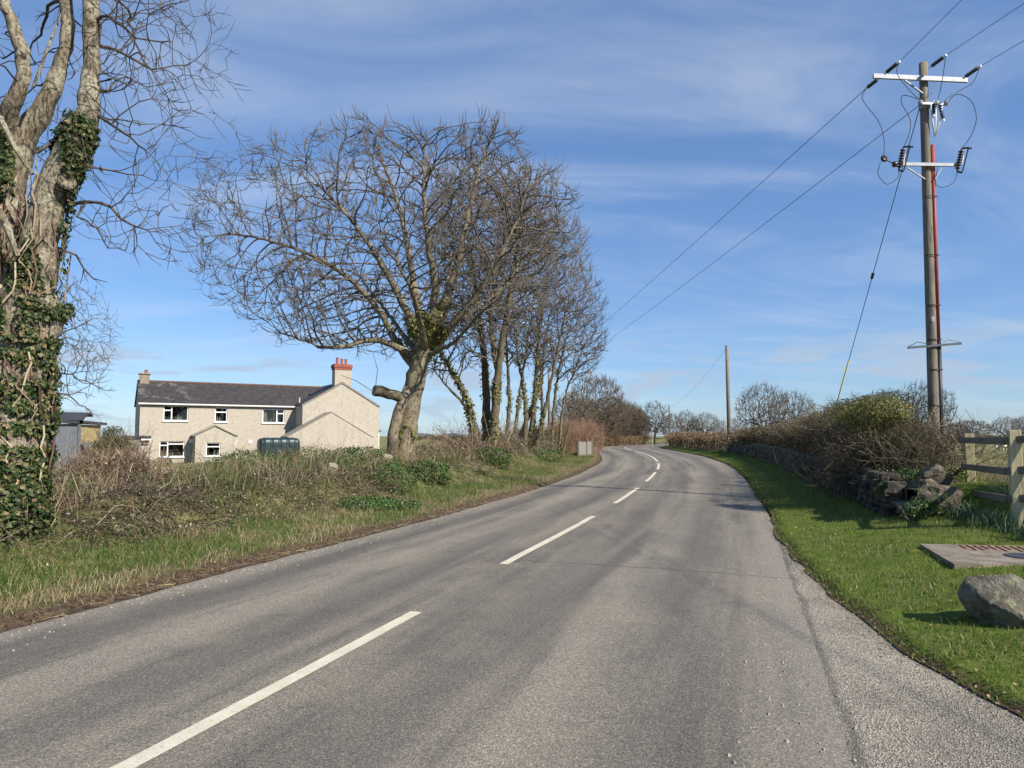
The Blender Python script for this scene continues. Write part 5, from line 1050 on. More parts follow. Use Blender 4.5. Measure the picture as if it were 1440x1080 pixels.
# a few field fence stakes further off
# ------------------------------------------------------------------ twig masses
def twig_mass(base, height, lean, n2, n3, r0, l2, l3, up=.5, droop=.0):
    """stems from base points, side twigs and finer twigs; returns verts/quads"""
    n = len(base); k = 6; P = np.zeros((n, k, 3)); P[:, 0] = base; D = norm(lean + np.array([0, 0, 1.]) + rng.normal(size=(n, 3)) * np.array([.16, .16, .05])); h = np.asarray(height)[:, None] / (k - 1)
    for i in range(1, k): D = norm(D + rng.normal(size=(n, 3)) * .20 + np.array([0, 0, .06 - droop * i])); P[:, i] = P[:, i - 1] + D * h
    r = np.linspace(1, .45, k)[None] * (r0 * rng.uniform(.5, 1.35, n))[:, None]; out = [(P, r, 4)]
    idx = rng.integers(0, n, n2); f = rng.uniform(.40, 1, n2) * (k - 1.001); i0 = f.astype(int); fr = (f - i0)[:, None]; B = P[idx, i0] * (1 - fr) + P[idx, i0 + 1] * fr
    D = norm(P[idx, i0 + 1] - P[idx, i0] + rng.normal(size=(n2, 3)) * .035 * 0 ); D = norm(D + rng.normal(size=(n2, 3)) * .8); k2 = 3; P2 = np.zeros((n2, k2, 3)); P2[:, 0] = B; l = (l2 * rng.uniform(.4, 1.2, n2) / (k2 - 1))[:, None]
    for i in range(1, k2): D = norm(D + rng.normal(size=(n2, 3)) * .28 + np.array([0, 0, up * .3])); P2[:, i] = P2[:, i - 1] + D * l
    out.append((P2, np.linspace(1, .5, k2)[None] * (r0 * .42 * rng.uniform(.6, 1.2, n2))[:, None], 3))
    idx = rng.integers(0, n2, n3); f = rng.uniform(.2, 1, n3) * (k2 - 1.001); i0 = f.astype(int); fr = (f - i0)[:, None]; B = P2[idx, i0] * (1 - fr) + P2[idx, i0 + 1] * fr; D = norm(norm(P2[idx, i0 + 1] - P2[idx, i0]) + rng.normal(size=(n3, 3)) * .75); P3 = np.zeros((n3, 2, 3)); P3[:, 0] = B; l = (l3 * rng.uniform(.4, 1.2, n3) * .85)[:, None]
    for i in (1,): D = norm(D + rng.normal(size=(n3, 3)) * .25 + np.array([0, 0, up * .2])); P3[:, i] = P3[:, i - 1] + D * l
    out.append((P3, np.linspace(1, .6, 2)[None] * (r0 * .25 * rng.uniform(.7, 1.2, n3))[:, None], 3)); return out
def merge(sets):
    V = []; Q = []; o = 0
    for P, r, k in sets: v, q = tubes_batch(P, r, k); V.append(v); Q.append(q + o); o += len(v)
    return np.vstack(V), np.vstack(Q)
def clip_top(sets, ztop):
    """a flailed hedge: twigs that would stand over the trimmed top are bent back under it"""
    for P, r, k in sets:
        zt_ = ztop(P[..., 0], P[..., 1]); ex = P[..., 2] - zt_; m = ex > 0; P[..., 2] = np.where(m, zt_ + .06 * np.tanh(ex) - .12 * rng.random(P.shape[:2]), P[..., 2])
    return sets
# right hedge along the wall
hs = np.sort(rng.uniform(float(s_of_y(18.4)), float(s_of_y(46)), 1100)); ht = rng.normal(6.45, .22, len(hs)); b = st2xy(hs, ht); bz = surf_z(b[:, 0], b[:, 1])
def htop(x, y): return np.interp(y, [12, 14.5, 17, 20, 24, 30, 34, 37, 42], [2.3, 2.55, 2.72, 2.66, 2.52, 2.42, 2.30, 2.22, 2.15]) + .16 * (vnoise(x * 2.1, y * 2.1, 71) - .5) + .22 * (vnoise(y * .45, x * 0, 72) - .5)
hg = tag(thing('hedge', 'overgrown bare thorn hedge behind the stone wall', 'hedge'))
big = smooth01(16, 40, b[:, 1])
S = twig_mass(np.c_[b, bz - .05], (htop(b[:, 0], b[:, 1]) - bz) * rng.uniform(.8, 1.12, len(hs)), np.array([-.10, 0, 0]), 9500, 22000, .0165, .75, .40, .25)
S = clip_top(S, htop); V, Q = merge(S[:1]); tag(link('stems', mesh('stems', V, [Q], M['hedge_stem'], smooth=True), hg), kind='stuff'); V, Q = merge(S[1:]); tag(link('twigs', mesh('twigs', V, [Q], M['hedge_twig']), hg), kind='stuff')
# withered leaves, bramble and ivy caught in the hedge
n = 9000; P2 = S[2][0][:, 1]; p_ = P2[rng.integers(0, len(P2), n)] + rng.normal(size=(n, 3)) * .05; V, F = leaves(p_, rng.normal(size=(n, 3)), rng.uniform(.03, .06, n) * (1 + .6 * smooth01(20, 40, p_[:, 1])), LEAF4); tag(link('withered_leaves', mesh('withered_leaves', V, [F], M['bramble_leaf']), hg), kind='stuff')
n = 9000; s_ = rng.uniform(float(s_of_y(14.5)), float(s_of_y(46)), n); t_ = 5.32 + np.abs(rng.normal(0, .28, n)); q_ = st2xy(s_, t_); zt2 = z_right(s_, s_ * 0 + 5.2) + np.where(t_ < 5.9, .60, .5) + rng.normal(.06, .07, n) - .45 * (rng.random(n) ** 2) * (t_ < 5.45); k = fbm(q_[:, 0] * 1.1, q_[:, 1] * 1.1, 83) > .44; V, F = leaves(np.c_[q_, zt2][k], norm(rng.normal(size=(k.sum(), 3)) + np.array([-.6, -.3, .6])), rng.uniform(.035, .07, k.sum()) * (1 + .6 * smooth01(20, 40, q_[k, 1])), LEAF4); tag(link('bramble_leaves', mesh('bramble_leaves', V, [F], M['bramble_dark']), hg), kind='stuff')
# the evergreen at the hedge's near end
ev = thing('privet_bush', 'yellow green leafy bush at the near end of the bare hedge', 'bush')
c = at(1238, 582, 15.0); n = 9000; p_ = np.vstack([ellipsoid(c, (.46, .8, .40), n // 2, .6), ellipsoid(c + np.array([.18, 0, -.28]), (.36, .6, .34), n // 3, .6), ellipsoid(c + np.array([-.35, .2, -.08]), (.34, .6, .26), n // 4, .6)]); p_ = p_ + rng.normal(size=p_.shape) * .05; p_ = p_[(fbm(p_[:, 0] * 3.4, p_[:, 2] * 3.4 + p_[:, 1], 73) > .45)]; V, F = leaves(p_, norm(p_ - c + rng.normal(size=p_.shape) * .35), rng.uniform(.03, .058, len(p_)), LEAF4); tag(link('leaves', mesh('leaves', V, [F], M['privet']), ev), kind='stuff')
c2 = at(1205, 582, 16.2); n = 3600; p_ = ellipsoid(c2, (.55, 1.1, .34), n, .6); p_ = p_ + rng.normal(size=p_.shape) * .05; p_ = p_[(fbm(p_[:, 0] * 3.4, p_[:, 2] * 3.4 + p_[:, 1], 74) > .46)]; V2, F2 = leaves(p_, norm(p_ - c2 + rng.normal(size=p_.shape) * .35), rng.uniform(.03, .055, len(p_)), LEAF4); tag(link('dark_leaves', mesh('dark_leaves', V2, [F2], M['evergreen']), ev), kind='stuff')
gb = sz(c[0], c[1]); nb_ = 40; bs = np.c_[rng.normal(c[0], .15, nb_), rng.normal(c[1], .4, nb_), np.full(nb_, gb - .05)]; V, Q = merge(twig_mass(bs, rng.uniform(1.0, 1.5, nb_), np.zeros(3), 300, 600, .02, .6, .3)); link('stems', mesh('stems', V, [Q], M['hedge_twig']), ev)
# thorny tangle round the pole foot and over the wall end
tg = thing('thorn_bush', 'bare straggling thorn bush around the foot of the electricity pole', 'bush')
c = at(1300, 660, 15.6); n = 70; bs = np.stack([rng.normal(c[0], .30, n), rng.normal(c[1], .7, n), np.zeros(n)], 1); bs[:, 2] = surf_z(bs[:, 0], bs[:, 1]) - .05; S = twig_mass(bs, rng.uniform(.5, 1.4, n), norm(rng.normal(size=(n, 3))) * .5 * np.array([1, 1, 0]), 900, 2000, .0115, .55, .3, .2); V, Q = merge(S); tag(link('twigs', mesh('twigs', V, [Q], M['cane']), tg), kind='stuff')
tg2 = thing('thorn_bush', 'dark bare thorn bush leaning over the near end of the stone wall', 'bush', group='thorn bushes'); c = at(1246, 640, 15.6); n = 170; bs = np.stack([rng.normal(c[0], .42, n), rng.normal(c[1] + .2, 1.0, n), np.zeros(n)], 1); bs[:, 2] = surf_z(bs[:, 0], bs[:, 1]) + .1; S = twig_mass(bs, rng.uniform(.5, 1.25, n), np.array([-.05, 0, 0]) + norm(rng.normal(size=(n, 3))) * .4 * np.array([1, 1, 0]), 2000, 4400, .011, .55, .3, .15, .05); V, Q = merge(S); tag(link('twigs', mesh('twigs', V, [Q], M['hedge_twig']), tg2), kind='stuff'); tg['group'] = 'thorn bushes'
# thorn bush added just past the picture's right edge to shade the boulders
shade_bush = thing('thorn_bush', 'twiggy thorn bush added out of view right of the fence to shade the boulders', 'bush', group='thorn bushes'); n = 320; bs = np.stack([rng.normal(10.5, .42, n), rng.normal(9.9, .4, n), np.zeros(n)], 1); bs[:, 2] = surf_z(bs[:, 0], bs[:, 1]) - .05; V, Q = merge(twig_mass(bs, rng.uniform(1.2, 2.5, n), norm(rng.normal(size=(n, 3))) * .2 * np.array([1, 1, 0]), 1800, 3600, .016, .7, .4, .2)); tag(link('twigs', mesh('twigs', V, [Q], M['hedge_twig']), shade_bush), kind='stuff')
n = 16000; p_ = ellipsoid((10.5, 9.9, 1.85), (1.0, .95, 1.3), n, .5); V, F = leaves(p_, rng.normal(size=(n, 3)), rng.uniform(.03, .06, n), LEAF4); tag(link('leaves', mesh('leaves', V, [F], M['bramble_dark']), shade_bush), kind='stuff')
# hedge along the road past the pole, and the clipped hedge across the bend
def clipped_hedge(name, lbl, s_a, s_b, tt, h0, wd, leafmat, twigmat, n, dens, size, ragged=.12, pts=None):
    o = thing(name, lbl, 'hedge'); s = rng.uniform(0, 1, n)
    if pts is None: S_ = s_a + s * (s_b - s_a); b = st2xy(S_, np.interp(S_, [s_a, s_b], tt) + rng.normal(0, wd * .3, n))
    else: q = np.array(pts); L = np.concatenate([[0], np.cumsum(np.linalg.norm(np.diff(q, axis=0), axis=1))]); b = np.stack([np.interp(s * L[-1], L, q[:, 0]), np.interp(s * L[-1], L, q[:, 1])], 1) + rng.normal(0, wd * .3, (n, 2))
    bz = surf_z(b[:, 0], b[:, 1]); S = twig_mass(np.c_[b, bz - .03], np.full(n, h0) * rng.uniform(.85, 1.15, n), np.zeros(3), dens // 2, dens // 2, .022, h0 * .42, h0 * .26, .3)
    bz0 = (b, bz)
    def top(x, y): return np.interp(y, np.sort(b[:, 1]), bz[np.argsort(b[:, 1])]) + h0 + ragged * (vnoise(x * 1.5, y * 1.5, 81) - .5)
    S = clip_top(S, top); V, Q = merge(S); tag(link('twigs', mesh('twigs', V, [Q], M[twigmat]), o), kind='stuff')
    P2 = S[1][0]; k = rng.integers(0, len(P2), int(dens * 2.2)); p_ = P2[k, rng.integers(0, 3, len(k))] + rng.normal(size=(len(k), 3)) * .07; V, F = leaves(p_, rng.normal(size=(len(k), 3)), rng.uniform(.6, 1.3, len(k)) * size, LEAF4); tag(link('leaves', mesh('leaves', V, [F], M[leafmat]), o), kind='stuff'); return o
sA, sB = float(s_of_y(46.5)), float(s_of_y(82)); clipped_hedge('hedge', 'brown clipped hedge along the verge between the road sign and the leaning pole', sA, sB, (5.6, 4.6), 1.15, 1.0, 'beech_leaf', 'cane', 900, 7000, .13)
clipped_hedge('hedge', 'low clipped brown hedge across the bend below the round copse', 0, 0, 0, 1.0, .8, 'beech_leaf', 'cane', 500, 5000, .15, pts=[at(836, 622, 76)[:2], at(870, 622, 82)[:2], at(906, 622, 95)[:2]])
clipped_hedge('hedge', 'small rounded brown hedge end between the oak and the bare hedge', 0, 0, 0, 1.45, 1.0, 'beech_leaf', 'hedge_twig', 200, 2500, .09, pts=[at(1050, 622, 44)[:2], at(1088, 622, 41)[:2]])
clipped_hedge('hedge', 'distant dark field hedge crossing behind the sycamore', 0, 0, 0, 1.25, 1.4, 'bramble_leaf', 'hedge_twig', 500, 5000, .16, .5, pts=[at(560, 622, 58)[:2], at(690, 622, 66)[:2], at(800, 622, 70)[:2]])
clipped_hedge('hedge', 'distant field hedge running across behind the right hand fence', 0, 0, 0, 1.3, 1.4, 'bramble_leaf', 'hedge_twig', 700, 6000, .2, .5, pts=[at(1040, 622, 118)[:2], at(1250, 622, 112)[:2], at(1560, 622, 118)[:2]])
# upright reddish thicket by the board fence
th_ = thing('dogwood_thicket', 'reddish upright twig thicket behind the small board fence', 'bush'); n = 420; f = rng.random(n); q0, q1 = at(784, 625, 46), at(834, 625, 52); b = q0[None, :2] * (1 - f[:, None]) + q1[None, :2] * f[:, None] + rng.normal(0, .5, (n, 2)); bz = surf_z(b[:, 0], b[:, 1]); S = twig_mass(np.c_[b, bz], rng.uniform(1.3, 2.1, n), np.zeros(3), 2600, 4200, .013, .8, .5, .9); V, Q = merge(S); tag(link('twigs', mesh('twigs', V, [Q], M['red_twig']), th_), kind='stuff')
# small board fence
bf = thing('board_fence', 'small pale grey board fence at the end of the bank', 'fence'); q0, q1 = at(813, 640, 43.5), at(832, 640, 46.5); nb_ = 12; dv = q1 - q0; an = math.atan2(dv[1], dv[0]); w = np.linalg.norm(dv[:2]) / nb_
for i in range(nb_):
    q = q0 + dv * (i + .5) / nb_; g = sz(q[0], q[1]) - .05; h = .92; mb = MB(); mb.box((q[0], q[1] + .012 * (i % 2), g + h / 2), (w - .01, .022, h + .03 * (i % 3)), an); mb.build('board', M['grey_board'], bf)
for f in (0, .62, 1.02):
    q = q0 + dv * f; g = sz(q[0], q[1]) - .05; mb = MB(); mb.box((q[0], q[1] - .06, g + .54), (.09, .09, 1.1), an); mb.build('post', M['pole_wood'], bf)
# ------------------------------------------------------------------ the bramble bank
def bank_pts(n, ya, yb, ta, tb):
    s = rng.uniform(float(s_of_y(ya)), float(s_of_y(yb)), n); u = rng.random(n); t = edge_l(s) - (ta + (tb - ta) * u); p = st2xy(s, t); return s, edge_l(s) - t, np.c_[p, z_left(s, t)]
def canes(n, ya, yb, ta, tb, lmin, lmax, rise, r, k=6):
    s, d, p = bank_pts(n, ya, yb, ta, tb); a = rng.uniform(0, 2 * math.pi, n); D = norm(np.stack([np.cos(a), np.sin(a), np.full(n, rise) * rng.uniform(.3, 1.6, n)], 1)); P = np.zeros((n, k, 3)); P[:, 0] = p - np.array([0, 0, .05]); l = (rng.uniform(lmin, lmax, n) / (k - 1))[:, None]
    drop = rng.uniform(.14, .50, n)
    for i in range(1, k): D = norm(D + rng.normal(size=(n, 3)) * .13 - np.stack([0 * drop, 0 * drop, drop], 1)); P[:, i] = P[:, i - 1] + D * l
    g = surf_z(P[..., 0].ravel(), P[..., 1].ravel()).reshape(n, k); P[..., 2] = np.maximum(P[..., 2], g + .02)
    return P, np.linspace(1, .5, k)[None] * (r * rng.uniform(.6, 1.35, n) * (1 + .5 * smooth01(14, 40, p[:, 1])))[:, None]
sets = [(*canes(2100, 2, 10.5, 2.2, 6.2, .5, 1.35, 1., .0040), 3), (*canes(3000, 8, 17, 2.2, 6.4, .45, 1.25, .8, .0040), 3), (*canes(2000, 15, 29, 2.4, 6.4, .45, 1.15, .7, .0046), 3), (*canes(2600, 26, 48, 2.9, 6.8, .8, 1.9, 1.6, .0054), 3), (*canes(500, 5, 34, 3.0, 6.0, .6, 1.25, 4., .0048), 3), (*canes(900, 27, 47, 3.2, 6.5, 1.0, 2.1, 4.5, .0060), 3)]
V, Q = merge(sets[:2]); tag(link('bramble_canes', mesh('bramble_canes', V, [Q], M['cane_dark'])), 'dark tangled bramble canes on the near part of the left bank', 'brambles', kind='stuff')
V, Q = merge(sets[2:]); tag(link('bramble_canes', mesh('bramble_canes', V, [Q], M['cane'])), 'tangle of dead brown bramble canes arching over the left bank', 'brambles', kind='stuff')
allp = np.vstack([x[0][:, 1:5].reshape(-1, 3) for x in sets[:4]])
n = 118000; k = rng.integers(0, len(allp), n); p_ = allp[k] + rng.normal(size=(n, 3)) * np.array([.06, .06, .04]) - np.array([0, 0, .05]); p_ = p_[fbm(p_[:, 0] * 1.2, p_[:, 1] * 1.2 + p_[:, 2], 91) > .36]; pat = fbm(p_[:, 0] * .7, p_[:, 1] * .7 + p_[:, 2] * .5, 92) + rng.normal(0, .07, len(p_)) + .05 * smooth01(15, 10, p_[:, 1]) > .45; pg = p_[pat]; p_ = p_[~pat]; V, F = leaves(pg, norm(rng.normal(size=(len(pg), 3)) + np.array([.2, -.5, .8])), rng.uniform(.03, .064, len(pg)) * (1 + .5 * smooth01(12, 36, pg[:, 1])), LEAF4); tag(link('bramble_leaves', mesh('bramble_leaves', V, [F], M['bramble_dark'])), 'dark green bramble leaves in patches on the left bank', 'brambles', kind='stuff'); V, F = leaves(p_, norm(rng.normal(size=(len(p_), 3)) + np.array([.2, -.5, .8])), rng.uniform(.03, .066, len(p_)) * (1 + .5 * smooth01(12, 36, p_[:, 1])), LEAF4)
tag(link('bramble_leaves', mesh('bramble_leaves', V, [F], M['bramble_leaf'])), 'withered brown bramble leaves all over the left bank', 'brambles', kind='stuff')
# thicker dark bramble heap by the ivy tree and evergreen bush behind it
def leafy(name, lbl, cat, c, r, n, size, mt, group=None, stems=60, h=1.0, tpl=LEAF, seedn=95, lo=.40, twig='cane'):
    o = thing(name, lbl, cat, group=group); p = ellipsoid(c, r, n, .75); g = surf_z(p[:, 0], p[:, 1]); p = p[(p[:, 2] > g) & (fbm(p[:, 0] * 2.2, p[:, 1] * 2.2 + p[:, 2] * 2.4, seedn) > lo)]; V, F = leaves(p, norm((p - np.array(c)) / np.array(r) + rng.normal(size=p.shape) * .55 + np.array([0, 0, .3])), rng.uniform(.6, 1.25, len(p)) * size, tpl); tag(link('leaves', mesh('leaves', V, [F], M[mt]), o), kind='stuff')
    b = np.stack([rng.normal(c[0], r[0] * .35, stems), rng.normal(c[1], r[1] * .35, stems), np.zeros(stems)], 1); b[:, 2] = surf_z(b[:, 0], b[:, 1]) - .03; tot = max(.3, c[2] + r[2] - b[:, 2].mean()); V, Q = merge(twig_mass(b, rng.uniform(.6, .98, stems) * tot, norm(rng.normal(size=(stems, 3))) * .35 * np.array([1, 1, 0]), stems * 7, stems * 14, .012, tot * .35, tot * .2)); tag(link('stems', mesh('stems', V, [Q], M[twig]), o), kind='stuff'); return o
leafy('evergreen_bush', 'olive green rounded bush between the dark shed and the farmhouse', 'bush', at(160, 640, 26) + np.array([0, 0, .1]), (.66, .8, 1.0), 7000, .07, 'evergreen')
leafy('bramble_bush', 'brown heaped bramble mound left of the garden rails', 'bush', at(150, 672, 14.5), (1.1, 1.0, .55), 4200, .05, 'bramble_leaf', stems=260, lo=.5)
leafy('ivy_mound', 'dense ivy mound at the foot of the ivy clad tree', 'ivy', np.array([-6.5, 9.2, .6]), (.55, .55, .5), 3400, .058, 'ivy', tpl=IVY, lo=.36)
gs = float(s_of_y(14.5))
for px_, py_, Y, r, n, l in ((515, 692, 15.2, (.85, .6, .22), 3600, 'bright green low nettle patch on the verge below the tree stump'), (562, 697, 15.6, (.5, .45, .15), 1500, 'small bright green leafy patch right of the nettle patch'), (350, 655, 17, (1.0, .8, .4), 3600, 'light green grassy tuft on the bank before the porch'), (430, 655, 19.5, (1.2, .8, .5), 4400, 'leafy green mound on the bank before the oil tank'), (505, 645, 22, (1.3, .8, .45), 4000, 'green leafy mound on the bank top before the gable'), (545, 668, 18.5, (.8, .7, .55), 3200, 'dark green leafy bush below the sycamore'), (600, 668, 21, (.8, .7, .45), 2400, 'dark bramble bush just right of the sycamore foot'), (690, 655, 28, (.9, .8, .5), 2000, 'green bramble bush below the leaning trunks'), (760, 648, 36, (1.3, .9, .4), 1800, 'low green plants on the verge near the board fence')):
    p = at(px_, py_, Y); p[2] = sz(p[0], p[1]) + r[2] * .3; leafy('leafy_plant', l, 'plant', p, r, n, .055 if Y < 20 else .075, 'green_leaf', 'green plants on the left bank', stems=24, lo=.36)
# tall straw coloured grass in the bank and rough verge grass in front
def grass(name, lbl, p, lmin, lmax, w, mt, lean=None, curl=(.1, .7), cat='grass'):
    n = len(p); a = rng.uniform(0, 2 * math.pi, n); ln = np.stack([np.cos(a), np.sin(a)], 1) * rng.uniform(.3, 1.1, n)[:, None]
    if lean is not None: ln += np.array(lean)
    V, q, t = blades(p - np.array([0, 0, .012]), rng.uniform(lmin, lmax, n), w * rng.uniform(.6, 1.3, n), ln, rng.uniform(*curl, n)); return tag(link(name, mesh(name, V, [q, t], M[mt])), lbl, cat, kind='stuff')
def dens_pts(n, sa, sb, fa, fb, side, far_pow=1.6):
    s = sa + (sb - sa) * rng.random(n) ** far_pow; u = fa + (fb - fa) * rng.random(n)
    if side < 0: t = edge_l(s) - u; p = st2xy(s, t); return np.c_[p, z_left(s, t)], u, s
    e = edge_r(s); t = e + u * 1.0; p = st2xy(s, t); return np.c_[p, z_right(s, t)], u, s
p, u, s = dens_pts(6500, float(s_of_y(7)), float(s_of_y(46)), 2.7, 6.2, -1); p = p[fbm(p[:, 0] * .9, p[:, 1] * .9, 97) + .10 * smooth01(12, 22, p[:, 1]) > .52]
grass('dry_grass', 'tall straw coloured dead grass standing among the brambles', p, .25, .75, .009, 'straw', curl=(0, .6))
sa_, sb_ = float(s_of_y(3)), float(s_of_y(60))
p, u, s = dens_pts(100000, sa_, sb_, .04, 2.6, -1, 1.7); n1 = fbm(p[:, 0] * .8, p[:, 1] * .8, 98); n2 = vnoise(p[:, 0] * 5, p[:, 1] * 5, 99); keep = (rng.random(len(p)) < smooth01(.04, .36, u)) & (n1 * .7 + n2 * .4 > .30); p = p[keep]; u = u[keep]
dry = (fbm(p[:, 0] * .9 + 9, p[:, 1] * .9, 101) + .28 * smooth01(.8, .1, u) + rng.normal(0, .08, len(p))) > .58
far_w = 1
grass('verge_grass', 'rough mixed green grass growing on the left verge', p[~dry], .05, .16, .0075, 'verge_blade', (.15, -.1))
grass('thatch_grass', 'dead straw patches of grass on the left verge', p[dry], .05, .17, .0075, 'straw', (.2, -.1), (.3, .9))
nl = 7000; p, u, s = dens_pts(nl, sa_, float(s_of_y(45)), .05, 3.3, -1, 1.4); p[:, 2] += .02; wgt = rng.random(nl) < (.35 + .5 * smooth01(1.6, 3.2, u)); p = p[wgt]; V, F = leaves(p, norm(rng.normal(size=(len(p), 3)) * .5 + np.array([0, 0, 1])), rng.uniform(.025, .06, len(p)), LEAF4); tag(link('fallen_leaves', mesh('fallen_leaves', V, [F], M['dead_leaf'])), 'dry brown leaves fallen over the left verge and soil edge', 'leaves', kind='stuff')
# green grass climbing the bank past the bramble stretch
p, u, s = dens_pts(30000, float(s_of_y(9)), float(s_of_y(44)), 2.7, 6.6, -1, 1.3); k = fbm(p[:, 0] * .8, p[:, 1] * .8, 107) + .14 * smooth01(14, 19, p[:, 1]) - .12 * smooth01(26, 32, p[:, 1]) > .58; p = p[k]
grass('bank_grass', 'lush green grass growing through the left bank', p, .14, .42, .010, 'bank_blade', (.1, -.2), (.1, .7))
# right lawn
p, u, s = dens_pts(150000, float(s_of_y(2.5)), float(s_of_y(50)), .03, 4.2, 1, 1.9); S_, T_ = s, edge_r(s) + u; ok = (T_ < np.where(p[:, 1] > 12.6, 5.4, 7.2)) & (rng.random(len(p)) < smooth01(-.1, .12, u)) & (fbm(p[:, 0] * 2.2, p[:, 1] * 2.2, 103) > .30)
slab_ok = ~((p[:, 0] > 4.92 + (p[:, 1] - 7.87) * .32) & (p[:, 0] < 7.2) & (p[:, 1] > 7.9) & (p[:, 1] < 9.3)); ok &= slab_ok
p = p[ok]; n3 = fbm(p[:, 0] * 1.1, p[:, 1] * 1.1, 109) + rng.normal(0, .10, len(p)); m3 = n3 > .60; grass('lawn_grass', 'short bright green mown grass on the right verge', p[~m3], .022, .062, .0075, 'lawn_blade', None, (.0, .6)); grass('coarse_grass', 'coarser duller grass clumps in the right lawn', p[m3], .03, .085, .0075, 'verge_blade', None, (.1, .8))
p, u, s = dens_pts(5000, float(s_of_y(3)), float(s_of_y(40)), -.03, .14, 1, 1.3); grass('edge_grass', 'ragged dull grass hanging over the cut lawn edge', p, .03, .08, .007, 'lawn_blade', (-.5, -.1), (.4, .95))
# wall top and wall foot grass, pasture tufts near the fence
s = rng.uniform(float(s_of_y(11)), float(s_of_y(46)), 3500); t = rng.normal(6.0, .22, len(s)); pp = st2xy(s, t); grass('wall_top_grass', 'grass tufts growing along the top of the stone wall', np.c_[pp, np.maximum(z_right(s, t), z_right(s, t * 0 + 5.2) + np.where(t < 5.85, .50, 0))], .05, .16, .008, 'verge_blade')
n = 26000; y = 10 + 34 * rng.random(n) ** 1.7; x = rng.uniform(.6, 1.02, n) * y + rng.normal(0, .3, n); S_, T_ = xy2st(x, y); k = (T_ > np.where(y > 13, 6.2, 7.3)) & (fbm(x * .7, y * .7, 105) > .40); x, y = x[k], y[k]; grass('pasture_grass', 'pale tussocky grass in the field behind the fence', np.c_[x, y, surf_z(x, y)], .05, .17, .010, 'pasture_blade')
n = 1500; q = at(1395, 690, 12.5); x = rng.normal(q[0] + .5, .8, n); y = rng.normal(q[1] + .8, 1.2, n); k = xy2st(x, y)[1] > 7.3; x, y = x[k], y[k]; grass('dry_grass', 'pale dead grass and stalks at the foot of the fence', np.c_[x, y, surf_z(x, y)], .15, .5, .008, 'straw', curl=(.4, .9))
# daffodils not yet in flower, along the fence foot
for i, (px_, py_, Y) in enumerate(((1352, 716, 11.3), (1372, 722, 10.9), (1386, 724, 10.5), (1403, 728, 10.2), (1425, 735, 9.8), (1440, 742, 9.5))):
    p = at(px_, py_, Y); g = sz(p[0], p[1]); n = 75; b = np.c_[rng.normal(p[0], .09, n), rng.normal(p[1], .09, n), np.full(n, g)]; a = rng.uniform(0, 2 * math.pi, n); V, q, t = blades(b, rng.uniform(.16, .30, n), np.full(n, .013), np.stack([np.cos(a), np.sin(a)], 1) * .5, rng.uniform(0, .45, n))
    tag(link('daffodil_clump', mesh('daffodil_clump', V, [q, t], M['daffodil'])), 'blue green daffodil leaves %s' % ['nearest the sunlit boulder', 'just left of the first fence post foot', 'between the two fence posts, left tuft', 'between the two fence posts, right tuft', 'at the second fence post foot', 'beyond the second fence post'][i], 'plant', 'daffodil clumps along the fence')
# loose stones and twigs on the apron and soil edge
n = 900; s = rng.uniform(0, float(s_of_y(12)), n); t = 3.4 + (edge_r(s) - 3.4) * rng.random(n) ** .8; m_ = 700; s = np.concatenate([s, rng.uniform(float(s_of_y(3)), float(s_of_y(20)), m_)]); t = np.concatenate([t, np.where(rng.random(m_) < .6, -3.02 + np.abs(rng.normal(0, .22, m_)), 3.3 - np.abs(rng.normal(0, .3, m_)))]); n += m_; pp = st2xy(s, t); P = np.c_[pp, zroad_y(pp[:, 1]) + .035 * (1 - np.minimum(1, np.abs(t) / 3.2) ** 2) - .026]; tv = np.array([[-1, -.7, -.5], [1, -.6, -.5], [.6, .9, -.5], [-.8, .8, -.5], [-.5, -.3, .6], [.6, -.2, .5], [.1, .5, .7]]); tf = [(0, 1, 5), (0, 5, 4), (1, 2, 6), (1, 6, 5), (2, 3, 6), (3, 0, 4), (3, 4, 6), (4, 5, 6)]
a = rng.uniform(0, 6.3, n); sc_ = rng.uniform(.004, .013, n); X = tv[None] * sc_[:, None, None]; V = np.stack([X[..., 0] * np.cos(a)[:, None] - X[..., 1] * np.sin(a)[:, None], X[..., 0] * np.sin(a)[:, None] + X[..., 1] * np.cos(a)[:, None], X[..., 2]], -1) + P[:, None]; F = np.array(tf)[None] + (np.arange(n) * 7)[:, None, None]
tag(link('loose_chippings', mesh('loose_chippings', V.reshape(-1, 3), [F.reshape(-1, 3)], M['grit'])), 'loose stone chippings scattered over the gateway apron and road edges', 'chippings', kind='stuff')
n = 700; s = rng.uniform(float(s_of_y(3)), float(s_of_y(22)), n); t = edge_l(s) + rng.normal(.02, .10, n); pp = st2xy(s, t); a = rng.uniform(0, 6.3, n); l = rng.uniform(.03, .14, n); z = surf_z(pp[:, 0], pp[:, 1]) + .012; P = np.stack([np.c_[pp[:, 0] + (f - .5) * l * np.cos(a), pp[:, 1] + (f - .5) * l * np.sin(a), z + .01 * (f == .5)] for f in (0, .5, 1)], 1); V, Q = tubes_batch(P, np.full((n, 3), .0025)); tag(link('twig_litter', mesh('twig_litter', V, [Q], M['straw'])), 'dead stalks and twigs littering the left road edge', 'twigs', kind='stuff')
n = 1500; s = rng.uniform(float(s_of_y(2.5)), float(s_of_y(26)), n); t = edge_r(s) + rng.normal(-.02, .09, n); pp = st2xy(s, t); V, F = leaves(np.c_[pp, surf_z(pp[:, 0], pp[:, 1]) + .012], norm(rng.normal(size=(n, 3)) * .4 + np.array([0, 0, 1])), rng.uniform(.015, .04, n), LEAF4); tag(link('leaf_litter', mesh('leaf_litter', V, [F], M['dead_leaf'])), 'dry leaf litter along the cut edge of the lawn', 'leaves', kind='stuff')
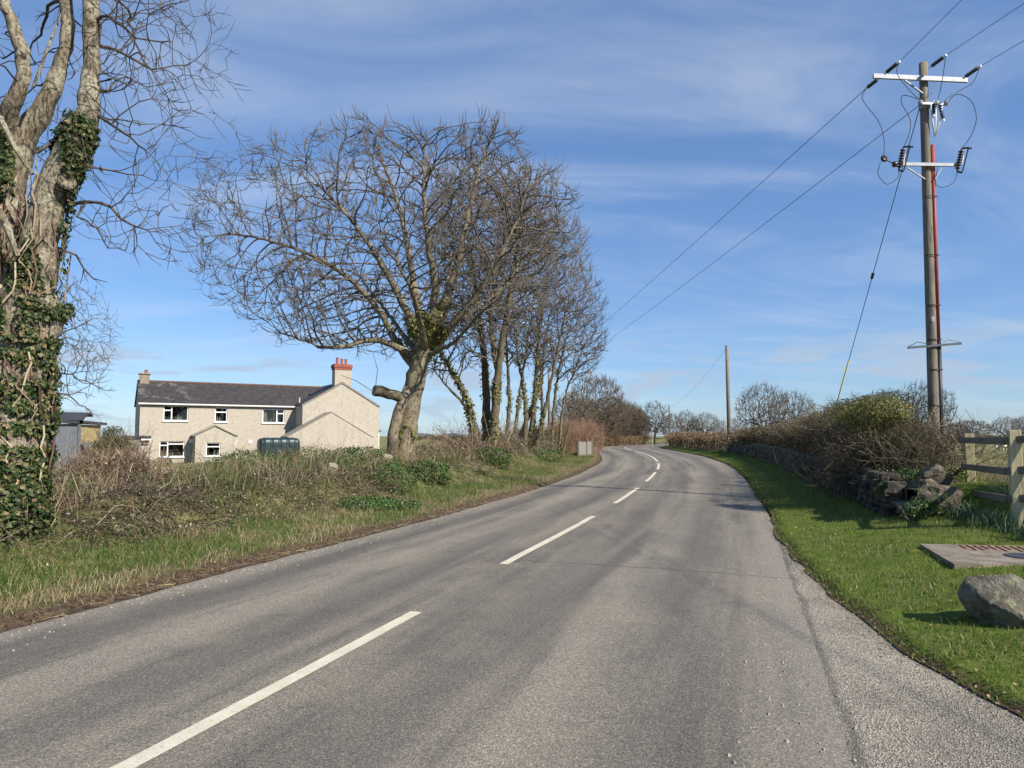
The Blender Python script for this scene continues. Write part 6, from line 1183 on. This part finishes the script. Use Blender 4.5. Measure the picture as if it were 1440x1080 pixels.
n = 500; s = rng.uniform(float(s_of_y(4)), float(s_of_y(26)), n); t = edge_r(s) + rng.uniform(.1, 2.4, n); pp = st2xy(s, t); V, F = leaves(np.c_[pp, z_right(s, t) + .03], norm(rng.normal(size=(n, 3)) * .5 + np.array([0, 0, 1])), rng.uniform(.02, .05, n), LEAF4); tag(link('fallen_leaves', mesh('fallen_leaves', V, [F], M['dead_leaf'])), 'scattered dry leaves lying on the right lawn', 'leaves', kind='stuff')
# small plants growing between the tumbled stones
for px_, py_, Y, l in ((1252, 690, 12.5, 'green weed between the mossy boulder and the wall end'), (1295, 716, 11.6, 'low green weed in front of the heaped boulders'), (1336, 668, 13.0, 'green weed beside the first fence post'), (1284, 668, 12.9, 'green fern like weed on top of the heaped boulders')):
    p = at(px_, py_, Y); p[2] = max(sz(p[0], p[1]) + .06, p[2]); leafy('leafy_plant', l, 'plant', p, (.30, .25, .16), 700, .045, 'green_leaf', 'weeds among the boulders', stems=8, lo=.36)
# cut stumps on the bank
for (px_, py_, Y, r, h, tx, l) in ((462, 652, 17.5, .13, .5, .45, 'pale sawn log end sticking out of the bank before the gable'), (541, 640, 21.5, .17, .5, .3, 'pale mossy stump beside the sycamore foot')):
    p = at(px_, py_, Y); g = sz(p[0], p[1]) - .15; o = thing('tree_stump', l, 'stump', group='stumps on the left bank'); ax = norm(np.array([tx, -.35, 1.])); top = max(p[2] - g, .35); mb = MB(); mb.lathe((p[0], p[1], g), [(r * 1.2, 0), (r * 1.02, top * .5), (r, top - .01)], 12, ax); mb.build('bark', M['bark_sycamore'], o, True); mb = MB(); mb.lathe(np.array([p[0], p[1], g]) + ax * (top - .012), [(0, .02), (r * .96, .02), (r * .9, .035), (0, .03)], 12, ax); mb.build('sawn_face', M['cut_wood'], o)
# ------------------------------------------------------------------ electricity pole
YP = 16.8
base = at(1315, 655, YP); gp = sz(base[0], base[1])
def pp_(x, y, d=0): return at(x, y, YP + d)
pole = thing('electricity_pole', 'tall weathered timber electricity pole with a steel crossarm and red cable guard', 'pole')
axis = [np.array([base[0], base[1], gp - .3]), pp_(1307, 370), pp_(1298, 89)]; mb = MB(); mb.tube([axis[0] * (1 - f) + axis[2] * f for f in np.linspace(0, 1, 9)], np.linspace(.125, .095, 9), 16); mb.build('shaft', M['pole_wood'], pole, True)
ax_at = lambda y: axis[0] + (axis[2] - axis[0]) * ((pp_(1300, y)[2] - axis[0][2]) / (axis[2][2] - axis[0][2]))
ca_, cb_ = pp_(1228, 107, -.16), pp_(1360, 113, -.16); mb = MB(); mb.beam(ca_, cb_, .06, .11); mb.build('crossarm', M['galv'], pole)
for x0_, y0_ in ((1272, 113), (1316, 113)):
    mb = MB(); c_ = ax_at(135) + np.array([.11 if x0_ > 1300 else -.11, -.13, 0]); mb.beam(pp_(x0_, y0_, -.16), c_, .045, .02); mb.build('brace', M['galv'], pole)
def insulator_string(a, b, name='insulator'):
    a = np.array(a); b = np.array(b); L = np.linalg.norm(b - a); ax = (b - a) / L; mb = MB(); mb.tube([a, b], .014, 6); n = 6
    for i in range(n): mb.lathe(a + ax * L * (.18 + .62 * i / (n - 1)), [(.016, -.02), (.045, -.012), (.05, .0), (.02, .014)], 10, ax)
    o = mb.build(name, M['black_plastic'], pole, True); mb = MB(); mb.tube([a - ax * .02, a + ax * L * .12], .026, 8); mb.tube([b - ax * L * .12, b + ax * .02], .026, 8)
    o2 = mb.build('clamp', M['white_ceramic'], o); return o
FARD = norm(np.array([-5.6, 43, -.3])); NEAR = norm(np.array([.46, -3., .12]))
tips = {}
for key, c_ in (('left', pp_(1240, 107, -.16)), ('mid', ax_at(108) + np.array([0, -.14, .1])), ('right', pp_(1350, 113, -.16))):
    nd = NEAR * np.array([1, 1, 1]); e1_ = c_ + nd * .12; e2_ = c_ + nd * .62; insulator_string(e1_, e2_); tips[key, 'n'] = e2_
    if key == 'left': f1, f2 = c_ + FARD * .12, c_ + FARD * .62; insulator_string(f1, f2); tips[key, 'f'] = f2
# lower bracket arms with fuse cutouts and surge arresters
c_ = ax_at(150); mb = MB(); mb.lathe(c_ - np.array([0, 0, .07]), [(.11, 0), (.125, .02), (.125, .12), (.11, .14)], 12); mb.beam(c_ + np.array([-.2, -.17, 0]), c_ + np.array([.42, -.17, -.02]), .05, .06); mb.build('cable_bracket', M['steel'], pole)
for dx in (-.2, .18, .42): mb = MB(); mb.lathe(c_ + np.array([dx, -.18, -.05]), [(.04, 0), (.055, .03), (.055, .09), (.035, .12)], 8); mb.build('bracket_cap', M['steel'], pole)
la, lb = pp_(1266, 231, -.15), pp_(1345, 232, -.15); mb = MB(); mb.beam(la, lb, .055, .075); mb.build('fuse_arm', M['galv'], pole)
for x0_, s_ in ((1276, -1), (1324, 1)): mb = MB(); mb.beam(pp_(x0_, 236, -.15), ax_at(255) + np.array([s_ * .12, -.14, 0]), .035, .02); mb.build('brace', M['steel'], pole)
def cutout(x, y, tilt):
    top = pp_(x + 4 * tilt, y - 18, -.2); bot = pp_(x - 2 * tilt, y + 12, -.2); o = None
    mb = MB(); ax = norm(top - bot); L = np.linalg.norm(top - bot); mb.tube([bot, top], .022, 8)
    for i in range(7): mb.lathe(bot + ax * L * (.12 + .76 * i / 6), [(.022, -.012), (.058, -.004), (.058, .006), (.022, .016)], 12, ax)
    o = mb.build('fuse_cutout', M['porcelain'], pole, True)
    mb = MB(); off = np.array([.14, -.04, 0]); mb.tube([bot + off * .8 - ax * .04, top + off + ax * .0], .016, 8); mb.tube([top + ax * .02, top + off + ax * .03], .022, 6); mb.tube([bot - ax * .02, bot + off * .8 - ax * .06], .026, 6); mb.tube([top + off * .7 + ax * .02, top + off * 1.5 + ax * .0], .02, 6); mb.build('fuse_carrier', M['black_plastic'], o)
    mb = MB(); m_ = (top + bot) / 2; mb.beam(m_, m_ + np.array([.02, .12, -.02]), .05, .05); mb.tube([bot + ax * L * .3 + off * .5, bot + ax * L * .7 + off * .5], .014, 6); mb.build('bracket', M['white_ceramic'], o); return top, bot
tl, bl_ = cutout(1266, 226, 1); tr2, br2 = cutout(1348, 228, 1)
mb = MB(); c_ = pp_(1243, 223, -.25); mb.lathe(c_, [(.0, -.03), (.075, -.03), (.09, 0), (.075, .03), (.0, .035)], 14, norm(np.array([.3, -1, .1]))); c2_ = pp_(1258, 231, -.2); mb.lathe(c2_, [(0, -.05), (.06, -.05), (.075, 0), (.06, .05), (0, .05)], 12, norm(np.array([1, -.3, 0]))); mb.tube([c_, c2_], .012, 6); mb.build('surge_arrester', M['porcelain'], pole, True)
# red cable guard with black pipe below
g_off = np.array([.135, -.05, 0]); A_, B_, C_, D_ = ax_at(205) + g_off, ax_at(480) + g_off + np.array([.0, 0, 0]), ax_at(480) + g_off, np.array([base[0], base[1], gp - .2]) + g_off
mb = MB(); mb.tube([A_, B_], .046, 10); mb.build('red_cable_guard', M['red_plastic'], pole, True); mb = MB(); mb.tube([C_ + np.array([0, 0, .0]), D_], .055, 10); mb.build('black_cable_guard', M['black_plastic'], pole, True)
for y in (278, 360, 430, 478, 520, 570): q = ax_at(y); mb = MB(); mb.tube([q + np.array([-.125, -.05, 0]), q + np.array([-.02, -.135, 0]), q + np.array([.12, -.135, 0]), q + np.array([.21, -.07, 0])], .010, 5); mb.build('guard_strap', M['black_plastic'], pole)
c_ = ax_at(192) + np.array([.13, -.12, 0])
for i, (dx, y0_) in enumerate(((.0, 150), (.08, 152), (.2, 150))):
    a_ = ax_at(y0_) + np.array([.05 + dx * 1.4, -.18, 0]); mb = MB(); mb.tube([a_, a_ * .5 + c_ * .5 + np.array([.03 * i, 0, 0]), c_ + np.array([.03, 0, -.05])], .019, 6); mb.build('cable_tail', M['white_ceramic'], pole, True)
for k, (a_, b_) in enumerate(((pp_(1327, 170, -.18), pp_(1320, 145, -.18)), (pp_(1313, 163, -.18), pp_(1313, 143, -.18)))): insulator_string(a_, b_, 'surge_arrester')
# anti-climbing bracket
l_, r_ = pp_(1277, 489, -.14), pp_(1352, 483, -.14); mb = MB(); mb.beam(l_, r_, .05, .05); mb.tube([l_ + np.array([.02, 0, .03]), l_ + np.array([.2, -.05, .13]), l_ + np.array([.42, -.05, .09]), ax_at(486) + np.array([-.1, -.2, .04])], .008, 4); mb.tube([r_ + np.array([0, 0, .02]), r_ + np.array([-.3, 0, .09]), ax_at(486) + np.array([.15, -.2, .05])], .006, 4); mb.build('anti_climb_bracket', M['iron'], pole)
mb = MB(); q = ax_at(450); mb.box(q + np.array([-.03, -.155, 0]), (.08, .006, .12)); mb.build('number_plate', M['sign_grey'], pole)
# jumper loops
def wire(pts, r, name, mt, parent=None, n=10):
    mb = MB(); mb.tube(catmull(pts, n), r, 5); return mb.build(name, M[mt], parent, True)
wire([tips['left', 'f'], pp_(1213, 140, .1), pp_(1235, 170, 0), pp_(1243, 195, -.15), pp_(1243, 220, -.25)], .009, 'jumper_lead', 'cable', pole)
wire([pp_(1238, 228, -.25), pp_(1235, 245, -.2), pp_(1247, 259, -.2), pp_(1262, 250, -.2), bl_], .008, 'jumper_lead', 'cable', pole)
wire([tips['left', 'n'], pp_(1262, 105, -.6), pp_(1285, 133, -.2), ax_at(146) + np.array([-.2, -.2, 0])], .008, 'jumper_lead', 'cable', pole)
wire([ax_at(148) + np.array([-.1, -.2, 0]), pp_(1272, 134, -.2), pp_(1268, 145, -.2), pp_(1280, 168, -.2), pp_(1278, 190, -.2), tl], .009, 'jumper_lead', 'cable', pole)
wire([tips['mid', 'n'], pp_(1327, 100, -.5), pp_(1322, 128, -.2), ax_at(147) + np.array([.2, -.2, 0])], .008, 'jumper_lead', 'cable', pole)
wire([tips['right', 'n'], pp_(1368, 116, -.5), pp_(1350, 127, -.2), pp_(1332, 138, -.2), ax_at(147) + np.array([.42, -.2, 0])], .007, 'jumper_lead', 'cable', pole)
wire([ax_at(152) + np.array([.4, -.2, 0]), pp_(1345, 133, -.3), pp_(1365, 141, -.3), pp_(1373, 165, -.3), pp_(1366, 190, -.25), tr2], .009, 'jumper_lead', 'cable', pole)
wire([br2, pp_(1342, 255, -.2), pp_(1328, 263, -.15), pp_(1316, 258, -.1), ax_at(235) + np.array([.2, -.15, 0])], .007, 'jumper_lead', 'cable', pole)
# line wires
G = 'overhead line wires at the electricity pole'
def line(a, b, sag, r, lbl):
    a = np.array(a); b = np.array(b); f = np.linspace(0, 1, 26)[:, None]; P = a * (1 - f) + b * f; P[:, 2] -= (4 * f * (1 - f)).ravel() * sag; mb = MB(); mb.tube(P, r, 5); return tag(mb.build('overhead_wire', M['cable'], None, True), lbl, 'wire', G)
def thru(a, px_, py_, Y): return at(px_, py_, Y)
far_l, far_r = at(778, 517, 70), at(776, 534, 70)
line(tips['left', 'f'], far_l + FARD * 2, .12, .0085, 'overhead wire running from the left crossarm end towards the far clump')
line(ax_at(150) + np.array([-.1, -.15, .05]), far_r + FARD * 2, .25, .0085, 'lower overhead wire from below the crossarm towards the far clump')
for key, q, l in (('left', (1350, 2), 'overhead wire passing over the camera from the left crossarm end'), ('mid', (1438, 6), 'overhead wire passing over the camera from the pole top'), ('right', (1440, 57), 'overhead wire passing over the camera from the right crossarm end')):
    a = tips[key, 'n']; b = at(q[0], q[1], a[1] - (1.9 if key == 'left' else 2.2 if key == 'mid' else 1.5)); d = (b - a) / abs(b[1] - a[1]); line(a, a + d * 30, .0, .0065, l)
# far pole the wires run to, beyond the clump
fpole = thing('electricity_pole', 'distant timber electricity pole hidden among the clump trees', 'pole'); q = (far_l + far_r) / 2 + FARD * 2; g = sz(q[0], q[1]); mb = MB(); mb.tube([(q[0], q[1], g - .2), (q[0], q[1], far_l[2] + .3)], [.15, .11], 8); mb.build('shaft', M['pole_wood'], fpole, True); mb = MB(); mb.beam((q[0] - 1.1, q[1], far_l[2]), (q[0] + 1.1, q[1], far_l[2]), .08, .1); mb.build('crossarm', M['galv'], fpole)
# stay wire
stay = thing('stay_wire', 'slanting stay wire of the electricity pole with a yellow sleeve at its foot', 'wire'); tp_ = ax_at(152) + np.array([-.12, 0, 0]); ft = at(1177, 566, 25.0); gnd = tp_ + (ft - tp_) * 1.22; gnd[2] = sz(gnd[0], gnd[1]) - .05
def along(py): return min(np.linspace(0, 1, 400), key=lambda f: abs((lambda p: 540 - FPX * math.tan(math.atan2(p[2] - CAM_H, p[1]) - PITCH))(tp_ + (ft - tp_) * f) - py))
mb = MB(); mb.tube([tp_, tp_ + (ft - tp_) * .5, ft], .0105, 5); mb.build('wire', M['cable'], stay); mb = MB(); m_ = tp_ + (ft - tp_) * along(388); ax = norm(ft - tp_); mb.lathe(m_ - ax * .12, [(.02, 0), (.05, .05), (.038, .12), (.05, .19), (.02, .24)], 8, ax); mb.build('insulator', M['porcelain'], stay, True)
mb = MB(); a_ = tp_ + (ft - tp_) * along(508); mb.tube([a_, ft, gnd], .022, 6); mb.build('yellow_sleeve', M['yellow_guard'], stay, True)
# ------------------------------------------------------------------ telegraph poles, road sign, sheep
def tpole(px_, top, Y, lbl, lean=0, r=.13, tagplate=False, mt='pole_wood_dark', light=False):
    p = at(px_, 630, Y); g = sz(p[0], p[1]); t_ = at(px_ - lean, top, Y); o = thing('telegraph_pole', lbl, 'pole', group='telegraph poles along the road'); mb = MB(); mb.tube([(p[0], p[1], g - .2), (p[0] * .5 + t_[0] * .5, p[1], (g + t_[2]) / 2), (t_[0], p[1], t_[2])], [r, r * .88, r * .75], 10); mb.build('shaft', M[mt], o, True)
    mb = MB(); mb.lathe((t_[0], p[1], t_[2] - .02), [(r * .76, 0), (r * .8, .02), (r * .3, .07)], 10); mb.build('cap', M['sign_grey'], o)
    if tagplate: mb = MB(); q = at(px_ - 1, 618, Y); mb.box((q[0], p[1] - r - .01, q[2]), (.19, .012, .26)); mb.build('notice_plate', M['sign_white'], o)
    return p, t_
pA, tA = tpole(1026, 486, 47, 'leaning brown telegraph pole with a white plate at the end of the wall', 4, .14, True)
tpole(942, 570, 92, 'pale distant telegraph pole right of the road sign', 1, .12, mt='pole_wood'); tpole(1018, 590, 118, 'far thin telegraph pole left of the leaning one', 0, .11)
mb = MB(); f = np.linspace(0, 1, 16)[:, None]; a_ = np.array([tA[0], pA[1], tA[2] - .15]); b_ = at(943, 573, 92); P = a_ * (1 - f) + b_ * f; P[:, 2] -= (4 * f * (1 - f)).ravel() * .5; mb.tube(P, .008, 4); tag(mb.build('telephone_wire', M['cable'], None), 'thin telephone wire between the leaning and the distant telegraph poles', 'wire')
sg = thing('road_sign', 'small pale road sign on a thin grey post beside the clipped hedge', 'road sign'); p = at(917, 632, 68); g = sz(p[0], p[1]); ts = at(917, 606.5, 68); mb = MB(); mb.tube([(p[0], p[1], g - .1), (p[0], p[1], ts[2])], .045, 8); mb.build('post', M['sign_grey'], sg); mb = MB(); mb.box((p[0], p[1] - .055, ts[2] - .25), (.45, .02, .28)); mb.build('sign_plate', M['sign_grey'], sg); mb = MB(); mb.tube([(p[0], p[1] - .05, ts[2] + .1), (p[0], p[1] - .04, ts[2] + .35)], .14, 10); mb.build('finial_plate', M['sign_grey'], sg)
# sheep lying and grazing
def sheep(px_, Y, rz, lbl):
    p = at(px_, 632, Y); g = sz(p[0], p[1]); me = bpy.data.meshes.new('sheep'); J = [(0, 0, .52, .26), (.28, 0, .54, .27), (-.28, 0, .52, .26), (-.47, 0, .50, .17), (.46, 0, .56, .17), (.60, 0, .48, .11), (.72, 0, .32, .085), (.80, 0, .20, .065), (.30, .13, .28, .06), (.31, .13, .02, .04), (.30, -.13, .28, .06), (.31, -.13, .02, .04), (-.33, .13, .28, .075), (-.38, .13, .02, .04), (-.33, -.13, .28, .075), (-.38, -.13, .02, .04), (-.56, 0, .40, .05)]
    E = [(0, 1), (0, 2), (2, 3), (1, 4), (4, 5), (5, 6), (6, 7), (1, 8), (8, 9), (1, 10), (10, 11), (2, 12), (12, 13), (2, 14), (14, 15), (3, 16)]; me.from_pydata([j[:3] for j in J], E, []); o = bpy.data.objects.new('sheep', me); COL.objects.link(o); sk = o.modifiers.new('skin', 'SKIN'); me.skin_vertices.new() if not me.skin_vertices else None
    for v, j in zip(me.skin_vertices[0].data, J): v.radius = (j[3], j[3])
    me.skin_vertices[0].data[0].use_root = True; o.modifiers.new('sub', 'SUBSURF').levels = 2; o.modifiers['sub'].render_levels = 2; me.materials.append(M['wool']); o.location = (p[0], p[1], g); o.rotation_euler = (0, 0, rz); tag(o, lbl, 'sheep')
    for sgn in (-1, 1): V, F = leaves(np.array([[.70, sgn * .07, .42]]), np.array([[0, 0, 1.]]), .12, LEAF4); link('ear', mesh('ear', V, [F], M['sheep_face']), o, True)
    return o
sheep(1412, 47, R(200), 'cream sheep grazing in the field seen between the fence posts')
